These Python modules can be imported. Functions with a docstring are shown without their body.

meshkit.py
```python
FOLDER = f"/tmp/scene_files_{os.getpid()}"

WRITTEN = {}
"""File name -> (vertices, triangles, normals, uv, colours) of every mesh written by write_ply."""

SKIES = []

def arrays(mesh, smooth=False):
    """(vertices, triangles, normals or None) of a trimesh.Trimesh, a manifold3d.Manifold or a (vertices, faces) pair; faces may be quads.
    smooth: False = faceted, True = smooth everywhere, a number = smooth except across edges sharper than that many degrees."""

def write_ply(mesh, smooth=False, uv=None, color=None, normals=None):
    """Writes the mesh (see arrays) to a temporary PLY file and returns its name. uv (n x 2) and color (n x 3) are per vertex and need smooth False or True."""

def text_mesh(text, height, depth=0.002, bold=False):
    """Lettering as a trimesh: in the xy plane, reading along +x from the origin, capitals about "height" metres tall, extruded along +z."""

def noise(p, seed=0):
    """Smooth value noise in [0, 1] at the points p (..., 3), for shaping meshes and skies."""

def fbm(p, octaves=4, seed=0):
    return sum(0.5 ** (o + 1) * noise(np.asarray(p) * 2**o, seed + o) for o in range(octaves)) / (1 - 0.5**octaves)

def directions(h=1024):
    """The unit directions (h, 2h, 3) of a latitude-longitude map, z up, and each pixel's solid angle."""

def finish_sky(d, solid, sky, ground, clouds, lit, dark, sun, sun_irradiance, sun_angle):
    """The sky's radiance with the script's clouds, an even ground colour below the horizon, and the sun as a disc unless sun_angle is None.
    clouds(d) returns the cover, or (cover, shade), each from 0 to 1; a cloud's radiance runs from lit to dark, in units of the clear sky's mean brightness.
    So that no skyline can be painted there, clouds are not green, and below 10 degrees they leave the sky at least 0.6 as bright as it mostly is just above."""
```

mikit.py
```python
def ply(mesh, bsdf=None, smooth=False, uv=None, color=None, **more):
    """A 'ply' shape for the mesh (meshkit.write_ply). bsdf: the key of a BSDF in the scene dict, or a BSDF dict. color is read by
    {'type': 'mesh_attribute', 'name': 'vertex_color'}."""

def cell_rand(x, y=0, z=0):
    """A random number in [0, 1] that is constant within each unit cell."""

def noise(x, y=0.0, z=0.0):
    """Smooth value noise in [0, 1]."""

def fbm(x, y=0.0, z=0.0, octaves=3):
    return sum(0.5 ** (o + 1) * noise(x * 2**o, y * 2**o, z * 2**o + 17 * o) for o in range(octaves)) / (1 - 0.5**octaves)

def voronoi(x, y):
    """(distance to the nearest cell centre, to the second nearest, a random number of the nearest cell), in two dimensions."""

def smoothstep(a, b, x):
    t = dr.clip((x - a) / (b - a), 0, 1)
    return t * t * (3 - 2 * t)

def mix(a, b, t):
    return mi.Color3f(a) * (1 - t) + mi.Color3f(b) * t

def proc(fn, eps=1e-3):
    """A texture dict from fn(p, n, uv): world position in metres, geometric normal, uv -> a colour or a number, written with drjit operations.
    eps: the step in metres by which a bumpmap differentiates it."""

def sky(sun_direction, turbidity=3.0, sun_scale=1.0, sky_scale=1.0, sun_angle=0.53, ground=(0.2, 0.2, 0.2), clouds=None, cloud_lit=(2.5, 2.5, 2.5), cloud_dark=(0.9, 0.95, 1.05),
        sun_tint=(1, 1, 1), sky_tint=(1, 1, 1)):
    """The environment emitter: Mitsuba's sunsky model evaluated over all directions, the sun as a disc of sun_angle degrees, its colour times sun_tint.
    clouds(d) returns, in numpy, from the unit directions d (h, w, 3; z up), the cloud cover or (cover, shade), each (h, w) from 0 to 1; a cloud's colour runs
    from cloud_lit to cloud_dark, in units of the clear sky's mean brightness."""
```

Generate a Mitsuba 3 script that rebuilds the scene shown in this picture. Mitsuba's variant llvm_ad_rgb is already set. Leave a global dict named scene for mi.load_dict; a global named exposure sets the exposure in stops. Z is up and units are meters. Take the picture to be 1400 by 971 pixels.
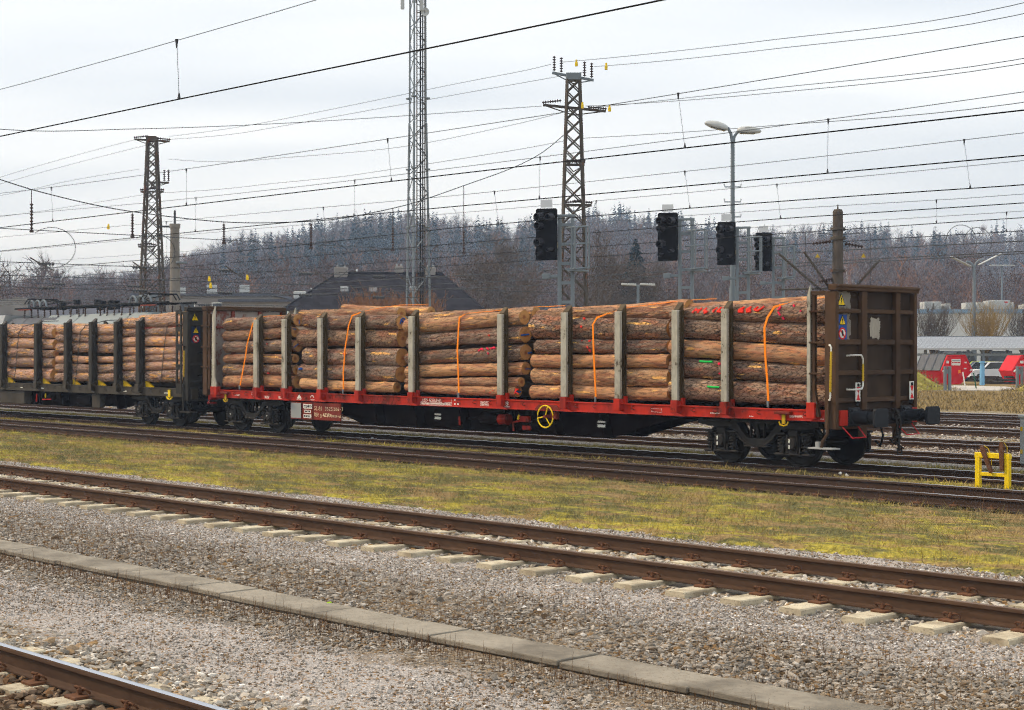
import math, random, numpy as np, trimesh, mitsuba as mi, mikit, meshkit
import drjit as dr
from shapely.geometry import Polygon
from mikit import proc, noise, fbm, voronoi, cell_rand, smoothstep, mix
T = mi.ScalarTransform4f
scene, labels = {}, {}
PI = math.pi

# ------------------------------------------------------------------ camera, sky, exposure
EYE, YAW, PITCH = np.array([0, 0, 2.31]), 0.8202, 0.0038
view = np.array([-math.sin(YAW) * math.cos(PITCH), math.cos(YAW) * math.cos(PITCH), -math.sin(PITCH)])
scene['camera'] = {'type': 'perspective', 'fov': 35.08, 'fov_axis': 'x', 'near_clip': 0.1, 'far_clip': 6000.0,
                   'to_world': T().look_at(origin=EYE.tolist(), target=(EYE + view).tolist(), up=[0, 0, 1])}
def cloud_cover(d):
    z = np.maximum(d[..., 2:3], 0) + 0.12
    q = d[..., :2] @ np.array([[.68, -.73], [.73, .68]])
    p = np.concatenate([q[..., :1] / z * .55, q[..., 1:] / z * 1.5, np.zeros_like(z)], -1)
    a = meshkit.fbm(p * np.array([1.0, 1.0, 1]) + 3.1, 5, 4)
    b = meshkit.fbm(p * 2.3 + 9.7, 4, 8)
    s = np.clip((a - 0.34) / 0.32, 0, 1) * 0.9 + 0.8 * (b - 0.5)
    return np.ones(d.shape[:2]), np.clip(0.12 + 0.8 * s, 0, 1)
scene['sky'] = mikit.sky([-0.62, -0.50, 0.80], turbidity=3, sun_scale=0.30, sun_angle=10, sun_tint=(1.0, .96, .9), clouds=cloud_cover,
                         cloud_lit=(1.98, 2.08, 2.18), cloud_dark=(1.36, 1.52, 1.72), ground=(0.22, 0.2, 0.17))
exposure = 2.63
HAZE = 0.0004

# ------------------------------------------------------------------ mesh helpers
_CB = None
def _cbox():
    v = [[sx * (1 if k != 0 else 1), sy, sz] for sx in (-1, 1) for sy in (-1, 1) for sz in (-1, 1) for k in (0,)]
    return np.array(v, float)
CUBE_V = np.array([[x, y, z] for x in (-1, 1) for y in (-1, 1) for z in (-1, 1)], float)
CUBE_F = np.array([[0, 1, 3], [0, 3, 2], [4, 6, 7], [4, 7, 5], [0, 4, 5], [0, 5, 1], [2, 3, 7], [2, 7, 6], [0, 2, 6], [0, 6, 4], [1, 5, 7], [1, 7, 3]])
_hull = trimesh.convex.convex_hull
_CHAM = None
def cham_faces():
    global _CHAM
    if _CHAM is None:
        h, b = np.array([1.0, 1.0, 1.0]), 0.2
        v = cham_verts(h, b)
        m = _hull(v)
        # match hull faces back to our vertex order
        from scipy.spatial import cKDTree
        idx = cKDTree(v).query(m.vertices)[1]
        _CHAM = idx[m.faces]
    return _CHAM
def cham_verts(h, b):
    out = []
    for sx in (-1, 1):
        for sy in (-1, 1):
            for sz in (-1, 1):
                s = np.array([sx, sy, sz])
                for k in range(3):
                    q = h - b
                    q = np.array(q); q[k] = h[k]
                    out.append(s * q)
    return np.array(out)

def frame(o, x, z=(0, 0, 1)):
    x = np.array(x, float); x /= np.linalg.norm(x); z = np.array(z, float)
    y = np.cross(z, x); y /= np.linalg.norm(y); z = np.cross(x, y)
    M = np.eye(4); M[:3, 0], M[:3, 1], M[:3, 2], M[:3, 3] = x, y, z, o
    return M

class MB:
    def __init__(s): s.v, s.f, s.n = [], [], 0
    def add(s, v, f):
        v = np.asarray(v, float); f = np.asarray(f, int)
        if f.shape[1] == 4: f = np.vstack([f[:, [0, 1, 2]], f[:, [0, 2, 3]]])
        s.v.append(v); s.f.append(f + s.n); s.n += len(v); return s
    def box(s, c, size, bev=0.0, rz=0.0, ry=0.0, rx=0.0):
        h = np.asarray(size, float) / 2
        if bev: v, f = cham_verts(h, min(bev, h.min() * .6)), cham_faces()
        else: v, f = CUBE_V * h, CUBE_F
        if rx: c_, s_ = math.cos(rx), math.sin(rx); v = v @ np.array([[1, 0, 0], [0, c_, s_], [0, -s_, c_]])
        if ry: c_, s_ = math.cos(ry), math.sin(ry); v = v @ np.array([[c_, 0, -s_], [0, 1, 0], [s_, 0, c_]])
        if rz: c_, s_ = math.cos(rz), math.sin(rz); v = v @ np.array([[c_, s_, 0], [-s_, c_, 0], [0, 0, 1]])
        return s.add(v + np.asarray(c, float), f)
    def bb(s, x0, x1, y0, y1, z0, z1, bev=0.0):
        return s.box(((x0 + x1) / 2, (y0 + y1) / 2, (z0 + z1) / 2), (abs(x1 - x0), abs(y1 - y0), abs(z1 - z0)), bev)
    def path(s, pts, r, n=6, cap=True, close=False):
        p = np.asarray(pts, float); m = len(p)
        r = np.broadcast_to(np.asarray(r, float), (m,))
        t = np.gradient(p, axis=0) if not close else np.roll(p, -1, 0) - np.roll(p, 1, 0)
        t /= np.linalg.norm(t, axis=1, keepdims=True) + 1e-12
        ref = np.array([0, 0, 1.0]) if abs(t[:, 2]).mean() < .8 else np.array([1.0, 0.1, 0])
        a = np.cross(t, ref); a /= np.linalg.norm(a, axis=1, keepdims=True) + 1e-12
        b = np.cross(t, a)
        ang = np.arange(n) * 2 * PI / n + PI / n
        v = p[:, None] + r[:, None, None] * (np.cos(ang)[None, :, None] * a[:, None] + np.sin(ang)[None, :, None] * b[:, None])
        mm = m if close else m - 1
        i, j = np.meshgrid(np.arange(mm), np.arange(n), indexing='ij')
        i2 = (i + 1) % m
        q = np.stack([i * n + j, i2 * n + j, i2 * n + (j + 1) % n, i * n + (j + 1) % n], -1).reshape(-1, 4)
        v = v.reshape(-1, 3)
        s.add(v, q)
        if cap and not close:
            k = np.arange(1, n - 1)
            s.f.append(np.stack([k * 0, k, k + 1], 1) + s.n - len(v))
            s.f.append(np.stack([k * 0, k + 1, k], 1) + s.n - n)
        return s
    def tube(s, p, q, r, n=8, r2=None): return s.path([p, q], [r, r if r2 is None else r2], n)
    def bar(s, p, q, w, d=None):
        return s.path([p, q], (w if d is None else (w + d) / 2) * .7071, 4)
    def prism(s, poly, M, depth):
        """poly (2d points or shapely Polygon) in local xy of M, extruded along local z from 0 to depth."""
        g = poly if isinstance(poly, Polygon) else Polygon(poly)
        m = trimesh.creation.extrude_polygon(g, depth, engine='earcut')
        M = np.asarray(M); v = m.vertices @ M[:3, :3].T + M[:3, 3]
        f = m.faces if np.linalg.det(M[:3, :3]) > 0 else m.faces[:, ::-1]
        return s.add(v, f)
    def lathe(s, prof, M, n=24):
        """prof [(r, h)] revolved round local z of M."""
        p = np.asarray(prof, float); ang = np.arange(n) * 2 * PI / n
        v = np.stack([p[:, None, 0] * np.cos(ang), p[:, None, 0] * np.sin(ang), np.broadcast_to(p[:, None, 1], (len(p), n))], -1).reshape(-1, 3)
        i, j = np.meshgrid(np.arange(len(p) - 1), np.arange(n), indexing='ij')
        q = np.stack([i * n + j, i * n + (j + 1) % n, (i + 1) * n + (j + 1) % n, (i + 1) * n + j], -1).reshape(-1, 4)
        M = np.asarray(M); return s.add(v @ M[:3, :3].T + M[:3, 3], q)
    def ring(s, c, axis, R, r, n=20, k=6, sx=1.0):
        M = axis_frame(c, axis); a = np.arange(n) * 2 * PI / n
        return s.path(np.stack([R * np.cos(a), R * np.sin(a) * sx, a * 0], 1) @ M[:3, :3].T + M[:3, 3], r, k, close=True)
    def mesh(s, m, M=np.eye(4)):
        return s.add(np.asarray(m.vertices) @ M[:3, :3].T + M[:3, 3], m.faces)
    def xf(s, M):
        s.v = [v @ M[:3, :3].T + M[:3, 3] for v in s.v]
        if np.linalg.det(M[:3, :3]) < 0: s.f = [f[:, ::-1] for f in s.f]
        return s
    def get(s): return np.vstack(s.v), np.vstack(s.f)

def axis_frame(o, z):
    z = np.array(z, float); z /= np.linalg.norm(z)
    x = np.cross([0, 0, 1.0] if abs(z[2]) < .9 else [1.0, 0, 0], z); x /= np.linalg.norm(x)
    M = np.eye(4); M[:3, 0], M[:3, 1], M[:3, 2], M[:3, 3] = x, np.cross(z, x), z, o
    return M
def XZ(y):   # local xy -> world x,z ; extrusion along +y
    M = np.eye(4); M[:3, 0], M[:3, 1], M[:3, 2], M[:3, 3] = (1, 0, 0), (0, 0, 1), (0, 1, 0), (0, y, 0); return M
def YZ(x):   # local xy -> world y,z ; extrusion along +x
    M = np.eye(4); M[:3, 0], M[:3, 1], M[:3, 2], M[:3, 3] = (0, 1, 0), (0, 0, 1), (1, 0, 0), (x, 0, 0); return M

_count = {}
def numbered(name):
    n = _count.get(name, 0); _count[name] = n + 1
    return name if n == 0 else f'{name}_{n:03d}'
def obj(name, mb, mat, parent=None, smooth=False, uv=None, label=None, split=False):
    if split:                                   # every piece that was added becomes a part of its own
        allf = np.vstack(mb.f); n = 0
        for v in mb.v:
            f = allf[(allf[:, 0] >= n) & (allf[:, 0] < n + len(v))] - n; n += len(v); key = obj(name, (v, f), mat, parent, smooth)
        return key
    key = numbered(name if parent is None else parent + '__' + name)
    v, f = mb.get() if isinstance(mb, MB) else mb
    scene[key] = mikit.ply((v, f), mat, smooth, uv=uv)
    if label: labels.setdefault(key, {})['label'] = label
    return key
def thing(name, label, cat, group=None, kind=None):
    key = numbered(name); tag(key, label, cat, group, kind); return key
def tag(key, label, cat=None, group=None, kind=None):
    d = labels.setdefault(key, {}); d['label'] = label
    if cat: d['category'] = cat
    if group: d['group'] = group
    if kind: d['kind'] = kind
    return key

# ------------------------------------------------------------------ materials
def srgb(r, g, b):
    c = np.array([r, g, b]) / 255.0
    return tuple(float(x) for x in np.where(c < .04045, c / 12.92, ((c + .055) / 1.055) ** 2.4))
def flat(name, col, rough=.6, metallic=0.0, spec=.3, **k):
    scene[name] = {'type': 'twosided', 'bsdf': {'type': 'principled', 'base_color': {'type': 'rgb', 'value': list(col)}, 'roughness': rough, 'metallic': metallic, 'specular': spec, **k}}
    return name
def tex(name, fn, rough=.7, metallic=0.0, bump=None, bscale=1.0, eps=2e-3, spec=.2):
    b = {'type': 'principled', 'base_color': proc(fn), 'roughness': rough if not callable(rough) else proc(rough), 'metallic': metallic if not callable(metallic) else proc(metallic), 'specular': spec}
    if bump: b = {'type': 'bumpmap', 'arbitrary': proc(bump, eps=eps), 'scale': bscale, 'bsdf': b}
    scene[name] = {'type': 'twosided', 'bsdf': b}
    return name
C3 = mi.Color3f
def worn(base, wear, dirt, s=3.0, amount=.55, streak=0.35):
    """painted or bare metal: base colour with chips of 'wear' and broad 'dirt'."""
    def fn(p, n, uv):
        a = fbm(p.x * s, p.y * s, p.z * s * .6, 4)
        b = fbm(p.x * s * 7 + 5, p.y * s * 7, p.z * s * 2.5, 3)
        c = mix(base, dirt, smoothstep(.35, .75, a) * .7)
        c = c * (0.82 + 0.36 * b)
        return mix(c, wear, smoothstep(amount + .08, amount + .16, .55 * a + .45 * b) * .85)
    return fn

tex('red_paint', worn(srgb(184, 44, 26), srgb(88, 38, 26), srgb(112, 32, 22), 3.0, .515), .6)
tex('red_plate_paint', worn(srgb(128, 48, 34), srgb(96, 52, 40), srgb(104, 40, 30), 4, .6), .6)
tex('stake_paint', worn(srgb(176, 172, 158), srgb(74, 64, 50), srgb(150, 144, 126), 5.0, .535), .65)
tex('olive_steel', worn(srgb(84, 70, 46), srgb(52, 36, 24), srgb(64, 52, 36), 3, .55), .6)
tex('brown_steel', worn(srgb(82, 60, 42), srgb(64, 36, 24), srgb(58, 43, 31), 1.6, .58), .75)
tex('brown_panel', worn(srgb(64, 49, 36), srgb(86, 74, 62), srgb(44, 32, 24), 1.1, .62), .75)
tex('grey_wagon_paint', worn(srgb(72, 66, 57), srgb(56, 44, 36), srgb(54, 48, 41), 2.4, .6), .6)
tex('dark_stake_paint', worn(srgb(56, 53, 48), srgb(46, 38, 32), srgb(40, 37, 33), 3, .6), .55)
tex('running_gear', worn(srgb(40, 37, 34), srgb(60, 50, 43), srgb(26, 23, 21), 3, .6), .62, spec=.3)
tex('underframe_paint', worn(srgb(32, 22, 20), srgb(46, 29, 24), srgb(20, 15, 14), 1.5, .62), .85, spec=.1)
flat('soot_black', srgb(20, 20, 21), .7, spec=.15)
flat('buffer_black', srgb(36, 38, 42), .6, spec=.2)
flat('white_paint', srgb(222, 220, 210), .55)
flat('cream_lettering', srgb(226, 206, 170), .6)
flat('yellow_paint', srgb(240, 204, 10), .45)
flat('dirty_yellow', srgb(196, 160, 20), .55)
flat('orange_webbing', srgb(252, 140, 14), .7)
flat('blue_paint', srgb(28, 74, 150), .5)
flat('sign_red', srgb(206, 30, 34), .5)
flat('sign_black', srgb(24, 24, 24), .55)
flat('spray_red', srgb(244, 60, 44), .75)
flat('spray_pink', srgb(246, 44, 84), .75)
flat('spray_green', srgb(24, 196, 84), .75)
flat('spray_blue', srgb(32, 84, 168), .75)
flat('dark_cable', srgb(58, 60, 62), .55)
flat('insulator_brown', srgb(62, 44, 36), .35)
flat('lamp_white', srgb(186, 188, 184), .5)
flat('glass_dark', srgb(40, 48, 54), .12, spec=.6)
flat('galvanised', srgb(118, 127, 132), .55, .25)
flat('pale_plate', srgb(206, 210, 212), .5)
flat('hood_black', srgb(44, 44, 50), .5); flat('signal_black', srgb(14, 14, 18), .6, spec=.12)
flat('roof_grey_panel', srgb(134, 142, 142), .5)
flat('roof_white_panel', srgb(186, 190, 190), .5)
flat('red_skip_paint', srgb(214, 14, 22), .5, spec=.15)
flat('plastic_anthracite', srgb(66, 70, 78), .5)
flat('blue_pipe_paint', srgb(120, 176, 214), .5)
flat('cabinet_grey', srgb(150, 152, 150), .55)
flat('pebble_white', srgb(225, 225, 222), .7)
flat('car_white', srgb(214, 216, 218), .3); flat('car_red', srgb(176, 30, 30), .3); flat('car_green', srgb(180, 196, 60), .35); flat('car_silver', srgb(140, 146, 150), .3, .3)
flat('tyre', srgb(28, 28, 28), .8)
tex('lattice_steel', worn(srgb(84, 76, 66), srgb(104, 66, 42), srgb(58, 52, 46), 2, .5), .75)
tex('pole_dark', worn(srgb(96, 86, 76), srgb(74, 66, 58), srgb(70, 62, 54), 1.6, .6), .85)
tex('pole_concrete', worn(srgb(132, 126, 116), srgb(100, 92, 80), srgb(106, 100, 92), 1.6, .62), .85)
tex('rusty_wagon', worn(srgb(158, 150, 142), srgb(116, 58, 44), srgb(112, 92, 84), 3.4, .46), .85)

def rust_brown(p, n, uv):
    a = fbm(p.x * 1.6, p.y * 9, p.z * 9, 4)
    b = fbm(p.x * 14, p.y * 40, p.z * 30, 2)
    return mix(srgb(62, 44, 33), srgb(88, 66, 49), a) * (0.75 + .5 * b)
def head_mask(p, n): return smoothstep(.82, .95, dr.abs(n.z)) * smoothstep(-.012, -.006, p.z)
tex('rail_worn', lambda p, n, uv: mix(rust_brown(p, n, uv), srgb(196, 198, 204), head_mask(p, n)), rough=lambda p, n, uv: .75 - .5 * head_mask(p, n), metallic=lambda p, n, uv: .9 * head_mask(p, n))
tex('rail_dull', lambda p, n, uv: mix(rust_brown(p, n, uv), srgb(120, 98, 80), head_mask(p, n) * .75), rough=lambda p, n, uv: .78 - .26 * head_mask(p, n), metallic=lambda p, n, uv: .35 * head_mask(p, n))
def dark_rust(p, n, uv):
    a = fbm(p.x * 2.1, p.y * 9, p.z * 9, 4)
    return mix(srgb(50, 40, 34), srgb(80, 60, 48), a)
tex('rail_dark', lambda p, n, uv: mix(dark_rust(p, n, uv), srgb(196, 200, 206), head_mask(p, n) * .8), rough=lambda p, n, uv: .78 - .5 * head_mask(p, n), metallic=lambda p, n, uv: .8 * head_mask(p, n))
tex('rust_fitting', lambda p, n, uv: mix(srgb(76, 48, 32), srgb(118, 82, 58), fbm(p.x * 30, p.y * 30, p.z * 30, 3)), .8)

def concrete(base, dark, s=6):
    def fn(p, n, uv):
        a = fbm(p.x * s, p.y * s, p.z * s, 4); b = fbm(p.x * s * 9, p.y * s * 9, p.z * s * 9, 2)
        pit = smoothstep(.72, .8, noise(p.x * 70, p.y * 70, p.z * 70))
        return mix(mix(base, dark, smoothstep(.35, .75, a)), srgb(110, 98, 80), pit * .5) * (.86 + .28 * b)
    return fn
tex('sleeper_concrete', concrete(srgb(188, 177, 152), srgb(152, 139, 116)), .85, bump=lambda p, n, uv: fbm(p.x * 60, p.y * 60, p.z * 60, 3), bscale=.006)
tex('kerb_concrete', concrete(srgb(142, 134, 120), srgb(106, 99, 88), 2.5), .9, bump=lambda p, n, uv: fbm(p.x * 70, p.y * 70, p.z * 70, 3), bscale=.006)
tex('sleeper_wood', lambda p, n, uv: mix(srgb(44, 36, 30), srgb(70, 56, 45), fbm(p.x * 30, p.y * 3, p.z * 9, 4)), .9)

def stone_colour(k, k2):
    """k, k2 random numbers of a stone."""
    c = mix(srgb(116, 111, 104), srgb(206, 201, 194), k)
    c = mix(c, srgb(156, 128, 92), smoothstep(.66, .92, k2))
    c = mix(c, srgb(104, 90, 74), smoothstep(.90, .97, k2))
    return mix(c, srgb(226, 224, 220), smoothstep(.93, .97, k))
def stone_fn(tint, lift):
    def fn(p, n, uv):
        return stone_colour(uv.x, uv.y) * C3(tint) * (lift + .4 * noise(p.x * 90, p.y * 90, p.z * 90))
    return fn
tex('fine_stone', stone_fn((.95, .925, .90), .76), .9)
tex('coarse_stone', stone_fn((.80, .745, .67), .62), .9)
tex('ballast_stone', stone_fn((1.0, .95, .86), .78), .9)
tex('rusty_stone', stone_fn((.46, .34, .24), .75), .9)
tex('far_stone', stone_fn((.92, .86, .80), .7), .9)

def yard_ground(p, n, uv):
    """gravel sheet: bands that run along the tracks, with wandering edges."""
    w = (fbm(p.x * .5, p.y * .5, 0, 3) - .5) * .9 + (fbm(p.x * 3, p.y * 3, 7, 2) - .5) * .5
    y = p.y + w
    d1, d2, k = voronoi(p.x * 38, p.y * 38)
    e1, e2, k2 = voronoi(p.x * 95, p.y * 95)
    fine = mix(srgb(136, 129, 122), srgb(190, 182, 174), k2) * (.62 + .5 * smoothstep(0, .25, e2 - e1))
    fine = mix(fine, srgb(140, 112, 84), smoothstep(.86, .92, k))
    coarse = mix(srgb(88, 74, 58), srgb(150, 134, 112), k) * (.45 + .6 * smoothstep(0, .25, d2 - d1))
    m = smoothstep(8.0, 8.4, y) * (1 - smoothstep(10.7, 11.5, y))
    m = dr.maximum(m, 1 - smoothstep(6.2, 6.9, y))
    m = dr.maximum(m, smoothstep(12.6, 12.9, p.y) * (1 - smoothstep(14.8, 15.0, p.y)) * .7)
    c = mix(fine, coarse, m)
    brown = smoothstep(4.0, 4.2, p.y) * (1 - smoothstep(5.6, 5.8, p.y))
    c = mix(c, srgb(74, 52, 34) , brown * .85)
    # the dark oily track bed under the wagons, then stony ground with moss, then dry grass
    bed = smoothstep(21.9, 22.4, p.y + .4 * w) * (1 - smoothstep(27.6, 28.1, p.y))
    c = mix(c, mix(srgb(46, 38, 32), srgb(76, 66, 56), k), bed)
    moss = smoothstep(.45, .6, fbm(p.x * .35 + 3, p.y * 1.6, 0, 4))
    back = smoothstep(27.6, 28.1, p.y)
    far = mix(mix(srgb(94, 86, 78), srgb(186, 180, 172), k), srgb(118, 106, 54), moss * .8)
    c = mix(c, far, back)
    dry = smoothstep(56, 60, p.y + 3 * w)
    c = mix(c, mix(srgb(108, 90, 56), srgb(138, 118, 76), fbm(p.x * .8, p.y * .8, 0, 4)), dry)
    return mix(c, mix(srgb(98, 88, 56), srgb(128, 112, 72), fbm(p.x * .05, p.y * .05, 0, 4)), smoothstep(110, 140, p.y))
def yard_bump(p, n, uv):
    d1, d2, k = voronoi(p.x * 70, p.y * 70)
    return (1 - d1) * .6 + .5 * fbm(p.x * 20, p.y * 20, 0, 2)
tex('yard_gravel', yard_ground, .95, bump=yard_bump, bscale=.012, eps=3e-3)
def moss_colour(p, k):
    a = fbm(p.x * .6, p.y * 1.4, 0, 5); b = fbm(p.x * 3.6 + 9, p.y * 7.5, 0, 4)
    yel = smoothstep(.42, .62, .6 * a + .4 * b)
    edge = 1 - smoothstep(16.2, 18.6, p.y)
    c = mix(srgb(92, 88, 54), srgb(130, 122, 58), yel)
    c = mix(c, srgb(158, 144, 56), smoothstep(.54, .68, .68 * b + .32 * a + .08 * edge) * .7)
    c = mix(c, srgb(132, 108, 74), smoothstep(.50, .64, fbm(p.x * 1.9 + 20, p.y * 4 + 4, 0, 4)) * .8)
    return c * (.44 + 1.3 * k)
def siding_ground(p, n, uv):
    d1, d2, k = voronoi(p.x * 22, p.y * 22)
    st = mix(srgb(88, 78, 68), srgb(176, 168, 158), k) * (.5 + .5 * smoothstep(0, .2, d2 - d1))
    w = (fbm(p.x * .8, p.y * 2, 0, 4) - .5) * 1.4
    m = smoothstep(24.2, 24.5, p.y) * (1 - smoothstep(25.4, 25.7, p.y)) * smoothstep(.40, .52, fbm(p.x * .7, p.y * 2, 0, 3))
    m = dr.maximum(m, smoothstep(27.3, 27.6, p.y) * (1 - smoothstep(28.2, 28.7, p.y + w * .4)))
    m = dr.maximum(m, smoothstep(.55, .65, fbm(p.x * .5 + 7, p.y * 1.2, 0, 4)) * .7 * smoothstep(29, 30, p.y))
    dark = smoothstep(24.0, 24.2, p.y) * (1 - smoothstep(25.6, 25.9, p.y))
    st = mix(st, srgb(58, 48, 40), dark)
    return mix(st, moss_colour(p, fbm(p.x * 26, p.y * 26, 3, 3)), m)
tex('siding_ground', siding_ground, .95, bump=lambda p, n, uv: fbm(p.x * 18, p.y * 18, 0, 3), bscale=.04, eps=5e-3)
tex('moss_ground', lambda p, n, uv: moss_colour(p, fbm(p.x * 26, p.y * 26, 3, 3)), .95, bump=lambda p, n, uv: fbm(p.x * 16, p.y * 16, 0, 4), bscale=.05, eps=5e-3)
tex('grass_blade', lambda p, n, uv: mix(moss_colour(p, .35 + .65 * uv.x), srgb(176, 154, 104), smoothstep(.66, .9, uv.y)), .95, spec=0.0)
tex('dry_stalk', lambda p, n, uv: mix(srgb(80, 56, 40), srgb(132, 100, 70), uv.x), .9)
tex('dry_grass_blade', lambda p, n, uv: mix(srgb(100, 84, 52), srgb(150, 130, 86), uv.x), .9)
tex('mound_grass', lambda p, n, uv: mix(mix(srgb(112, 106, 42), srgb(164, 150, 62), fbm(p.x * 2, p.y * 2, p.z * 2, 4)), srgb(196, 180, 110), smoothstep(.6, .75, fbm(p.x * 5, p.y * 5, p.z * 5, 3)) * .6), .95)
tex('path_paving', lambda p, n, uv: mix(srgb(146, 141, 132), srgb(168, 163, 155), fbm(p.x * 2, p.y * 2, 0, 4)), .9)
tex('hill_soil', lambda p, n, uv: mix(srgb(40, 33, 30), srgb(58, 47, 41), fbm(p.x * .03, p.y * .03, 0, 4)), .95, spec=0.0)

# bark: uv.x = metres along the log + 10 * tone (0 dark .. 9 ochre), uv.y = log number + turn round the log
def bark_parts(uv):
    tone = dr.floor(uv.x / 10) / 9; u = uv.x - dr.floor(uv.x / 10) * 10
    idn = dr.floor(uv.y); a = (uv.y - idn) * (2 * PI)
    c, s = dr.cos(a) * .17, dr.sin(a) * .17
    return tone, u, idn, c, s
def _old_relief(uv):
    tone, u, idn, c, s = bark_parts(uv)
    o = idn * 3.7
    w = .05 * fbm(u * 5 + o, c * 30, s * 30, 2)
    a = fbm(u * 7 + o, (c + w) * 46, (s + w) * 46, 3)
    b = fbm(u * 26 + o, c * 95, s * 95, 2)
    return .65 * a + .35 * b
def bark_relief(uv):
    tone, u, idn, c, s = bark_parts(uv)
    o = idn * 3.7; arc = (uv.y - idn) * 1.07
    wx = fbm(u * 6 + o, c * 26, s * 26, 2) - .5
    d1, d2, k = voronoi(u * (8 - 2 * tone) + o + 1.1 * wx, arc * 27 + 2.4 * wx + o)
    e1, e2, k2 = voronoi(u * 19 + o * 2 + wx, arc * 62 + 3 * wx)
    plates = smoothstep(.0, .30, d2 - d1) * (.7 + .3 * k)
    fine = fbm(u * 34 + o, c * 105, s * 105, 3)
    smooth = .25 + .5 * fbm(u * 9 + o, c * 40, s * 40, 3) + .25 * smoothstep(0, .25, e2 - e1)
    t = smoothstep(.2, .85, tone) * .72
    return .68 * (plates * (1 - t) + smooth * t) + .32 * fine
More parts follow.
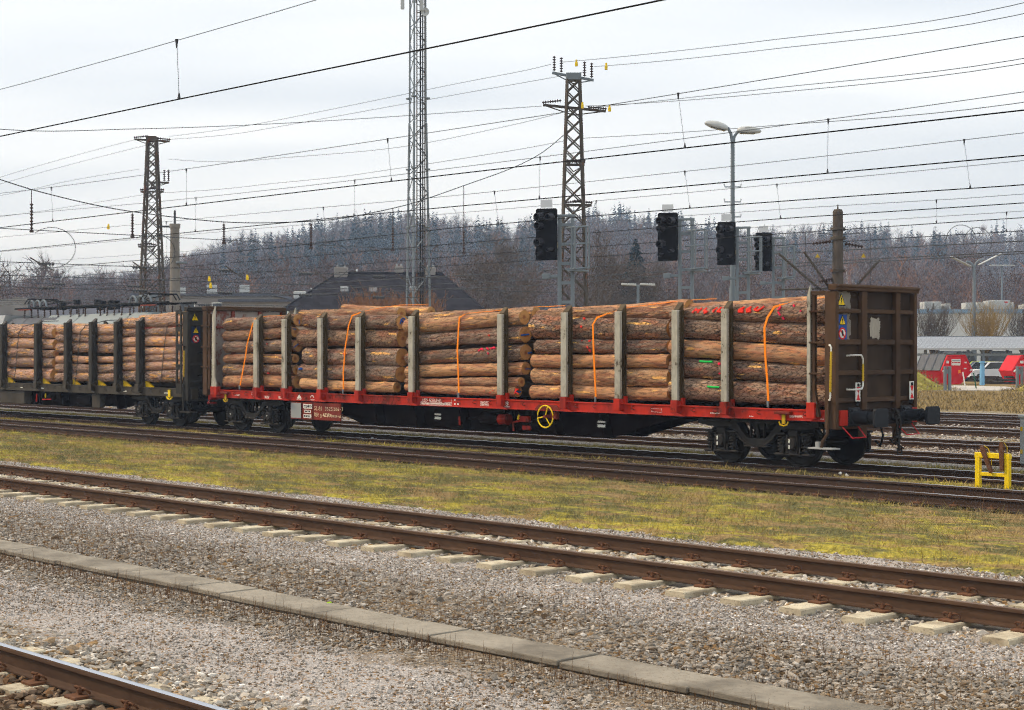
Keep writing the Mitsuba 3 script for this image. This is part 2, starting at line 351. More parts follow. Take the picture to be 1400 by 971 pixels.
def bark(p, n, uv):
    tone, u, idn, c, s = bark_parts(uv)
    r1, r2 = cell_rand(idn, 3), cell_rand(idn, 7)
    h = bark_relief(uv)
    rough = mix(srgb(112, 91, 77), srgb(164, 140, 123), cell_rand(idn, 11))
    smooth = mix(srgb(160, 116, 86), srgb(194, 150, 106), r2)
    base = mix(rough, smooth, smoothstep(.15, .8, tone))
    o = idn * 5.1
    patch = fbm(u * 1.7 + o, c * 9, s * 9, 4)
    base = mix(base, mix(srgb(128, 80, 62), srgb(166, 108, 78), r1), smoothstep(.48, .62, patch) * .75)
    grey = fbm(u * 3.1 + o + 40, c * 16, s * 16, 3)
    base = mix(base, srgb(158, 142, 128), smoothstep(.55, .68, grey) * (.55 - .4 * tone))
    mott = fbm(u * 7 + o + 23, c * 36, s * 36, 3)
    base = mix(base, srgb(92, 70, 56), smoothstep(.54, .66, mott) * .7)
    spot = fbm(u * 13 + o + 57, c * 60, s * 60, 2)
    base = mix(base, mix(srgb(196, 124, 64), srgb(214, 160, 100), r2), smoothstep(.66, .76, spot) * (.35 + .45 * tone))
    flaky = smoothstep(99.5, 100, idn)
    fl = fbm(u * 9 + o + 11, c * 34, s * 34, 3)
    base = mix(base, mix(srgb(150, 124, 114), srgb(200, 172, 158), fl), flaky * smoothstep(.45, .55, fl) * .75)
    base = mix(base, srgb(216, 158, 84), flaky * smoothstep(.62, .70, fbm(u * 4 + o + 3, c * 17, s * 17, 3)) * .9)
    peel = fbm(u * 2.3 + o + 70, c * 13, s * 13, 4)
    base = mix(base, mix(srgb(214, 150, 72), srgb(236, 190, 116), h), smoothstep(.70, .73, peel))
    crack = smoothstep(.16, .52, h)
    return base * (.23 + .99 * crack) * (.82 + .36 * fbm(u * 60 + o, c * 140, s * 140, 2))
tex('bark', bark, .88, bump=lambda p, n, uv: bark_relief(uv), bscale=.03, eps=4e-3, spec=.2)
def rings(p, n, uv):   # uv = metres from the pith
    r = dr.sqrt(uv.x * uv.x + uv.y * uv.y)
    w = fbm(p.x * 20, p.y * 20, p.z * 20, 3)
    k = .5 + .5 * dr.sin((r + .006 * w) * 900)
    c = mix(srgb(196, 150, 92), srgb(170, 118, 64), k * .6)
    c = mix(c, srgb(150, 92, 52), 1 - smoothstep(.03, .09, r + .03 * w))
    return mix(c, srgb(120, 84, 56), smoothstep(.5, .7, fbm(p.x * 6, p.y * 9, p.z * 9, 3)) * .5)
tex('cut_wood', rings, .85, spec=.2)
tex('tree_bark', lambda p, n, uv: mix(srgb(78, 68, 58), srgb(112, 98, 84), fbm(p.x * 5, p.y * 5, p.z * 2, 3)), .95)
flat('twig_brown', srgb(92, 78, 66), .95, spec=0.0); flat('twig_yellow', srgb(150, 120, 56), .95); flat('twig_orange', srgb(142, 100, 66), .95)
tex('twig_far', lambda p, n, uv: mix(mix(srgb(62, 46, 42), srgb(104, 80, 70), uv.x), srgb(134, 92, 66), smoothstep(.8, .95, uv.y)), .95, spec=0.0)
flat('birch_white', srgb(206, 200, 192), .9)
tex('needle_dark', lambda p, n, uv: mix(srgb(14, 26, 32), srgb(30, 46, 50), noise(p.x * 1.5, p.y * 1.5, p.z * 1.5)), .95, spec=0.0)
def slate(p, n, uv):
    row = dr.floor(p.z * 4.2); k = cell_rand(dr.floor((p.x * .4 + p.y * .9) * 2.2 + row * .5), row, 3)
    edge = smoothstep(.0, .18, p.z * 4.2 - row)
    return mix(srgb(32, 30, 35), srgb(44, 42, 48), k) * (.82 + .18 * edge)
tex('roof_slate', slate, .9, spec=.05)
tex('plaster', lambda p, n, uv: mix(srgb(150, 145, 138), srgb(126, 118, 110), fbm(p.x * .6, p.y * .6, p.z * .9, 4)), .9)
def cladding(p, n, uv):
    z = p.z * 1.6; e = smoothstep(.0, .06, z - dr.floor(z)); w = (p.x * .68 + p.y * .73) * .42
    f = smoothstep(.0, .02, w - dr.floor(w))
    return mix(srgb(206, 206, 202), srgb(218, 218, 214), fbm(p.x * .2, p.y * .2, p.z, 3)) * (.8 + .2 * e) * (.85 + .15 * f)
tex('hall_cladding', cladding, .6)
tex('flat_roofing', lambda p, n, uv: mix(srgb(70, 72, 80), srgb(96, 98, 106), fbm(p.x * .5, p.y * .5, 0, 4)), .85)
def canopy_roof(p, n, uv):
    w = (p.x * .43 + p.y * .9) * 3.0; k = w - dr.floor(w)
    return mix(srgb(118, 122, 128), srgb(166, 170, 174), smoothstep(.15, .5, k) * (1 - smoothstep(.5, .85, k)))
tex('canopy_sheet', canopy_roof, .5, .2)

# ------------------------------------------------------------------ the ground
GZ = -0.21
def gz(x, y):
    t = lambda a, b: np.clip((y - a) / (b - a), 0, 1)
    return GZ - .032 * t(11.9, 12.5) * (1 - t(13.0, 13.3))
def grid(x0, x1, y0, y1, nx, ny, zfn):
    x, y = np.meshgrid(np.linspace(x0, x1, nx), np.linspace(y0, y1, ny), indexing='ij')
    v = np.stack([x, y, zfn(x, y)], -1).reshape(-1, 3)
    i, j = np.meshgrid(np.arange(nx - 1), np.arange(ny - 1), indexing='ij')
    a = i * ny + j
    return v, np.stack([a, a + ny, a + ny + 1, a + 1], -1).reshape(-1, 4)
mb = MB()
for (x0, x1, y0, y1) in ((-70, 20, -4, 32),):
    mb.add(*grid(x0, x1, y0, y1, 300, 220, lambda x, y: gz(x, y) + .035 * (meshkit.fbm(np.stack([x * .9, y * .9, x * 0], -1), 3, 2) - .5)))
for (x0, x1, y0, y1) in ((-3000, -70, -4, 32), (20, 3000, -4, 32), (-3000, 3000, -3000, -4), (-3000, 3000, 32, 3000)):
    mb.add([[x0, y0, GZ], [x1, y0, GZ], [x1, y1, GZ], [x0, y1, GZ]], [[0, 1, 2, 3]])
tag(obj('ground', mb, 'yard_gravel'), 'gravel ground of the rail yard', kind='structure')

def in_view(x, y, m=1.5): return (x > -2.16 * y - m) & (x < -.50 * y + m)
def strip_edge(x, y0, seed, amp=.35): return y0 + amp * (meshkit.fbm(np.stack([x * .8, x * 0 + seed, x * 0], -1), 3, seed) - .5) * 2
mx = grid(-75, 0, 15.4, 22.35, 380, 60, lambda x, y: GZ + .045 + .085 * (meshkit.fbm(np.stack([x * 1.4, y * 2.2, x * 0], -1), 3, 6) - .5))
mv = mx[0]
fade = np.clip((mv[:, 1] - strip_edge(mv[:, 0], 16.15, 4, .3)) / .25, 0, 1) * np.clip((22.3 - mv[:, 1]) / .2, 0, 1)
mv[:, 2] -= (1 - fade) * .09
moss_key = obj('mossy_verge', mx, 'moss_ground', smooth=True)
tag(moss_key, 'yellow green mossy grass strip between the brown track and the dark siding', kind='structure')

def hump(y0, y1, top, seed):
    g = grid(-330, 20, y0, y1, 260, 12, lambda x, y: GZ + (top - GZ) * np.clip(np.minimum(y - y0, y1 - y) / .16, 0, 1) ** .6 + .03 * (meshkit.fbm(np.stack([x * .8, y * 3, x * 0], -1), 3, seed) - .5))
    return g
mb = MB()
for y0, y1, top in ((24.18, 25.68, -.075), (27.38, 30.05, -.07), (31.75, 34.75, -.14), (36.45, 40.75, -.14), (42.45, 45.75, -.14), (47.45, 50.15, -.14)): mb.add(*hump(y0, y1, top, int(y0)))
tag(obj('ballast_shoulder', mb, 'siding_ground', smooth=True), 'stony raised ground with moss between the siding tracks', kind='structure')
OCT_V = np.array([[1, 0, 0], [-1, 0, 0], [0, 1, 0], [0, -1, 0], [0, 0, 1], [0, 0, -1]], float)
OCT_F = np.array([[0, 2, 4], [2, 1, 4], [1, 3, 4], [3, 0, 4], [2, 0, 5], [1, 2, 5], [3, 1, 5], [0, 3, 5]])
def _ang_v():
    r = np.random.RandomState(5); m = trimesh.creation.icosphere(subdivisions=0)
    return np.array(m.vertices), np.array(m.faces)
ICO_V, ICO_F = _ang_v()
CUB_V, CUB_F = CUBE_V * .75, CUBE_F
def stones(rng, pts, size, kind, flatten=.62):
    """pts (n,3) -> one mesh of n angular stones with per-stone random numbers in uv."""
    V, F = {'oct': (OCT_V, OCT_F), 'ico': (ICO_V, ICO_F), 'cub': (CUB_V, CUB_F)}[kind]
    n, m = len(pts), len(V)
    s = size * np.exp(rng.randn(n) * .3)
    v = V[None] * (1 + .32 * rng.randn(n, m, 1).clip(-1.6, 1.6))
    v = v * (np.array([1.15, .85, flatten])[None, None] * (1 + .18 * rng.randn(n, 1, 3)))
    a = rng.rand(n) * 2 * PI; t = rng.randn(n) * .45
    ca, sa, ct, st = np.cos(a), np.sin(a), np.cos(t), np.sin(t)
    x, y, z = v[..., 0], v[..., 1], v[..., 2]
    y, z = y * ct[:, None] - z * st[:, None], y * st[:, None] + z * ct[:, None]
    x, y = x * ca[:, None] - y * sa[:, None], x * sa[:, None] + y * ca[:, None]
    v = np.stack([x, y, z], -1) * s[:, None, None] + pts[:, None]
    f = F[None] + (np.arange(n) * m)[:, None, None]
    uv = np.repeat(rng.rand(n, 2), m, 0)
    return v.reshape(-1, 3), f.reshape(-1, 3), uv
def scatter(rng, n, x0, x1, y0, y1, keep=None, z=GZ, lift=.008):
    x = rng.rand(n) * (x1 - x0) + x0; y = rng.rand(n) * (y1 - y0) + y0
    k = in_view(x, y)
    if keep is not None: k &= keep(x, y)
    x, y = x[k], y[k]
    return np.stack([x, y, np.broadcast_to(z(x, y) if callable(z) else z, x.shape) + lift * rng.rand(len(x))], -1)
def stone_obj(name, mat, parts, label):
    v, f, uv, n = [], [], [], 0
    for a, b, c in parts: v.append(a); f.append(b + n); uv.append(c); n += len(a)
    return tag(obj(name, (np.vstack(v), np.vstack(f)), mat, uv=np.vstack(uv)), label, 'gravel', kind='stuff')
rng = np.random.RandomState(11)
def soft(lo, hi, s, seed):
    def k(x, y):
        w = (meshkit.fbm(np.stack([x * .8, y * .8, x * 0 + seed], -1), 3, seed) - .5) * 1.1
        y = y + w * s; q = np.clip((y - lo) / s, 0, 1) * np.clip((hi - y) / s, 0, 1)
        return rng.rand(len(x)) < q
    return k
not_kerb = lambda x, y: (y < 8.82) | (y > 9.44)
P = []
P.append(stones(rng, scatter(rng, 52000, -30, -3, 6.3, 8.7, soft(6.2, 8.6, .5, 1), lift=.012), .0105, 'oct'))
P.append(stones(rng, scatter(rng, 80000, -34, -4, 10.5, 12.95, soft(10.6, 13.3, .5, 2), z=gz, lift=.012), .0115, 'oct'))
P.append(stones(rng, scatter(rng, 50000, -46, -5, 14.95, 16.9, soft(14.8, 16.6, .35, 3), lift=.015), .014, 'oct'))
stone_obj('fine_gravel', 'fine_stone', P, 'pale fine gravel spread between the tracks')
P = []
P.append(stones(rng, scatter(rng, 62000, -34, -3, 9.43, 11.6, soft(8.4, 11.5, .7, 4)), .0155, 'ico'))
P.append(stones(rng, scatter(rng, 32000, -28, -3, 7.7, 8.9, soft(7.9, 9.6, .6, 5)), .015, 'ico'))
P.append(stones(rng, scatter(rng, 1400, -28, -3, 9.4, 11.2, soft(8.4, 11.3, .6, 14), lift=.02), .024, 'ico'))
stone_obj('coarse_gravel', 'coarse_stone', P, 'coarse brownish gravel lying along both sides of the concrete kerb')
P = [stones(rng, scatter(rng, 15000, -22, -2, 5.78, 7.1, lambda x, y: rng.rand(len(x)) < np.clip((6.95 - y) / .6, 0, 1), z=lambda x, y: -.19 - .02 * (y - 5.78)), .022, 'ico')]
P.append(stones(rng, scatter(rng, 26000, -36, -4, 13.26, 14.6, z=-.225, lift=.03), .024, 'ico'))
P.append(stones(rng, scatter(rng, 6000, -34, -4, 12.62, 13.1, lambda x, y: rng.rand(len(x)) < np.clip((y - 12.6) / .4, 0.1, 1), z=-.245, lift=.02), .022, 'ico'))
stone_obj('track_ballast', 'ballast_stone', P, 'grey and tan ballast stones filling the near tracks')
P = [stones(rng, scatter(rng, 9000, -22, -2, 4.15, 5.66, z=-.215, lift=.03), .026, 'ico')]
stone_obj('rusty_ballast', 'rusty_stone', P, 'rust stained brown ballast between the rails of the nearest track')
P = []
for (y0, y1, n) in ((28.3, 29.55, 9000), (32.6, 34.8, 9000), (37.4, 40.4, 6000), (44, 46, 3000)):
    P.append(stones(rng, scatter(rng, n, -75, -12, y0, y1, z=-.15 if y0 > 28 else -.085, lift=.05), .032, 'oct'))
stone_obj('siding_ballast', 'far_stone', P, 'pale stones lying between the far sidings')

def blades(rng, pts, h, w, lean=.6):
    n = len(pts); a = rng.rand(n) * 2 * PI; hh = h * np.exp(rng.randn(n) * .35)
    d = np.stack([np.cos(a), np.sin(a), a * 0], -1); b = rng.rand(n) * 2 * PI
    tip = pts + np.stack([np.cos(b) * lean * hh, np.sin(b) * lean * hh, hh], -1)
    v = np.stack([pts - d * w, pts + d * w, tip], 1).reshape(-1, 3)
    return v, np.arange(3 * n).reshape(-1, 3), np.repeat(rng.rand(n, 2), 3, 0)
def blade_obj(name, mat, parts, label, cat='grass'):
    v, f, uv, n = [], [], [], 0
    for a, b, c in parts: v.append(a); f.append(b + n); uv.append(c); n += len(a)
    return tag(obj(name, (np.vstack(v), np.vstack(f)), mat, uv=np.vstack(uv)), label, cat, kind='stuff')
def verge_keep(x, y): return rng.rand(len(x)) < np.clip((y - strip_edge(x, 16.0, 4, .35)) / .5, 0.0, 1)
P = [blades(rng, scatter(rng, 130000, -62, -6, 15.9, 22.25, verge_keep, z=GZ + .04), .042, .0048, 1.0),
     blades(rng, scatter(rng, 12000, -62, -6, 15.9, 22.25, verge_keep, z=GZ + .04), .09, .005, .7)]
P.append(blades(rng, scatter(rng, 16000, -70, -9, 24.5, 25.4, lambda x, y: meshkit.fbm(np.stack([x * .7, y * 2, x * 0], -1), 3, 8) > .46, z=-.065), .045, .008, .8))
P.append(blades(rng, scatter(rng, 22000, -80, -11, 27.6, 28.5, z=-.06), .05, .01, .8))
blade_obj('grass', 'grass_blade', P, 'short mossy grass growing on the strip and between the siding rails')
# low clumps of dead brown weeds at the gravel edge
def stalks(rng, pts, h, w=.0028):
    n = len(pts); hh = h * np.exp(rng.randn(n) * .4); b = rng.rand(n) * 2 * PI
    tip = pts + np.stack([np.cos(b) * .14 * hh, np.sin(b) * .14 * hh, hh], -1)
    mid = (pts + tip) / 2 + np.stack([np.cos(b + 1) * .06 * hh, np.sin(b + 1) * .06 * hh, hh * 0], -1)
    v, f = [], []
    for k in (0, 1):
        d = np.array([w, 0, 0]) if k == 0 else np.array([0, w, 0])
        v.append(np.stack([pts - d, pts + d, mid - d * .8, mid + d * .8, tip - d * .4, tip + d * .4], 1))
    v = np.stack(v, 1).reshape(-1, 3)
    q = np.array([[0, 1, 3, 2], [2, 3, 5, 4]]); q = np.vstack([q, q + 6])
    q = np.vstack([q[:, [0, 1, 2]], q[:, [0, 2, 3]]])
    f = (q[None] + (np.arange(n) * 12)[:, None, None]).reshape(-1, 3)
    return v, f, np.repeat(rng.rand(n, 2), 12, 0)
P = [stalks(rng, scatter(rng, 700, -50, -6, 16.2, 22.2, z=GZ + .03), .13, .003), blades(rng, scatter(rng, 1900, -40, -5, 14.9, 16.3, lambda x, y: meshkit.fbm(np.stack([x * 2.2, y * 4, x * 0], -1), 2, 21) > .60, z=GZ + .01), .05, .008, 1.2)]
def clump(x, y): return meshkit.fbm(np.stack([x * 1.1, y * 1.6, x * 0], -1), 3, 31) + .1 * rng.rand(len(x)) > .5
P.append(stalks(rng, scatter(rng, 2600, -34, -4, 8.50, 8.86, z=GZ), .075))
P.append(stalks(rng, scatter(rng, 3600, -34, -4, 9.5, 11.5, clump, z=GZ), .06))
P.append(stalks(rng, scatter(rng, 800, -26, -3, 7.0, 8.7, clump, z=GZ), .05))
blade_obj('dry_weeds', 'dry_stalk', P, 'thin dry brown weed stalks standing along the kerb and gravel edges', 'weeds')
P = [blades(rng, scatter(rng, 26000, -110, -20, 57.5, 84, z=GZ), .16, .025, .7)]
blade_obj('dry_grass', 'dry_grass_blade', P, 'dry straw coloured grass beyond the last siding')

# kerb of concrete trough covers, slab by slab
kerb = thing('concrete_kerb', 'low line of weathered concrete slabs running through the gravel', 'kerb')
joints = [-34.0, -32.6, -31.2, -29.8, -28.4, -27.0, -25.6, -24.2, -22.8, -21.4, -20.0, -18.6, -17.3, -15.9, -14.47, -13.86, -12.24, -11.14, -10.59, -9.03, -7.7, -6.3, -5.0, -3.6]
r_ = random.Random(3)
for a, b in zip(joints[:-1], joints[1:]):
    mb = MB().box(((a + b) / 2, 9.15 + r_.uniform(-.012, .012), -.163 + r_.uniform(-.005, .005)), (b - a - .016, .47, .05), .008, rz=r_.uniform(-.006, .006), ry=r_.uniform(-.006, .006))
    obj('slab', mb, 'kerb_concrete', kerb)
obj('trough', MB().bb(-36, -2, 8.955, 9.33, -.5, -.190), 'kerb_concrete', kerb)
mb = MB().add(*stones(rng, np.array([[-12.62, 9.38, -.16]]), .05, 'ico')[:2])
tag(obj('leaf_litter', mb, flat('fresh_green', srgb(150, 190, 50), .8)), 'small bright green scrap lying at the edge of the concrete kerb', 'scrap')

# ------------------------------------------------------------------ tracks
def rail_profile():
    r = [(.036, -.012), (.030, -.003), (.018, 0), (-.018, 0), (-.030, -.003), (-.036, -.012), (-.036, -.036), (-.009, -.050), (-.009, -.140), (-.03, -.152), (-.075, -.160), (-.075, -.172), (.075, -.172), (.075, -.160), (.03, -.152), (.009, -.140), (.009, -.050), (.036, -.036)]
    return [(y, z) for y, z in r]
def rail_mb(y, x0, x1, lift=0.0):
    mb = MB(); pr = np.array(rail_profile()); n = len(pr); xs = np.arange(x0, x1 + .1, 6.0)
    v = np.stack([np.broadcast_to(xs[:, None], (len(xs), n)), np.broadcast_to(pr[None, :, 0] + y, (len(xs), n)), np.broadcast_to(pr[None, :, 1] + lift, (len(xs), n))], -1).reshape(-1, 3)
    i, j = np.meshgrid(np.arange(len(xs) - 1), np.arange(n), indexing='ij')
    return mb.add(v, np.stack([i * n + j, (i + 1) * n + j, (i + 1) * n + (j + 1) % n, i * n + (j + 1) % n], -1).reshape(-1, 4))
def clip_mb(x, y, side, z=-.17, full=True):
    """tension clamp and screw on one side of a rail foot; side = -1 towards the camera."""
    mb = MB(); yo = y + side * .105
    mb.box((x, yo + side * .02, z + .004), (.16, .13, .022), .004)
    mb.tube((x, yo, z), (x, yo, z + .075), .013, 7)
    mb.tube((x, yo, z + .03), (x, yo, z + .055), .024, 6)
    for s in (-1, 1):
        a = np.linspace(-.25 * PI, 1.05 * PI, 9)
        mb.path(np.stack([x + s * (.052 + .036 * np.cos(a)), yo - side * (.02 + .0 * a) + side * .025 * np.sin(a), z + .022 + .030 * (1 + np.sin(a)) * .8], -1), .0085, 5)
    return mb
def sleeper_mb(x, yc, half=1.33, top=-.176, jit=0):
    mb = MB(); w, b = .13, .15
    pts = np.array([[-b, -.2], [-w, -.012], [-w + .015, 0], [w - .015, 0], [w, -.012], [b, -.2]])
    for (ya, yb, zc) in ((-half, -.38, 0), (-.38, .38, -.03), (.38, half, 0)):
        P_ = np.eye(4); P_[:3, 0], P_[:3, 1], P_[:3, 2], P_[:3, 3] = (1, 0, 0), (0, 0, 1), (0, -1, 0), (x, yc + yb, top + zc)
        mb.prism(pts, P_, yb - ya)
    return mb
def track(label, yc, xs0, xs1, railmat, sleeper=None, spacing=.73, x_off=0.0, clips='mass', g=.7535, vis=None):
    t = thing('railway_track', label, 'railway track')
    for s in (-1, 1): obj('rail', rail_mb(yc + s * g, xs0, xs1), railmat, t, smooth=35)
    xs = np.arange(x_off, vis[1], spacing); xs = xs[xs > vis[0]]
    mass = MB()
    for x in xs:
        if sleeper == 'concrete':
            sl = obj('sleeper', sleeper_mb(x, yc), 'sleeper_concrete', t)
        elif sleeper == 'wood':
            mass_s = MB().box((x, yc, -.25), (.24, 2.6, .15), .012); obj('sleeper', mass_s, 'sleeper_wood', t)
        for s in (-1, 1):
            if clips == 'parts':
                obj('rail_clip', clip_mb(x, yc + s * g, -1), 'rust_fitting', t)
                mass.add(*clip_mb(x, yc + s * g, 1).get())
            elif clips == 'mass':
                for q in (-1, 1):
                    yy = yc + s * g + q * .1
                    mass.box((x, yy, -.16), (.13, .09, .035), .008).tube((x, yy, -.15), (x, yy, -.10), .016, 6)
    if mass.v:
        k = obj('rail_fastenings', mass, 'rust_fitting', t); labels[k] = {'kind': 'stuff'}
    return t
track('nearest railway track with one bright polished rail head, bottom left corner', 4.97, -120, 14, 'rail_worn', 'concrete', .66, -34.3 + .0, 'parts', vis=(-14, -7))
track('brown railed track on pale concrete sleepers in front of the mossy strip', 13.87, -200, 20, 'rail_dull', 'concrete', .73, -58.3 - .15, 'parts', vis=(-40, -5))
track('dark siding with rusty rails beside the mossy strip', 23.33, -320, 20, 'rail_dark', 'wood', .66, -70, 'mass', vis=(-58, -9))
track('dark track that carries the two timber wagons', 26.53, -320, 20, 'rail_dark', 'wood', .66, -70.3, 'mass', vis=(-62, -10))
for yc, lab in ((30.9, 'first siding behind the timber wagons, seen past the brown end wall'), (35.6, 'second siding behind the timber wagons'), (41.6, 'third siding behind the timber wagons, where the locomotive stands'), (46.6, 'fourth siding behind the timber wagons'), (51.0, 'last siding, nearest to the dry grass')):
    track(lab, yc, -420, 30, 'rail_dark', None, 1, -40, None, vis=(-40, -39))
# dark timber sleepers of the far sidings show as bands only: low boxes in one part each

# ------------------------------------------------------------------ rolling stock
YC = 26.53
def wheel_lathe(): return [(.0, -.03), (.10, -.06), (.11, -.06), (.12, -.02), (.28, -.005), (.40, -.035), (.41, -.065), (.455, -.065), (.460, -.060), (.463, .03), (.468, .045), (.492, .055), (.490, .075), (.41, .078), (.40, .04), (.28, .03), (.12, .05), (.0, .06)]
def bogie(parent, xc, mark):
    """Y25 pattern bogie with its centre at xc; parts of the wagon."""
    b = parent + '__' + 'bogie'; b = numbered(b)
    for s in (-1, 1):
        for dx in (-.9, .9):
            M = axis_frame((xc + dx, YC + s * .75, .46), (0, -s, 0)); obj('wheel', MB().lathe(wheel_lathe(), M, 36), 'running_gear', b, smooth=40)
    for dx in (-.9, .9): obj('axle', MB().tube((xc + dx, YC - .98, .46), (xc + dx, YC + .98, .46), .08, 14), 'running_gear', b, smooth=40)
    for s in (-1, 1):
        y = YC + s * .98
        out = Polygon([(-1.52, .80), (-1.50, .90), (-1.0, .95), (1.0, .95), (1.50, .90), (1.52, .80), (1.2, .74), (.62, .74), (.50, .60), (.34, .44), (.12, .37), (-.12, .37), (-.34, .44), (-.50, .60), (-.62, .74), (-1.2, .74)],
                      [[(-.52, .84), (.52, .84), (.36, .66), (.22, .53), (-.22, .53), (-.36, .66)]])
        M = XZ(y - .05); M[0, 3] = xc
        sf = MB().prism(out, M, .10)
        sf.bb(xc - .50, xc + .50, y - .09, y + .09, .84, .87).bb(xc - .3, xc + .3, y - .09, y + .09, .36, .385, .01)
        for dx in (-.17, .0, .17): sf.box((xc + dx, y, .68), (.025, .07, .32))
        for sg in (-1, 1): sf.box((xc + sg * 1.02, y, .86), (.7, .17, .05), .01)
        for sg in (-1, 1): sf.path([(xc + sg * .52, y - .07, .66), (xc + sg * .38, y - .07, .5), (xc + sg * .2, y - .07, .395), (xc, y - .07, .37)], .02, 6)
        obj('side_frame', sf, 'running_gear', b)
        for dx in (-.9, .9):
            a = MB(); yo = y - s * 0 + (s * .06)
            a.lathe([(.0, .15), (.10, .15), (.125, .13), (.14, .08), (.145, -.06), (.0, -.06)], axis_frame((xc + dx, y, .46), (0, s, 0)), 20)
            a.box((xc + dx, y, .66), (.22, .16, .14), .02).box((xc + dx, y, .25), (.86, .18, .05), .015).box((xc + dx - .12, y, .45), (.05, .2, .36), .01).box((xc + dx + .12, y, .45), (.05, .2, .36), .01)
            a.box((xc + dx, y - .0, .30), (.34, .16, .06), .01)
            for q in (-.2, .2): a.box((xc + dx + q, y + s * .1, .33), (.03, .03, .14), .004)
            ab = obj('axle_box', a, 'running_gear', b, smooth=35)
            for sx in (-.29, .29):
                sp = MB(); sp.tube((xc + dx + sx, y, .27), (xc + dx + sx, y, .66), .06, 10)
                n = 60; tt = np.linspace(0, 1, n); an = tt * 2 * PI * 5.0
                sp.path(np.stack([xc + dx + sx + .088 * np.cos(an), y + .088 * np.sin(an), .29 + tt * .32], -1), .019, 6)
                sp.box((xc + dx + sx, y, .645), (.22, .2, .05), .01)
                obj('spring', sp, 'running_gear', b, smooth=50)
            if s < 0:
                mk = MB()
                for z in ((.515, .40) if mark else (.47,)): mk.box((xc + dx - .015, y - .156, z), (.032, .012, .075 if mark else .03), .003)
                obj('bearing_mark', mk, 'white_paint', b)
    fr = MB().box((xc, YC, .78), (.5, 1.9, .16), .02)
    for sg in (-1, 1): fr.box((xc + sg * 1.48, YC, .82), (.08, 1.9, .12), .02)
    for sg in (-1, 1):
        for s in (-1, 1):
            fr.box((xc + sg * 1.42, YC + s * .75, .46), (.07, .09, .30), .015).bar((xc + sg * 1.42, YC + s * .75, .58), (xc + sg * 1.2, YC + s * .75, .8), .05)
            fr.box((xc + sg * .42, YC + s * .75, .46), (.07, .09, .30), .015)
    obj('bolster', fr, 'running_gear', b)
    return b

def buffer_pair(parent, x, sg):
    for y in (YC - .875, YC + .875):
        M = axis_frame((x, y, 1.02), (sg, 0, 0))
        mb = MB().lathe([(.0, -.02), (.17, -.02), (.17, .03), (.125, .06), (.115, .34), (.13, .345), (.13, .37), (.095, .37), (.095, .58), (.0, .58)], M, 20)
        for dy in (-.13, .13):
            for dz in (-.13, .13): mb.tube((x + sg * .03, y + dy * .9, 1.02 + dz * .9), (x + sg * .055, y + dy * .9, 1.02 + dz * .9), .02, 6)
        mb.box((x + sg * .01, y, 1.02), (.03, .36, .36), .01)
        bf = obj('buffer', mb, 'buffer_black', parent, smooth=35)
        hd = MB(); p = [(.22 * a, .175 * c) for a, c in ((-1, -.75), (-.8, -1), (.8, -1), (1, -.75), (1, .75), (.8, 1), (-.8, 1), (-1, .75))]
        M2 = YZ(x + sg * .58 if sg > 0 else x + sg * .58 - .05); M2[1, 3], M2[2, 3] = y, 1.02
        hd.prism(p, M2, .05)
        obj('buffer_head', hd, 'buffer_black', parent)
def coupling(parent, x, sg):
    mb = MB().box((x + sg * .15, YC, 1.02), (.30, .07, .09), .015)
    a = np.linspace(-.4 * PI, .75 * PI, 8); mb.path(np.stack([x + sg * (.34 + .07 * np.cos(a)), YC + a * 0, 1.05 + .08 * np.sin(a)], -1), .03, 8)
    obj('draw_hook', mb, 'running_gear', parent, smooth=40)
    mb = MB()
    for dy in (-.06, .06): mb.path([(x + sg * .40, YC + dy, 1.04), (x + sg * .42, YC + dy, .80), (x + sg * .40, YC + dy, .62)], .018, 6)
    mb.tube((x + sg * .40, YC - .09, .62), (x + sg * .40, YC + .09, .62), .03, 8).tube((x + sg * .40, YC, .72), (x + sg * .43, YC, .36), .026, 8)
    mb.path([(x + sg * .43, YC - .07, .42), (x + sg * .44, YC - .07, .30), (x + sg * .44, YC + .07, .30), (x + sg * .43, YC + .07, .42)], .018, 6)
    mb.tube((x + sg * .40, YC - .2, .60), (x + sg * .46, YC + .1, .40), .016, 6)
    obj('screw_coupling', mb, 'running_gear', parent, smooth=40)
    for dy in (-.32, .30):
        q = MB().path([(x + sg * .03, YC + dy, .98), (x + sg * .20, YC + dy, .90), (x + sg * .26, YC + dy * .9, .66), (x + sg * .18, YC + dy * .8, .46), (x + sg * .06, YC + dy * .8, .55)], .022, 7)
        obj('brake_hose', q, 'soot_black', parent, smooth=50)

def warning_triangle(mbk, mby, c, s, X, sg):
    """black bordered yellow triangle in the YZ plane at X facing sg."""
    for (mb, k, d) in ((mbk, 1.0, .004), (mby, .80, .008)):
        M = YZ(X if sg > 0 else X - d); M[1, 3], M[2, 3] = c
        mb.prism([(-.5 * s * k, -.36 * s * k), (.5 * s * k, -.36 * s * k), (0, .52 * s * k)], M, d)
    M = YZ(X + sg * .008 if sg > 0 else X - .012); M[1, 3], M[2, 3] = c
    mbk.prism([(.02 * s, .30 * s), (-.10 * s, .02 * s), (-.02 * s, .02 * s), (-.06 * s, -.22 * s), (.10 * s, .06 * s), (.02 * s, .06 * s), (.09 * s, .30 * s)], M, .004)

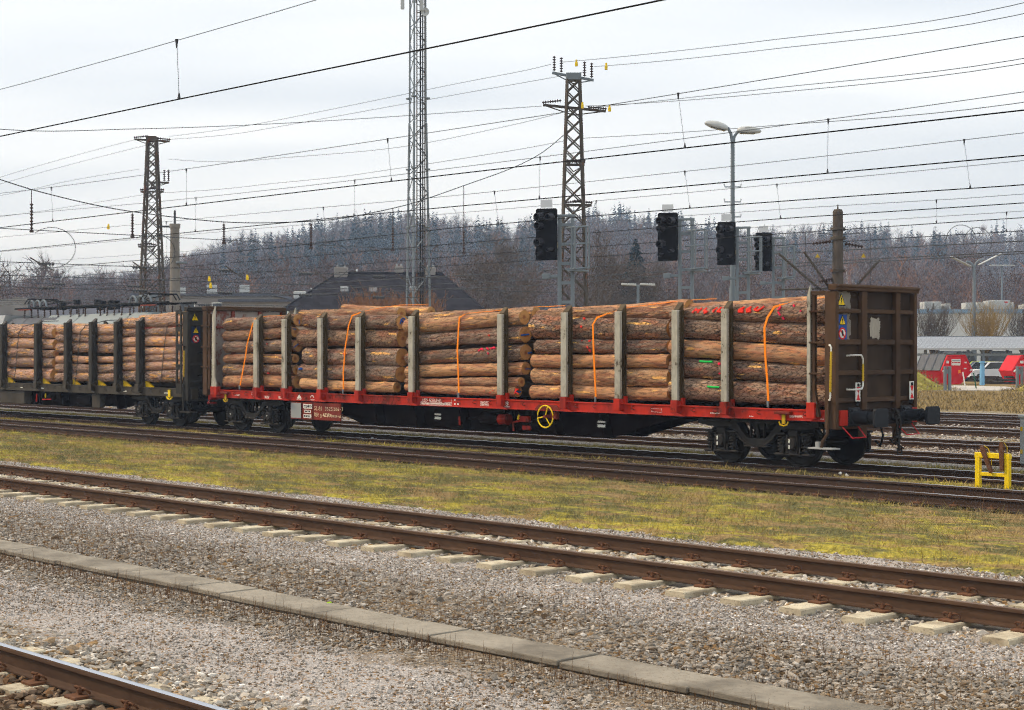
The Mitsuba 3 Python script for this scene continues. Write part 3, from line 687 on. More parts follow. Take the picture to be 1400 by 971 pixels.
def bulkhead(w, X, sg, main, panelmat, fascia, ovals, handles, tail):
    """end wall of a wagon: outer face at X looking along sg; its wings reach back 0.62 m along the sides."""
    y0, y1, t = 25.13, 27.85, 3.44
    fx = lambda d: X - sg * d              # d metres inwards
    def bx(mb, d0, d1, ya, yb, za, zb, bev=.008): return mb.bb(min(fx(d0), fx(d1)), max(fx(d0), fx(d1)), ya, yb, za, zb, bev)
    e = numbered(w + '__end_wall')
    zb_ = [(2.99, 3.07), (2.39, 2.49), (1.81, 1.90), (1.29, 1.38)]
    ribs = [(25.98, 26.15, .62), (27.12, 27.27, .50)]
    ys = [25.20, 25.98, 27.12, 27.78]; ye = [25.98, 27.12, 27.78]
    zs = [.80, 1.335, 1.855, 2.44, 3.03, 3.43]
    for i in range(3):
        for j in range(5):
            obj('panel', bx(MB(), .105, .125, ys[i] + .002, ye[i] - .002, zs[j] + .002, zs[j + 1] - .002, 0), panelmat, e)
    for (ya, yb, za) in ribs:
        r = bx(MB(), .0, .10, ya, yb, za, t - .03, .01); obj('rib', r, main, e)
    for za, zb in zb_:
        for (ya, yb) in ((25.20, 25.975), (26.155, 27.115), (27.275, 27.78)):
            obj('cross_bar', bx(MB(), .025, .104, ya, yb, za, zb, .008), main, e)
    top = bx(MB(), -.03, .16, y0 - .03, y1 + .03, t - .03, t + .09, .012); bx(top, -.05, .10, y0 - .03, y1 + .03, t + .03, t + .075, .01)
    obj('top_beam', top, main, e)
    low = bx(MB(), .0, .13, y0 + .06, y1 - .06, .79, .86, .01); obj('bottom_beam', low, main, e)
    for s, (ya, yb) in ((-1, (y0, y0 + .10)), (1, (y1 - .10, y1))):
        wg = numbered(w + '__end_wing')
        ym = ya if s < 0 else yb
        M = XZ(ya)
        if ovals and s < 0:
            pl = Polygon([(fx(.34), 1.0), (fx(.64), 1.0), (fx(.66), t), (fx(.34), t)])
            holes = []
            for zc in (3.15, 2.62, 2.06, 1.50):
                a = np.linspace(0, 2 * PI, 20)[:-1]
                holes.append([(fx(.49) + .085 * math.cos(q), zc + (.13 if math.sin(q) > 0 else -.13) + .085 * math.sin(q)) for q in a])
            obj('pierced_plate', MB().prism(Polygon(pl.exterior.coords, holes), M, .03), main, wg)
        col = bx(MB(), .0, .26, ya, yb, .80, t - .035, .01); obj('corner_post', col, main, wg)
        fr = MB(); d = .56
        bx(fr, .262, .58, ya + .005, yb - .005, t - .12, t - .035, .006)
        if not ovals:
            M = XZ(ya + .02); pts = [(fx(.50), 1.16), (fx(.58), 1.16), (fx(.58), t - .12), (fx(.50), t - .12)]
            fr.prism(pts, M, .07)
            fr.prism([(fx(.40), 1.02), (fx(.50), 1.5), (fx(.50), 1.16), (fx(.50), 1.02)], M, .07)
        obj('wing_frame', fr, main, wg)
        for z in (3.02, 2.43, 1.84): obj('step', bx(MB(), .262, .60, ya - .035, yb + .02, z - .018, z + .018, .004), main, wg)
        if fascia:
            M = XZ(ya - .012 if s < 0 else yb - .03)
            obj('edge_post', MB().prism([(fx(.585), 1.245), (fx(.66), 1.245), (fx(.655), 3.33), (fx(.585), 3.52)] if sg > 0 else [(fx(.50), 1.245), (fx(.70), 1.245), (fx(.66), 1.45), (fx(.66), 3.25), (fx(.54), 3.55), (fx(.54), 1.45)], M, .042), fascia, wg)
    # signs, worn patches, grips
    if tail >= 0:
        k, yl, bl = MB(), MB(), MB(); S = fx(.105) + sg * .001
        pb = MB(); M = YZ(S if sg > 0 else S - .004); M[1, 3], M[2, 3] = 25.47, 2.73; pb.prism([(-.15, -.25), (.15, -.25), (.15, .23), (-.15, .23)], M, .004)
        obj('sign_board', pb, 'blue_paint' if tail else 'dark_blue', e)
        warning_triangle(k, yl, (25.44, 3.22), .27, S, sg); warning_triangle(k, yl, (25.47, 2.84), .22, S + sg * .005, sg)
        rr, ww = MB(), MB(); a = np.linspace(0, 2 * PI, 25)[:-1]
        for (mb, R, d) in ((rr, .115, .010), (ww, .085, .013)):
            M = YZ(S if sg > 0 else S - d); M[1, 3], M[2, 3] = 25.47, 2.60; mb.prism([(R * math.cos(q), R * math.sin(q)) for q in a], M, d)
        M = YZ(S if sg > 0 else S - .016); M[1, 3], M[2, 3] = 25.47, 2.60
        k.prism([(-.03, -.055), (-.005, -.055), (0, -.01), (.012, -.055), (.035, -.055), (.02, .0), (.03, .04), (.0, .065), (-.028, .04)], M, .016)
        rr.prism([(-.085, .055), (-.055, .085), (.085, -.055), (.055, -.085)], M, .0145)
        obj('warning_symbol', k, 'sign_black', e); obj('warning_triangle', yl, 'yellow_paint', e, split=True); obj('prohibition_ring', rr, 'sign_red', e); obj('prohibition_disc', ww, 'white_paint', e)
    if tail:
        pr = np.random.RandomState(4)
        def blob(c, a, b, n=22): 
            t_ = np.linspace(0, 2 * PI, n)[:-1]; q = 1 + .12 * pr.randn(n - 1)
            return [(c[0] + a * q[i] * np.sign(math.cos(x)) * abs(math.cos(x)) ** .5, c[1] + b * q[i] * np.sign(math.sin(x)) * abs(math.sin(x)) ** .5) for i, x in enumerate(t_)]
        pm = MB(); S = fx(.105)
        for c, a, b in (((26.55, 2.72), .17, .21),): pm.prism(blob(c, a, b), YZ(S), .0008)
        obj('scraped_patch', pm, 'scraped_paint', e, label='pale scraped patch of bare paint')
        pm = MB()
        for c, a, b in (((25.50, 2.72), .25, .25), ((25.52, 3.22), .24, .17)): pm.prism(blob(c, a, b), YZ(S), .0006)
        obj('dusty_patch', pm, 'dusty_paint', e)
        for y in (25.79, 27.60):
            tb = MB().box((X + sg * .03, y, 1.49), (.02, .15, .36), .006); tp = numbered(w + '__tail_board'); obj_key(tp, tb, 'white_paint')
            tr = MB()
            for q in (-1, 1):
                M = YZ(X + sg * .04); M[1, 3], M[2, 3] = y, 1.46; tr.prism([(-.055, q * .125), (.055, q * .125), (0, 0)][::1 if q < 0 else -1], M, .006)
            tr2 = MB(); obj('red_triangle', tr, 'sign_red', tp)
            obj('lamp_socket', tr2.box((X + sg * .045, y, 1.62), (.02, .06, .06), .004).bb(X, X + .04, y - .035, y + .035, 1.22, 1.32, .006), 'soot_black', tp)
    # grips
    hx = X + sg * .0
    g = MB().path([(hx - sg * .02, 25.50, 2.18), (hx + sg * .12, 25.50, 2.19), (hx + sg * .14, 25.74, 2.19), (hx + sg * .14, 25.80, 2.12), (hx + sg * .14, 25.80, 1.62), (hx + sg * .14, 25.76, 1.55), (hx + sg * .12, 25.50, 1.54), (hx - sg * .02, 25.50, 1.54)], .018, 8)
    gk = obj('grip', g, 'white_paint' if handles else 'soot_black', w, smooth=50)
    obj('grip_sleeve', MB().tube((hx + sg * .14, 25.80, 1.70), (hx + sg * .14, 25.80, 2.02), .0215, 8), 'dirty_yellow', gk, smooth=50)
    xg = fx(.08)
    g = MB().path([(xg + sg * -.06, 25.12, 2.38), (xg, 25.05, 2.38), (xg + sg * .04, 25.04, 2.34), (xg + sg * .02, 25.04, 1.40), (xg, 25.05, 1.35), (xg - sg * .08, 25.12, 1.35)], .018, 8)
    gk = obj('grip', g, 'white_paint' if handles else 'soot_black', w, smooth=50)
    obj('grip_sleeve', MB().tube((xg + sg * .037, 25.04, 2.26), (xg + sg * .022, 25.04, 1.50), .0215, 8), 'dirty_yellow', gk, smooth=50)
def obj_key(key, mb, mat):
    v, f = mb.get(); scene[key] = mikit.ply((v, f), mat, False); return key
tex('scraped_paint', worn(srgb(168, 160, 146), srgb(128, 92, 66), srgb(140, 128, 112), 4, .55), .7)
tex('dusty_paint', worn(srgb(136, 130, 120), srgb(90, 74, 60), srgb(112, 104, 94), 3, .5), .7)
flat('rust_red', srgb(118, 54, 42), .8); flat('dark_blue', srgb(34, 52, 92), .5)

def stake(w, x0, x1, y, front, back, foot, zf=3.11, zr=3.27, s=-1):
    """two-piece side stake in its pocket, s = -1 on the camera's side."""
    st = numbered(w + '__stake'); X = (x0 + x1) / 2; d = x1 - x0
    yy = lambda a, b: sorted((y - s * a, y - s * b))
    mb = MB(); ya, yb = yy(.0, .07); mb.bb(x0, x1, ya, yb, 1.25, zf, .010); obj_key(st, mb, front)
    ya, yb = yy(.072, .215)
    bk = MB(); M = YZ(x0 + .01)
    p = [(ya, 1.06), (yb, 1.06), (yb, zr), (ya, zr - .14)] if s < 0 else [(ya, 1.06), (yb, 1.06), (yb, zr - .14), (ya, zr)]
    bk.prism(p, M, d - .03)
    for (a, b) in ((.085, .105), (.135, .150), (.185, .205)):
        c0, c1 = yy(a, b); bk.bb(x1 - .025, x1 + .004, c0, c1, 1.1, zr - .16, .003)
    obj('stake_web', bk, back, st)
    ft = MB(); ya, yb = yy(-.03, .12); ft.bb(x0 - .004, x1 + .006, ya, yb, 1.0, 1.246, .008)
    ya, yb = yy(.10, .20); ft.bb(x0 - .004, x1 + .05, ya, yb, 1.152, 1.30, .008)
    obj('pocket', ft, foot, st)
    gs = MB(); ya, yb = yy(-.028, .06)
    M = np.eye(4); M[:3, 3] = (0, 0, 1.145); gs.prism([(x1 + .008, ya), (x1 + .24, yb), (x1 + .008, yb)] if s < 0 else [(x1 + .008, yb), (x1 + .008, ya), (x1 + .24, ya)], M, .012)
    M = XZ(ya + (.0 if s < 0 else .06)); gs.prism([(x0 + .01, .998), (x1 + .0, .998), (x1 + .20, .93), (x0 + .14, .93)], M, .03)
    obj('gusset', gs, foot, st)
    return st

def flat_lettering(w, txt, x, z, h, mat, y, bold=False):
    m = meshkit.text_mesh(txt, h, .002, bold); M = np.eye(4); M[:3, 0], M[:3, 1], M[:3, 2], M[:3, 3] = (1, 0, 0), (0, 0, 1), (0, -1, 0), (x, y, z)
    return obj('lettering', MB().mesh(m, M), mat, w)

# ---- the red wagon
red = thing('timber_wagon', 'red flat wagon with white stakes and a brown end wall, loaded with logs', 'freight wagon', 'timber wagons coupled together')
YS = 25.25
sill = MB().bb(-39.75, -18.10, YS, YS + .09, .93, 1.148, .006); sill.bb(-39.75, -18.10, YS - .022, YS, 1.120, 1.150, .004).bb(-39.75, -18.10, YS - .016, YS, .928, .946, .003)
obj('side_sill', sill, 'red_paint', red)
obj('side_sill', MB().bb(-39.75, -18.10, 27.72, 27.81, .93, 1.148, .006), 'red_paint', red)
obj('end_sill', MB().bb(-18.10, -18.02, 25.50, 27.52, .86, 1.15, .008), 'underframe_paint', red); obj('corner_plate', MB().bb(-18.10, -18.02, 25.25, 25.497, .86, 1.15, .008), 'red_paint', red); obj('corner_plate', MB().bb(-18.10, -18.02, 27.523, 27.81, .86, 1.15, .008), 'red_paint', red); obj('end_sill', MB().bb(-39.83, -39.75, 25.25, 27.81, .86, 1.15, .008), 'red_paint', red)
obj('floor', MB().bb(-39.74, -18.11, 25.35, 27.71, 1.06, 1.12), 'underframe_paint', red)
fb = MB(); M = XZ(25.98)
fb.prism([(-36.0, .93), (-22.2, .93), (-22.9, .80), (-24.6, .36), (-33.6, .36), (-35.3, .80)], M, .04)
M = XZ(27.04); fb.prism([(-36.0, .93), (-22.2, .93), (-22.9, .80), (-24.6, .36), (-33.6, .36), (-35.3, .80)], M, .04)
fb.bb(-33.6, -24.6, 25.90, 26.10, .34, .37, .004).bb(-33.6, -24.6, 26.96, 27.16, .34, .37, .004)
obj('centre_sill', fb, 'underframe_paint', red)
for x in (-33.2, -31.6, -29.9, -28.3, -26.7, -25.2):
    r = MB().prism([(x, .93), (x + .45, .93), (x + .62, .37), (x + .54, .37)], XZ(25.70), .30); obj('outrigger', r, 'underframe_paint', red)
for x in (-38.0, -36.9, -20.3, -19.2): obj('outrigger', MB().bb(x, x + .1, 25.34, 27.7, .95, 1.06), 'underframe_paint', red)
obj('bolster_beam', MB().bb(-38.4, -37.5, 25.4, 27.6, .93, 1.05).bb(-20.7, -19.8, 25.4, 27.6, .93, 1.05), 'underframe_paint', red)
for x0, x1 in ((-37.38, -37.19), (-36.04, -35.86), (-34.42, -34.24), (-32.8, -32.63), (-30.68, -30.5), (-27.47, -27.3), (-25.39, -25.21), (-23.76, -23.59), (-22.15, -21.98), (-20.84, -20.68)):
    stake(red, x0, x1, 25.14, 'stake_paint', 'olive_steel', 'red_paint'); stake(red, x0, x1, 27.92, 'stake_paint', 'olive_steel', 'red_paint', s=1)
bulkhead(red, -18.05, 1, 'brown_steel', 'brown_panel', 'stake_paint', False, True, 1)
bulkhead(red, -39.86, -1, 'brown_steel', 'brown_panel', 'stake_paint', False, True, -1) if False else None
# left end: only the inner side and the wing show
def left_end():
    e = numbered(red + '__end_wall')
    for a_, b_ in zip((25.2, 26.06, 26.98), (26.055, 26.975, 27.8)): obj('panel', MB().bb(-39.84, -39.80, a_, b_, 1.2, 3.4), 'rusty_wagon', e)
    for y in (25.24, 26.06, 26.98, 27.76): obj('rib', MB().bb(-39.798, -39.74, y - .05, y + .05, 1.2, 3.405, .008), 'rust_red', e)
    obj('cross_bar', MB().bb(-39.798, -39.76, 25.2, 27.8, 2.9, 2.96, .006), 'rust_red', e)
    obj('top_beam', MB().bb(-39.92, -39.70, 25.10, 27.88, 3.41, 3.53, .012), 'brown_steel', e)
    for y in (25.3, 26.1, 27.0, 27.7): obj('rib', MB().bb(-39.92, -39.842, y - .08, y + .08, .95, 3.405, .01), 'brown_steel', e)
    for s, ya in ((-1, 25.12), (1, 27.74)):
        g = numbered(red + '__end_wing')
        obj('corner_post', MB().bb(-39.90, -39.68, ya, ya + .12, 1.0, 3.405, .01).bb(-39.66, -39.56, ya + .02, ya + .10, 1.16, 3.3, .006), 'brown_steel', g)
        for z in (2.97, 2.36, 1.80): obj('step', MB().bb(-39.95, -39.46, ya - .03, ya + .14, z - .018, z + .018, .004), 'brown_steel', g)
        M = XZ(ya - .03 if s < 0 else ya + .11)
        obj('edge_post', MB().prism([(-39.42, 1.245), (-39.16, 1.245), (-39.16, 1.32), (-39.24, 1.5), (-39.22, 3.52), (-39.36, 3.24), (-39.38, 1.5)], M, .045), 'stake_paint', g)
        obj('pocket', MB().bb(-39.45, -39.14, ya - .035 if s < 0 else ya, ya + .12, 1.0, 1.243, .008), 'red_paint', g)
left_end()
for s, ya in ((-1, 25.10), (1, 27.78)): obj('pocket', MB().bb(-18.72, -18.52, ya, ya + .12, .98, 1.29, .008), 'red_paint', red)
for xc in (-37.98, -20.22): bogie(red, xc, xc > -30)
buffer_pair(red, -18.02, 1); buffer_pair(red, -39.83, -1); coupling(red, -18.02, 1); coupling(red, -39.83, -1)
# things hung under the sill
pl = MB().bb(-35.78, -33.57, 25.26, 25.30, .44, .90, .006); pk = numbered(red + '__number_board'); obj_key(pk, pl, 'red_plate_paint'); labels[pk] = {'label': 'hanging red board with the wagon number in cream lettering'}
obj('grey_panel', MB().bb(-35.76, -35.30, 25.254, 25.259, .47, .87), 'cabinet_grey', pk)
obj('frame_bar', MB().bb(-35.28, -35.24, 25.252, 25.258, .45, .89).bb(-34.78, -34.75, 25.252, 25.258, .45, .89), 'soot_black', pk)
for z, h, a, b in ((.79, .12, -35.20, -34.80), (.655, .08, -35.14, -34.86), (.53, .10, -35.18, -34.84)):
    obj('data_plate', MB().bb(a, b, 25.253, 25.258, z - h / 2, z + h / 2), 'white_paint', pk)
    dl = MB(); q = random.Random(int(z * 100)); x = a + .03
    while x < b - .05: wd = q.uniform(.02, .06); dl.bb(x, min(x + wd, b - .02), 25.2505, 25.2528, z - h * .28, z + h * .28); x += wd + .02
    obj('print', dl, 'sign_black', pk)
flat_lettering(pk, '31 81   3523 104-7', -34.72, .70, .095, 'cream_lettering', 25.2575)
flat_lettering(pk, 'RIV', -34.72, .535, .095, 'cream_lettering', 25.2575); flat_lettering(pk, 'A-', -34.44, .535, .075, 'cream_lettering', 25.2575); flat_lettering(pk, 'RCW', -34.32, .535, .09, 'cream_lettering', 25.2575, True); flat_lettering(pk, 'Rnoos-uz', -34.02, .535, .075, 'cream_lettering', 25.2575)
obj('underline', MB().bb(-34.45, -34.38, 25.255, 25.2575, .505, .515), 'cream_lettering', pk)
# handwheel
hw = numbered(red + '__handwheel'); W_ = MB().ring((-25.9, 25.17, .80), (0, 1, 0), .245, .017, 32, 8); obj_key(hw, W_, 'yellow_paint'); labels[hw] = {'label': 'yellow three spoked brake handwheel'}
sp = MB()
for a in (.35, .35 + 2 * PI / 3, .35 + 4 * PI / 3): sp.tube((-25.9, 25.17, .80), (-25.9 + .24 * math.sin(a), 25.17, .80 + .24 * math.cos(a)), .014, 7)
obj('spoke', sp, 'yellow_paint', hw, smooth=50)
obj('hub', MB().tube((-25.9, 25.14, .80), (-25.9, 25.40, .80), .04, 12).box((-25.78, 25.35, .82), (.2, .1, .16), .01), 'red_plate_paint', hw, smooth=40)
obj('wheel_recess', MB().prism([(-26.35, .93), (-26.18, 1.06), (-25.62, 1.06), (-25.45, .93)], XZ(25.236), .012), 'red_plate_paint', red)
# lashing hooks, small marks, yellow hooks
q = random.Random(8)
for x in np.arange(-39.0, -18.4, .56):
    if min(abs(x - s) for s in (-37.28, -35.95, -34.33, -32.7, -30.6, -27.4, -25.3, -23.67, -22.06, -20.76)) < .3: continue
    h = MB().path([(x + .03, 25.245, 1.10), (x + .03, 25.20, 1.095), (x - .01, 25.19, 1.06), (x + .02, 25.215, 1.03), (x + .05, 25.24, 1.03)], .011, 5); obj('lashing_hook', h, 'red_plate_paint', red)
for x in (-38.86, -19.34):
    b_ = MB().bb(x - .16, x + .20, 25.13, 25.25, 1.05, 1.10, .008); obj('hook_bracket', b_, 'red_plate_paint', red)
    hk = MB().bb(x - .02, x + .06, 25.19, 25.215, .86, 1.04, .004).path([(x - .09, 25.2, .90), (x - .06, 25.2, .84), (x + .02, 25.2, .82), (x + .10, 25.2, .84), (x + .13, 25.2, .90)], .016, 6)
    obj('rope_hook', hk, 'dirty_yellow', red, smooth=50)
def mark(parts):
    mb = MB()
    for (x0, x1, z0, z1) in parts: mb.bb(x0, x1, YS - .003, YS + .001, z0, z1)
    obj('sill_marking', mb, 'white_paint', red)
q = random.Random(5)
def scribble(x0, x1, z0, z1, rows):
    out = []; h = (z1 - z0) / rows
    for r in range(rows):
        x = x0
        while x < x1 - .01: wd = q.uniform(.012, .035); out.append((x, min(x + wd, x1), z0 + r * h + h * .15, z0 + (r + 1) * h - h * .15)); x += wd + .012
    return out
def outline(x0, x1, z0, z1, t=.008): return [(x0, x1, z0, z0 + t), (x0, x1, z1 - t, z1), (x0, x0 + t, z0, z1), (x1 - t, x1, z0, z1)]
mark(scribble(-38.45, -38.2, 1.0, 1.04, 1)); mark(scribble(-36.98, -36.76, .955, 1.03, 3)); mark(scribble(-36.32, -36.08, .955, 1.03, 3))
ov = MB().ring((-37.5, YS - .002, 1.075), (0, 1, 0), .11, .006, 20, 4, .55); obj('sill_marking', ov, 'white_paint', red); mark(scribble(-37.58, -37.42, 1.06, 1.09, 1)); mark(scribble(-37.53, -37.46, .965, 1.0, 1))
mb = MB().prism([(-35.37, 1.10), (-35.48, .99), (-35.26, .99)], XZ(YS - .003), .004); obj('sill_marking', mb, 'white_paint', red); mark(scribble(-35.48, -35.26, .955, .985, 1))
a = np.linspace(0, PI, 9); obj('sill_marking', MB().path(np.stack([-34.78 + .075 * np.cos(a), a * 0 + YS - .002, 1.015 + .065 * np.sin(a)], -1), .013, 4), 'white_paint', red); mark(scribble(-34.86, -34.70, .955, .985, 1))
gx0, gx1 = -30.32, -29.18
mark(outline(gx0 + .06, gx1, 1.03, 1.13) + outline(gx0, gx1, .95, 1.035)); flat_lettering(red, 'A B1 B2 C2 C4 D', gx0 + .10, 1.052, .058, 'white_paint', YS - .001, True)
mark(scribble(gx0 + .03, gx1 - .03, .962, 1.022, 1))
for (x, z) in ((-29.06, 1.10), (-29.06, 1.0), (-28.95, 1.0)): mark([(x - .03, x + .03, z - .022, z + .022)])
mark(outline(-28.16, -27.86, .98, 1.09) + scribble(-28.13, -27.9, 1.0, 1.07, 2))
obj('sill_marking', MB().ring((-27.30 + .06, YS - .002, 1.06), (0, 1, 0), .05, .008, 16, 4), 'white_paint', red); mark([(-27.265, -27.215, 1.035, 1.085)]); mark(scribble(-27.32, -27.15, .965, 1.0, 1))
mark(outline(-22.8, -22.5, .99, 1.06, .005)); mark(scribble(-21.2, -20.9, 1.0, 1.03, 1)); mark(scribble(-20.2, -20.1, .965, .99, 1)); mark(outline(-19.22, -18.9, .99, 1.03, .005) + scribble(-19.2, -18.92, 1.0, 1.022, 1)); mark(scribble(-18.5, -18.4, .965, .99, 1))
for x in (-30.1, -24.6):
    obj('hanging_plate', MB().bb(x, x + .22, 25.50, 25.52, .70, .74).bb(x, x + .22, 25.50, 25.52, .60, .66), 'white_paint', red)
obj('brake_cylinder', MB().tube((-28.6, 25.75, .66), (-28.0, 25.75, .66), .15, 16).tube((-28.9, 25.75, .66), (-28.6, 25.75, .66), .03, 8), 'underframe_paint', red, smooth=40)
obj('brake_valve', MB().tube((-28.0, 25.75, .66), (-27.72, 25.75, .66), .13, 16).box((-26.95, 25.55, .70), (.3, .1, .14), .01).box((-26.9, 25.55, .5), (.26, .06, .1), .01), 'red_paint', red, smooth=40, split=True)
obj('brake_lever', MB().tube((-27.3, 25.50, .62), (-27.28, 25.50, .42), .025, 8).tube((-27.3, 25.5, .62), (-27.0, 25.5, .66), .02, 6).tube((-29.3, 25.6, .68), (-29.28, 25.6, .48), .025, 6), 'red_paint', red, smooth=40, split=True)
obj('brake_rod', MB().tube((-26.9, 25.62, .66), (-25.9, 25.5, .70), .025, 6).tube((-29.2, 25.75, .64), (-28.6, 25.75, .64), .02, 6), 'underframe_paint', red, smooth=40, split=True)
obj('yellow_tag', MB().box((-27.12, 25.5, .74), (.05, .03, .12), .004, ry=.4), 'yellow_paint', red)
# steps at the right end
obj('step_board', MB().bb(-18.62, -18.05, 25.02, 25.28, .415, .445, .005).bb(-18.5, -18.42, 25.1, 25.2, .445, .55), 'cabinet_grey', red)
obj('step_pipe', MB().path([(-18.20, 25.10, 1.38), (-18.20, 25.08, .72), (-18.32, 25.08, .55), (-18.36, 25.10, .43)], .028, 8), 'brown_steel', red, smooth=50)
for y in (25.55, 27.35): obj('shunter_rail', MB().path([(-18.02, y - .25, .84), (-17.82, y - .22, .64), (-17.82, y + .22, .64), (-18.02, y + .25, .84)], .012, 6), 'sign_red', red, smooth=50)
obj('shunter_rail', MB().path([(-39.70, 25.28, .92), (-39.78, 25.2, .76), (-39.78, 25.5, .76)], .012, 6), 'sign_red', red)

# ---- the grey wagon
gry = thing('timber_wagon', 'dark grey wagon with dark stakes and an end wall pierced by ovals, loaded with logs', 'freight wagon', 'timber wagons coupled together')
GX0, GX1 = -62.3, -40.78
obj('side_sill', MB().bb(GX0, GX1, YS, YS + .09, .90, 1.15, .006).bb(GX0, GX1, YS - .02, YS, 1.125, 1.152, .004), 'grey_wagon_paint', gry); obj('side_sill', MB().bb(GX0, GX1, 27.72, 27.81, .90, 1.15, .006), 'grey_wagon_paint', gry)
obj('floor', MB().bb(GX0, GX1, 25.35, 27.71, 1.06, 1.12), 'underframe_paint', gry); obj('end_sill', MB().bb(GX1, GX1 + .08, 25.25, 27.81, .84, 1.15, .008), 'grey_wagon_paint', gry)
fb = MB()
for y in (25.98, 27.04): fb.prism([(-60, .93), (-44.9, .93), (-45.6, .80), (-47.4, .40), (-58, .40), (-59.5, .80)], XZ(y), .04)
obj('centre_sill', fb, 'underframe_paint', gry)
for x in (-57, -54.5, -52, -50, -48, -46.3): obj('outrigger', MB().prism([(x, .90), (x + .45, .90), (x + .62, .42), (x + .54, .42)], XZ(25.70), .30), 'underframe_paint', gry)
for x0 in (-61.0, -59.0, -57.2, -55.0, -52.86, -50.3, -48.24, -46.59, -45.02, -43.69):
    for s, y in ((-1, 25.14), (1, 27.92)):
        st = stake(gry, x0, x0 + .20, y, 'dark_stake_paint', 'dark_stake_paint', 'grey_wagon_paint', 3.16, 3.28, s)
    wd = MB().prism([(x0 + .24, 1.155), (x0 + .62, 1.155), (x0 + .24, 1.33)], XZ(25.34), .10); obj('wedge', wd, 'dirty_yellow', gry)
bulkhead(gry, GX1 + .06, 1, 'dark_stake_paint', 'dark_stake_paint', None, True, False, 0)
for xc in (-43.06, -60.2): bogie(gry, xc, False)
buffer_pair(gry, GX1 + .08, 1); coupling(gry, GX1 + .08, 1)
obj('air_tank', MB().lathe([(0, 0), (.16, .02), (.2, .1), (.2, .9), (.16, .98), (0, 1.0)], axis_frame((-48.3, 25.75, .66), (1, 0, 0)), 18), 'underframe_paint', gry, smooth=40)
obj('equipment_box', MB().bb(-54.0, -51.35, 25.32, 25.6, .45, .88, .012), 'grey_wagon_paint', gry); obj('equipment_box', MB().bb(-46.7, -46.2, 25.32, 25.5, .45, .88, .012), 'grey_wagon_paint', gry)
obj('brake_lever', MB().tube((-50.6, 25.4, .8), (-50.62, 25.4, .55), .025, 8).tube((-50.2, 25.4, .62), (-49.6, 25.4, .64), .02, 6), 'sign_red', gry, smooth=40, split=True)
obj('yellow_tag', MB().box((-49.9, 25.36, .76), (.05, .03, .14), .004), 'yellow_paint', gry)
for x in np.arange(-53.4, -41.2, .55):
    if min(abs(x - s - .1) for s in (-52.86, -50.3, -48.24, -46.59, -45.02, -43.69)) < .26: continue
    obj('lashing_hook', MB().path([(x + .03, 25.245, 1.09), (x + .03, 25.20, 1.085), (x - .01, 25.19, 1.05), (x + .02, 25.215, 1.02), (x + .05, 25.24, 1.02)], .011, 5), 'dark_stake_paint', gry)
hk = MB().bb(-41.88, -41.76, 25.17, 25.20, .88, 1.10, .004).path([(-41.98, 25.19, .90), (-41.92, 25.19, .84), (-41.82, 25.19, .82), (-41.72, 25.19, .84), (-41.66, 25.19, .90)], .02, 6)
obj('rope_hook', hk, 'yellow_paint', gry, smooth=50)
obj('step_board', MB().bb(-41.0, -40.45, 25.02, 25.28, .46, .49, .005), 'dark_stake_paint', gry); obj('step_pipe', MB().path([(-40.9, 25.1, 1.3), (-40.88, 25.08, .49)], .028, 8), 'dark_stake_paint', gry)
for i, x in enumerate((-51.5, -50.0, -44.6, -42.2)):
    mb = MB(); [mb.bb(x + .05 * k, x + .05 * k + .035, YS - .003, YS + .001, .985, 1.02) for k in range(4)]; obj('sill_marking', mb, 'white_paint', gry)

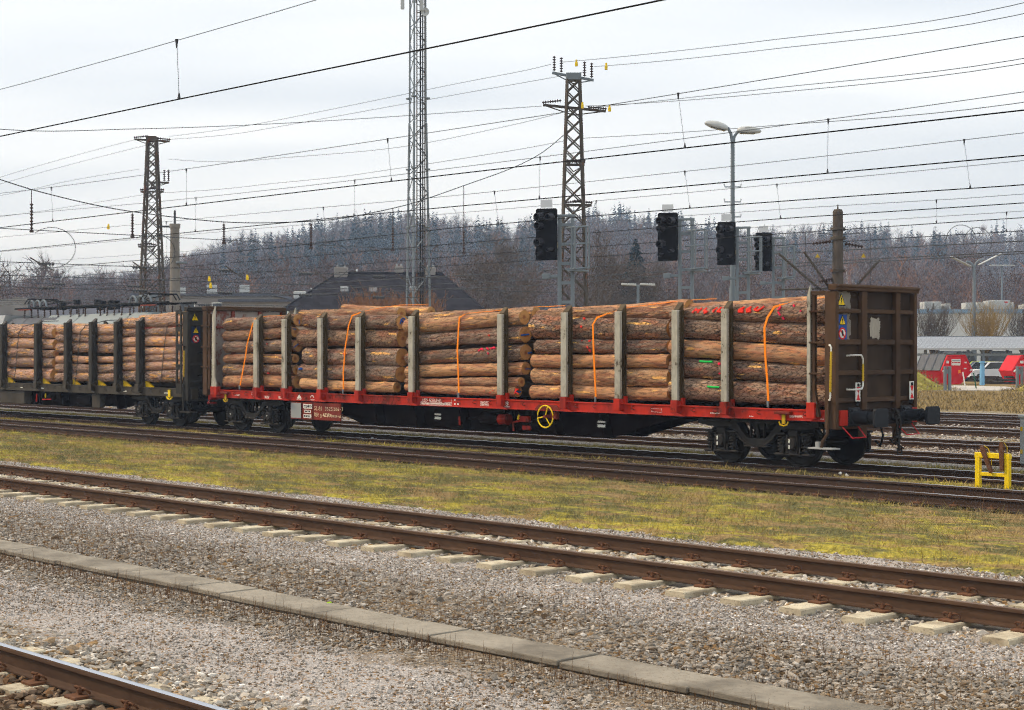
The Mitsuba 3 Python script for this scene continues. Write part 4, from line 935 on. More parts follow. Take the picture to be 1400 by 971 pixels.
# ------------------------------------------------------------------ logs: (x0, x1, z0, z1, r0, r1), top to bottom in each stack
STACKS = {
    'S1': [[-39.25, -35.56, 2.996, 3.081, 0.166, 0.153], [-39.25, -35.63, 2.68, 2.752, 0.138, 0.139], [-39.25, -35.54, 2.361, 2.396, 0.167, 0.162], [-39.25, -35.61, 2.02, 2.043, 0.121, 0.123], [-39.25, -35.58, 1.723, 1.75, 0.15, 0.136], [-39.25, -35.55, 1.389, 1.422, 0.179, 0.174]],
    'S2': [[-35.4, -31.12, 3.034, 2.983, 0.178, 0.183], [-35.65, -31.17, 2.612, 2.568, 0.237, 0.219], [-35.41, -31.14, 2.127, 2.102, 0.216, 0.222], [-35.61, -31.14, 1.711, 1.675, 0.188, 0.2], [-35.49, -31.25, 1.387, 1.338, 0.149, 0.13]],
    'S3': [[-31.15, -26.67, 2.865, 3.039, 0.171, 0.167], [-31.1, -26.67, 2.477, 2.652, 0.146, 0.193], [-31.12, -26.64, 2.076, 2.225, 0.143, 0.186], [-31.1, -26.62, 1.735, 1.865, 0.152, 0.146], [-31.1, -26.68, 1.509, 1.556, 0.07, 0.11], [-31.1, -26.82, 1.358, 1.325, 0.098, 0.13]],
    'S4': [[-26.58, -22.25, 3.075, 3.069, 0.124, 0.142], [-26.6, -22.5, 2.818, 2.72, 0.284, 0.221], [-26.48, -22.5, 2.367, 2.353, 0.157, 0.137], [-26.57, -22.48, 2.047, 2.064, 0.145, 0.14], [-26.61, -22.47, 1.698, 1.701, 0.173, 0.204], [-26.64, -22.48, 1.341, 1.365, 0.15, 0.142]],
    'S5': [[-22.48, -18.38, 3.017, 3.02, 0.117, 0.242], [-22.43, -18.4, 2.744, 2.551, 0.202, 0.216], [-22.43, -18.4, 2.35, 2.157, 0.185, 0.18], [-22.43, -18.4, 1.929, 1.821, 0.201, 0.184], [-22.43, -18.4, 1.48, 1.405, 0.223, 0.212]],
    'WA': [[-53.4, -49.32, 2.886, 2.832, 0.189, 0.167], [-53.4, -49.27, 2.513, 2.466, 0.183, 0.168], [-53.4, -49.22, 2.215, 2.139, 0.166, 0.112], [-53.4, -49.29, 1.877, 1.842, 0.163, 0.172], [-53.4, -49.35, 1.468, 1.433, 0.168, 0.226]],
    'WB': [[-49.15, -45.15, 2.959, 2.875, 0.147, 0.139], [-49.2, -45.13, 2.668, 2.625, 0.128, 0.1], [-49.23, -45.15, 2.349, 2.334, 0.165, 0.155], [-49.23, -45.15, 1.953, 1.966, 0.12, 0.092], [-49.25, -45.15, 1.681, 1.696, 0.147, 0.131], [-49.25, -45.1, 1.386, 1.426, 0.147, 0.128]],
    'WC': [[-45.0, -40.95, 3.111, 3.137, 0.156, 0.167], [-45.0, -40.95, 2.829, 2.83, 0.124, 0.117], [-45.0, -40.95, 2.54, 2.555, 0.148, 0.159], [-45.0, -40.95, 2.239, 2.273, 0.123, 0.124], [-45.0, -40.95, 1.993, 2.044, 0.099, 0.116], [-45.0, -40.95, 1.762, 1.838, 0.134, 0.137], [-45.0, -40.95, 1.451, 1.506, 0.156, 0.197]],
}

for _k, _d in (('S1', .27), ('S2', .27), ('S3', .27), ('WA', .2), ('WB', .08)): STACKS[_k] = [[a, b - _d] + r for a, b, *r in STACKS[_k]]
TONE = {'S1': [2, 4, 2, 5, 3, 8], 'S2': [2, 3, 2, 1, 7], 'S3': [5, 2, 1, 7, 5, 7], 'S4': [4, 0, 1, 8, 5, 8], 'S5': [3, 1, 6, 1, 3], 'WA': [4, 5, 3, 3, 6], 'WB': [5, 2, 3, 8, 2, 4], 'WC': [4, 2, 9, 6, 4, 7, 2]}
WHERE = {'S1': "red wagon's stack next to the grey wagon", 'S2': "red wagon's second stack from the grey wagon", 'S3': "red wagon's middle stack", 'S4': "red wagon's stack second from the brown wall",
         'S5': "red wagon's stack against the brown end wall", 'WA': "grey wagon's stack cut off by the frame", 'WB': "grey wagon's middle stack", 'WC': "grey wagon's stack against its end wall"}
ORD = ['bottom', 'second from bottom', 'third from bottom', 'fourth from bottom', 'fifth from bottom', 'sixth from bottom', 'seventh from bottom']
_lid = [0]
def log_axis(L, t, y0): x0, x1, z0, z1, r0, r1 = L; return x0 + (x1 - x0) * t, z0 + (z1 - z0) * t, r0 + (r1 - r0) * t
def log(L, y, tone, label, flaky=False, group=None, fine=True, dy=0.0, tilt=True):
    x0, x1, z0, z1, r0, r1 = L
    _lid[0] += 1; idn = _lid[0] + (100 if flaky else 0)
    rs = np.random.RandomState(_lid[0])
    na, nx = (30, max(12, int((x1 - x0) * 18))) if fine else (14, 10)
    t = np.linspace(0, 1, nx); a = np.linspace(0, 1, na + 1)
    bend = rs.uniform(-.02, .02) * np.sin(t * PI) + .010 * np.sin(t * rs.uniform(5, 9) + rs.rand() * 6)
    X = x0 + (x1 - x0) * t; Z = z0 + (z1 - z0) * t + bend; R = r0 + (r1 - r0) * t
    ang = PI / 2 + 2 * PI * a                      # seam at the far side
    cc, ss = np.sin(ang - PI / 2 + PI), np.cos(ang - PI / 2 + PI)
    dirY, dirZ = -np.cos(2 * PI * a + PI), np.sin(2 * PI * a + PI)
    p = np.stack([np.broadcast_to(X[:, None] * 3 + idn * 7, (nx, na + 1)), np.broadcast_to(dirY[None] * 2.2, (nx, na + 1)), np.broadcast_to(dirZ[None] * 2.2, (nx, na + 1))], -1)
    q = p * np.array([3.4, 4.5, 4.5])
    rough = .026 if tone < 5 else .014
    dr_ = R[:, None] * (1 + .085 * (meshkit.fbm(p, 3, 3) - .5) * 2) + rough * (meshkit.fbm(q, 3, 5) - .5) * 2
    for _ in range(rs.randint(3, 9)):              # knots
        kt, ka = rs.rand(), rs.rand(); da = (a - ka + .5) % 1 - .5
        dr_ += .018 * np.exp(-((t[:, None] - kt) * (x1 - x0) / .05) ** 2 - (da[None] / .045) ** 2)
    dr_[:, -1] = dr_[:, 0]
    yy = y + dy + rs.uniform(-.02, .02)
    v = np.stack([np.broadcast_to(X[:, None], dr_.shape), yy + dirY[None] * dr_, Z[:, None] + dirZ[None] * dr_], -1)
    i, j = np.meshgrid(np.arange(nx - 1), np.arange(na), indexing='ij'); k = i * (na + 1) + j
    f = np.stack([k, k + na + 1, k + na + 2, k + 1], -1).reshape(-1, 4)
    uv = np.stack([np.broadcast_to(((X - x0) + 10 * tone)[:, None], dr_.shape), np.broadcast_to(idn + a[None] * .999, dr_.shape)], -1)
    key = numbered('pine_log')
    tag(key, label, 'log', group)
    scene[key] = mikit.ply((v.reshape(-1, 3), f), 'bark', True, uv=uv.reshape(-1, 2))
    for e, row, sgn in ((0, nx - 1, 1), (1, 0, -1)):
        rim = v[row, :-1]; c = np.array([X[row], yy, Z[row]])
        tl = np.array([rs.uniform(-.10, .10), rs.uniform(-.10, .10)])
        vs = [c[None]]; 
        for s_ in (.5, .985):
            w = c + (rim - c) * s_; w[:, 0] += sgn * .004 + ((w[:, 1:] - c[1:]) @ tl) * 0 + sgn * (.004 if s_ < .9 else 0); vs.append(w)
        vv = np.vstack(vs); n = na; j = np.arange(n)
        ff = np.vstack([np.stack([j * 0, 1 + j, 1 + (j + 1) % n], 1), np.stack([1 + j, 1 + n + j, 1 + n + (j + 1) % n], 1), np.stack([1 + j, 1 + n + (j + 1) % n, 1 + (j + 1) % n], 1)])
        if sgn < 0: ff = ff[:, ::-1]
        obj('cut_end', (vv, ff), 'cut_wood', key, uv=vv[:, 1:] - c[1:] + rs.uniform(-.012, .012, 2))
    return key, yy
keys = {}
ACROSS = 25.36
for name, rows in STACKS.items():
    n = len(rows)
    for i, L in enumerate(rows):
        tone = TONE[name][i]
        look = 'rough dark' if tone <= 1 else 'brown' if tone <= 4 else 'reddish' if tone <= 6 else 'ochre'
        pos = 'top' if i == n - 1 - (n - 1) and False else ORD[n - 1 - i]
        if i == 0: pos = 'topmost in front,'
        r = (L[4] + L[5]) / 2
        y = ACROSS + r + (.16 if (name, i) == ('S4', 0) else 0)
        keys[name, i] = log(L, y, tone, f"{look} log, {pos} in the {WHERE[name]}", flaky=name[0] == 'W')
# second row logs whose backs show above the front row
TOPS = [((-36.05, -31.75, 3.24, 3.20, .13, .15), 25.80, 4, 'rough log lying behind the top log of the red wagon\'s second stack', False),
        ((-34.6, -31.0, 3.38, 3.24, .11, .13), 26.15, 6, 'pinkish log rising highest above the red wagon\'s second stack, under the strap', False),
        ((-31.05, -26.9, 3.06, 3.14, .14, .15), 25.86, 4, 'log lying behind the top log of the red wagon\'s middle stack', False),
        ((-26.5, -22.30, 3.10, 3.19, .12, .155), 25.92, 8, 'log with a pale sawn end showing above the red wagon\'s load', False),
        ((-22.4, -18.5, 3.10, 3.20, .15, .17), 25.95, 6, 'log lying behind the red sprayed top log beside the brown end wall', False),
        ((-39.2, -35.6, 3.02, 3.06, .13, .13), 25.85, 4, 'log lying behind the topmost front log next to the white end post', False),
        ((-53.4, -49.4, 3.02, 2.98, .14, .13), 25.75, 4, 'pale flaky log behind the top log of the load cut off by the frame', True),
        ((-49.1, -45.2, 3.02, 2.98, .12, .12), 25.75, 4, 'pale flaky log behind the top of the grey wagon\'s middle stack', True),
        ((-44.6, -40.98, 3.26, 3.38, .10, .11), 25.86, 5, 'pale flaky log lying highest on the grey wagon by its end wall', True)]
for L, y, tone, lab, fl in TOPS: log(L, y, tone, lab, flaky=fl)
# the logs inside the load that nobody can see singly from outside
mb = MB(); q = random.Random(12)
for x0, x1, top in ((-39.2, -35.6, 3.0), (-35.5, -31.2, 3.1), (-31.1, -26.7, 3.0), (-26.6, -22.5, 3.05), (-22.4, -18.4, 3.0), (-62, -57.5, 2.9), (-57.4, -53.5, 2.9), (-53.4, -49.3, 2.9), (-49.2, -45.2, 2.85), (-45, -40.95, 3.0)):
    for y in (26.02, 26.46, 26.90, 27.34, 27.66):
        z = 1.36
        while z < top - .1:
            r = q.uniform(.15, .20); mb.path([(x0 + q.uniform(0, .06), y, z), ((x0 + x1) / 2, y, z + q.uniform(-.02, .02)), (x1 - q.uniform(0, .06), y, z)], [r, r * .97, r * .94], 10); z += r * 1.9
tag(obj('inner_logs', mb, 'tree_bark'), 'inner layers of stacked logs behind the front rows of both wagons', 'logs', kind='stuff')

# straps: polylines on the outer face of the load, then over its top
def strap(label, pts, mat='orange_webbing', w=.05, group='orange lashing straps over the red wagon'):
    p = np.asarray(pts, float); t = np.gradient(p, axis=0); t /= np.linalg.norm(t, axis=1, keepdims=True)
    out = np.zeros_like(p); out[:, 1] = -1; k = p[:, 1] > 25.36
    out[k] = (0, -.2, 1); side = np.cross(t, out); side /= np.linalg.norm(side, axis=1, keepdims=True)
    out = np.cross(side, t)
    if w < .03: mb = MB().path(p, w / 2, 6)
    else:
        h = .004
        v = np.stack([p - side * w / 2 - out * h, p + side * w / 2 - out * h, p + side * w / 2 + out * h, p - side * w / 2 + out * h], 1)
        n = len(p); i, j = np.meshgrid(np.arange(n - 1), np.arange(4), indexing='ij')
        mb = MB().add(v.reshape(-1, 3), np.stack([i * 4 + j, i * 4 + (j + 1) % 4, (i + 1) * 4 + (j + 1) % 4, (i + 1) * 4 + j], -1).reshape(-1, 4))
    k = thing('lashing_strap', label, 'strap', group)
    obj('webbing', mb, mat, k)
    if w > .03:
        e = p[0]; obj('tensioner', MB().box((e[0], e[1] - .015, e[2] - .05), (.05, .03, .12), .008).tube((e[0], e[1] - .02, e[2] - .08), (e[0], e[1] + .03, 1.10), .012, 6), 'galvanised', k)
    return k
F = 25.33
strap('orange strap over the load next to the white end post', [(-38.23, F - .05, 1.28), (-38.05, F - .01, 2.0), (-37.93, F - .01, 2.46), (-37.66, F - .01, 3.0), (-37.57, F + .02, 3.14), (-37.25, F + .16, 3.21), (-36.9, F + .5, 3.23), (-36.7, 26.2, 3.22)])
strap('orange strap rising over the highest logs of the second stack', [(-33.47, F - .05, 1.26), (-33.50, F - .03, 1.7), (-33.43, F - .03, 2.3), (-33.30, F - .01, 2.9), (-33.17, F, 3.16), (-32.8, F + .14, 3.28), (-32.4, F + .35, 3.36), (-32.0, F + .62, 3.42), (-31.3, 26.3, 3.42)])
strap('orange strap down the middle stack of the red wagon', [(-28.95, F - .05, 1.26), (-28.99, F - .03, 1.6), (-29.03, F - .03, 2.26), (-29.01, F - .01, 2.8), (-28.99, F, 3.06), (-28.85, F + .12, 3.155), (-28.2, F + .35, 3.20), (-27.2, F + .6, 3.28), (-26.4, 26.3, 3.30)])
strap('orange strap beside the thick dark log, running diagonally over the top', [(-24.44, F - .05, 1.26), (-24.47, F - .05, 1.7), (-24.51, F - .05, 2.3), (-24.53, F - .05, 2.84), (-24.45, F + .0, 2.99), (-24.1, F + .10, 3.10), (-23.7, F + .18, 3.20), (-23.2, F + .32, 3.25), (-22.4, F + .55, 3.33), (-21.9, 26.3, 3.36)])
strap('orange strap over the red sprayed log nearest the brown end wall', [(-19.75, F - .05, 1.28), (-19.78, F - .05, 1.7), (-19.83, F - .05, 2.2), (-19.85, F - .05, 2.72), (-19.80, F - .02, 2.92), (-19.66, F + .02, 3.13), (-19.35, F + .12, 3.22), (-18.95, F + .3, 3.28), (-18.5, F + .6, 3.33)])
for lab, x0, x1, zt in (('thin dark rope over the logs of the stack cut off by the frame', -52.05, -51.6, 3.12), ('thin dark rope over the middle stack of the grey wagon', -47.75, -47.3, 3.1), ('thin dark rope over the stack beside the pierced end wall', -42.52, -42.1, 3.30)):
    strap(lab, [(x0, F - .06, 1.1), (x0 + .08, F - .02, 1.6), (x0 + .2, F - .02, 2.3), (x0 + .33, F - .02, 2.85), (x1, F + .08, zt - .05), (x1 + .6, F + .5, zt + .12), (x1 + .8, 26.3, zt + .14)], 'dark_cable', .024, 'thin ropes over the grey wagon')

# sprayed forestry marks: strokes laid on the bark
def spray(name_i, strokes, mat, r=.013):
    L = STACKS[name_i[0]][name_i[1]]; key, y = keys[name_i]
    mb = MB()
    for st in strokes:
        p = []
        for (x, h) in st:                       # x world, h = height above the log's axis as a share of its radius
            tt = (x - L[0]) / (L[1] - L[0]); R = L[4] + (L[5] - L[4]) * tt; zc = L[2] + (L[3] - L[2]) * tt
            h = max(-.95, min(.95, h)); RR = R * 1.03 + .012
            p.append((x, y - RR * math.sqrt(1 - h * h), zc + RR * h))
        if len(p) == 1: p.append((p[0][0] + .012, p[0][1], p[0][2] - .012))
        n = 6; pp = np.asarray(p); s_ = np.linspace(0, len(p) - 1, max(2, (len(p) - 1) * 4 + 1))
        pp = np.stack([np.interp(s_, np.arange(len(p)), pp[:, k]) for k in range(3)], -1)
        mb.path(pp, r, 6)
    obj('paint_mark', mb, mat, key, smooth=60, split=True)
S5a = [[(-21.72, .78), (-21.80, .2)], [(-21.72, .5), (-21.60, .55)], [(-21.58, .8), (-21.66, .15)], [(-21.44, .75), (-21.50, .4), (-21.38, .3), (-21.48, .1)], [(-21.15, .7), (-21.24, .4), (-21.22, .2)], [(-21.05, .75), (-21.12, .25), (-21.0, .2)], [(-20.98, .7), (-20.94, .2)]]
spray(('S5', 0), S5a, 'spray_red', .022)
spray(('S5', 0), [[(-20.44, .62), (-20.56, .35), (-20.56, .12), (-20.44, .12), (-20.46, .34), (-20.54, .3)], [(-20.26, .62), (-20.36, .35), (-20.34, .12), (-20.24, .14), (-20.27, .34), (-20.34, .3)], [(-20.08, .6), (-20.16, .3), (-20.08, .2), (-19.98, .4), (-19.93, .62)]], 'spray_red', .020)
spray(('S5', 0), [[(-19.50, .5), (-19.55, .2)], [(-19.55, .05), (-19.50, -.25)], [(-19.46, -.4), (-19.43, -.6)], [(-19.2, .55), (-19.17, .5)], [(-19.0, .1)]], 'spray_pink', .022)
spray(('S3', 2), [[(-28.35, .45), (-28.28, .75), (-28.2, .55)], [(-28.12, .8), (-28.02, .6)], [(-27.95, .65), (-27.85, .8), (-27.8, .6)], [(-27.72, .8), (-27.66, .75)], [(-28.0, .1), (-27.97, .05)]], 'spray_pink', .022)
spray(('S3', 1), [[(-27.98, .1), (-27.95, .05)]], 'spray_red', .02)
spray(('S3', 5), [[(-27.02, .6), (-27.06, -.3)], [(-26.94, .5), (-27.04, .1), (-26.92, -.35)], [(-27.8, .1)], [(-27.9, -.2)], [(-27.6, .3)], [(-27.5, -.3)], [(-28.1, .0)]], 'spray_red', .014)
spray(('S4', 1), [[(-24.95, .72), (-24.90, .70)], [(-24.95, .1), (-24.92, .0)]], 'spray_red', .025)
spray(('S4', 2), [[(-24.78, .7), (-24.72, .8)], [(-24.78, .0), (-24.75, -.2)], [(-24.74, -.4), (-24.71, -.7)], [(-25.0, .8)]], 'spray_red', .020)
spray(('S5', 3), [[(-21.62, .70), (-21.45, .66), (-21.28, .70)]], 'spray_green', .022); spray(('S5', 3), [[(-21.1, .55), (-21.05, .5)], [(-21.06, -.35)]], 'spray_pink', .028)
spray(('S5', 4), [[(-21.36, .35), (-21.2, .32), (-21.05, .34)]], 'spray_green', .02)
spray(('S1', 2), [[(-37.05, .4)]], 'spray_red', .022); spray(('S1', 4), [[(-37.05, -.6), (-36.98, -.65)]], 'spray_red', .022); spray(('S2', 2), [[(-33.52, .3), (-33.46, .25)]], 'spray_red', .03)
spray(('S2', 3), [[(-35.50, .3), (-35.36, .35)]], 'spray_blue', .03)
def end_paint(name_i, strokes, mat='spray_blue', r=.014):
    L = STACKS[name_i[0]][name_i[1]]; key, y = keys[name_i]; mb = MB()
    for st in strokes: mb.path([(L[1] + .012, y + a * L[5], L[3] + b * L[5]) for a, b in st], r, 6)
    obj('paint_mark', mb, mat, key, smooth=60, split=True)
end_paint(('S1', 0), [[(.25, .1), (.22, -.7)]]); end_paint(('S1', 1), [[(-.5, .75), (.1, .55)]]); end_paint(('S1', 2), [[(-.9, -.3), (-.2, .2), (.3, .4)]]); end_paint(('S1', 4), [[(.2, .6), (.3, .2)]])
end_paint(('S2', 0), [[(-.4, -.3), (-.1, .4)], [(-.3, .3), (.3, -.1)], [(0, .5), (.4, .4)], [(-.1, -.4), (.35, -.3)], [(.1, .2), (.15, -.5)], [(.4, .3), (.5, .1)]], r=.018)
end_paint(('S3', 1), [[(-.8, -.15), (-.1, -.12), (.5, -.05)]], r=.02); end_paint(('S3', 2), [[(.3, -.1), (.9, .0)]], r=.02); end_paint(('S3', 3), [[(-.1, -.1), (.8, -.1)]], r=.014); end_paint(('S3', 5), [[(-.9, .1), (-.3, -.05), (.6, .0)], [(-.8, .0), (-.4, -.15)]], r=.022)

# ------------------------------------------------------------------ masts, poles, signals
def lattice(mb_leg, mb_brace, base, top_z, w0, w1, rot, n, leg=.05, brace=.03, levels_h=True, sides=4):
    """square (or three legged) tapering lattice from z0 = base z to top_z."""
    bx, by, z0 = base; cs = []
    for k in range(sides):
        a = rot + 2 * PI * (k + .5) / sides; cs.append((math.cos(a), math.sin(a)))
    def P(k, t):
        w = (w0 + (w1 - w0) * t) / (2 * math.sin(PI / sides)); return np.array([bx + cs[k % sides][0] * w, by + cs[k % sides][1] * w, z0 + (top_z - z0) * t])
    for k in range(sides): mb_leg.path([P(k, 0), P(k, 1)], leg, 4)
    # panel heights follow the width
    ts = [0.0]; h = 1.0
    while ts[-1] < 1:
        w = w0 + (w1 - w0) * ts[-1]; ts.append(ts[-1] + w * n / (top_z - z0))
    ts = np.array(ts) / ts[-1]
    for i in range(len(ts) - 1):
        for k in range(sides):
            if (i + k) % 2 or levels_h == 'x': mb_brace.path([P(k, ts[i]), P(k + 1, ts[i + 1])], brace, 4, cap=False)
            if not (i + k) % 2 or levels_h == 'x': mb_brace.path([P(k + 1, ts[i]), P(k, ts[i + 1])], brace, 4, cap=False)
            if levels_h is True and i % 3 == 0: mb_brace.path([P(k, ts[i]), P(k + 1, ts[i])], brace, 4, cap=False)
    return P
def insulator(mb, p, q, r=.07, n=6):
    p, q = np.array(p, float), np.array(q, float); L = np.linalg.norm(q - p); prof = [(.02, 0)]
    for k in range(n): h = L * (k + .5) / n; prof += [(.03, h - L * .3 / n), (r, h), (.03, h + L * .3 / n)]
    prof.append((.02, L)); return mb.lathe(prof, axis_frame(p, q - p), 10)
def mast(label, x, y, top, w0, w1, arms):
    t = thing('lattice_mast', label, 'mast'); leg, br = MB(), MB()
    lattice(leg, br, (x, y, GZ), top, w0, w1, .82, .95, .075, .042, 'x')
    obj('mast_legs', leg, 'lattice_steel', t); obj('lattice_bracing', br, 'lattice_steel', t)
    obj('mast_head', MB().box((x, y, top + .12), (w1 * 1.2, w1 * 1.2, .35), .02, rz=.82), 'galvanised' if arms[0][4] else 'lattice_steel', t)
    dx, dy = math.cos(YAW), math.sin(YAW)
    for (z, a, b, up, pale, sl) in arms:
        p, q_ = np.array([x + dx * a, y + dy * a, z - sl * a]), np.array([x + dx * b, y + dy * b, z - sl * b])
        am = MB().bar(p, q_, .12); am.bar(p + [0, 0, .0], np.array([x, y, z - .35]), .05); am.bar(q_, np.array([x, y, z - .35]), .05)
        ak = obj('cross_arm', am, 'galvanised' if pale else 'lattice_steel', t)
        ins = MB()
        if up:
            for s_ in up: c = p + (q_ - p) * s_; insulator(ins, c + [0, 0, .1], c + [0, 0, .85], .10, 6)
        else:
            for e, o in ((p, -1), (q_, 1)): insulator(ins, e + [dx * o * -.9, dy * o * -.9, .22], e + [dx * o * .05, dy * o * .05, .12], .09, 8)
        obj('insulator', ins, 'insulator_brown', ak, smooth=40, split=True)
    return t
mast('rusty lattice mast behind the signals, with a grey cross arm and yellow line markers', -56.45, 56.8, 15.6, 1.55, .62, [(15.75, -1.05, 1.0, (.05, .22, .78, .95), True, .18), (14.2, -1.5, 1.6, None, False, .10), (11.4, -.3, .55, None, False, 0), (9.4, -.5, .9, None, False, 0)])
mast('grey lattice mast above the grey wagon and the locomotive roof', -93.6, 55.1, 15.9, 1.75, .55, [(15.95, -1.15, 1.15, None, False, .06), (13.2, -.1, 1.1, (.75, .98), False, .02), (12.6, -.75, .75, None, False, 0), (9.0, -.9, .2, None, False, 0)])
tw = thing('radio_tower', 'tall grey lattice radio tower rising out of the frame behind the house', 'tower')
leg, br = MB(), MB(); P_ = lattice(leg, br, (-75.63, 62.65, GZ), 16.0, 1.62, 1.05, 2.2, .95, .07, .03, False, 3)
lattice(leg, br, (-75.63, 62.65, 16.03), 30.0, 1.02, .92, 2.2, 1.0, .055, .026, False, 3)
obj('tower_legs', leg, 'galvanised', tw); obj('lattice_bracing', br, 'galvanised', tw)
ld = MB(); lx, ly = -75.35, 62.75
for s_ in (-.17, .17): ld.bar((lx + s_, ly + s_, GZ), (lx + s_, ly + s_, 30), .05)
for z in np.arange(0, 30, .35): ld.bar((lx - .17, ly - .17, z), (lx + .17, ly + .17, z), .03)
obj('ladder', ld, 'lattice_steel', tw)
obj('cable_run', MB().path([(lx - .1, ly + .05, GZ), (lx - .1, ly + .05, 30)], .05, 6).path([(lx + .06, ly + .1, GZ), (lx + .06, ly + .1, 30)], .04, 6), 'soot_black', tw)
fl = MB()
for z in (9.7, 13.2, 17.5):
    for k in range(3): a = 2.2 + 2 * PI * (k + .5) / 3; fl.box((-75.63 + math.cos(a) * .68, 62.65 + math.sin(a) * .68, z), (.26, .26, .1), .02)
obj('flange', fl, 'galvanised', tw, split=True)
for dx, dz, in ((-.62, 23.6), (.55, 23.5), (.1, 24.0)): obj('panel_antenna', MB().box((-75.63 + dx * .68, 62.65 + dx * .73 - .3, dz), (.22, .14, 1.6), .03, rz=.8), 'lamp_white', tw)
obj('dish', MB().lathe([(0, 0), (.2, .03), (.26, .16), (.24, .17), (0, .1)], axis_frame((-75.22, 63.02, 22.65), (.6, -.78, 0)), 16).tube((-75.22, 63.02, 22.65), (-75.63, 62.65, 22.65), .04, 6), 'lamp_white', tw, smooth=40)

def street_lamp(label, x, y, top, arms, r=.09, steps=False, group=None, headmat='lamp_white'):
    t = thing('street_lamp', label, 'street lamp', group)
    mb = MB().path([(x, y, GZ), (x, y, top * .45), (x, y, top * .46), (x, y, top)], [r * 1.5, r * 1.35, r, r * .8], 12); obj('pole', mb, 'galvanised', t, smooth=40)
    dx, dy = math.cos(YAW), math.sin(YAW)
    for (l, rise, kind, ddx) in arms:
        e = np.array([x + dx * l, y + dy * l, top + rise])
        obj('bracket', MB().path([(x, y, top - .1), (x + dx * l * .12, y + dy * l * .12, top + rise * .55), (x + dx * l * .32, y + dy * l * .32, top + rise * .9), e * .6 + np.array([x, y, top + rise]) * .4], r * .62, 8), 'galvanised', t, smooth=50)
        s_ = np.sign(l)
        if kind == 'cobra':
            a = np.linspace(0, 1, 9); body = []
            M = frame(e + np.array([dx, dy, 0]) * (l * .05), (dx * s_, dy * s_, ddx)); hd = MB()
            prof = [(.0, .03, .03), (.06, .10, .07), (.2, .15, .10), (.5, .17, .12), (.8, .155, .10), (1.0, .10, .06), (1.06, .03, .02)]
            ring_ = []
            for (u, wv, hv) in prof:
                b_ = np.linspace(0, 2 * PI, 13)[:-1]; ring_.append(np.stack([b_ * 0 + u * .92 - .42, wv * 1.2 * np.cos(b_), hv * 1.75 * np.sin(b_) * np.where(np.sin(b_) > 0, 1.0, .6)], -1))
            V = np.vstack(ring_); i, j = np.meshgrid(np.arange(len(prof) - 1), np.arange(12), indexing='ij')
            hd.add(V @ M[:3, :3].T + M[:3, 3], np.stack([i * 12 + j, (i + 1) * 12 + j, (i + 1) * 12 + (j + 1) % 12, i * 12 + (j + 1) % 12], -1).reshape(-1, 4))
            hk = obj('lamp_head', hd, headmat, t, smooth=50)
            obj('lens', MB().xf(np.eye(4)).box((0, 0, 0), (.6, .3, .03), .01).xf(M).xf(T_(0, 0, -.09)), 'glass_dark', hk)
        else:
            M = frame(e, (dx * s_, dy * s_, ddx)); obj('lamp_head', MB().box((0, 0, 0), (kind[0], kind[1], kind[2]), .03).xf(M), headmat, t)
    if steps:
        for z in steps:
            obj('climbing_hook', MB().path([(x - dx * .34, y - dy * .34, z + .12), (x - dx * .32, y - dy * .32, z), (x + dx * .32, y + dy * .32, z), (x + dx * .34, y + dy * .34, z + .12)], .025, 5), 'galvanised', t)
    return t
def T_(x, y, z): M = np.eye(4); M[:3, 3] = (x, y, z); return M
street_lamp('tall double headed street lamp rising between the third signal and the second', -41.45, 50.75, 10.55, [(-.56, .66, 'cobra', .26), (.56, .48, 'cobra', -.02)], .10, steps=(7.0, 7.6, 8.2, 8.8))
street_lamp('small white double headed lamp above the logs, left of the second signal', -81.4, 88.7, 6.9, [(-.7, .18, (1.1, .4, .16), .05), (.7, .18, (1.1, .4, .16), -.05)], .13)
street_lamp('grey lamp post with two slanting flat heads beyond the car park roof', -75.15, 124.7, 9.3, [(-1.15, .55, (1.9, .7, .08), .5), (1.35, .75, (2.1, .7, .08), .5)], .16)
street_lamp('thin grey lamp post with flat heads in front of the wooded hill, furthest right', -91.9, 158.1, 11.2, [(-.7, .12, (1.3, .5, .1), .0), (.7, .12, (1.3, .5, .1), .0)], .12)

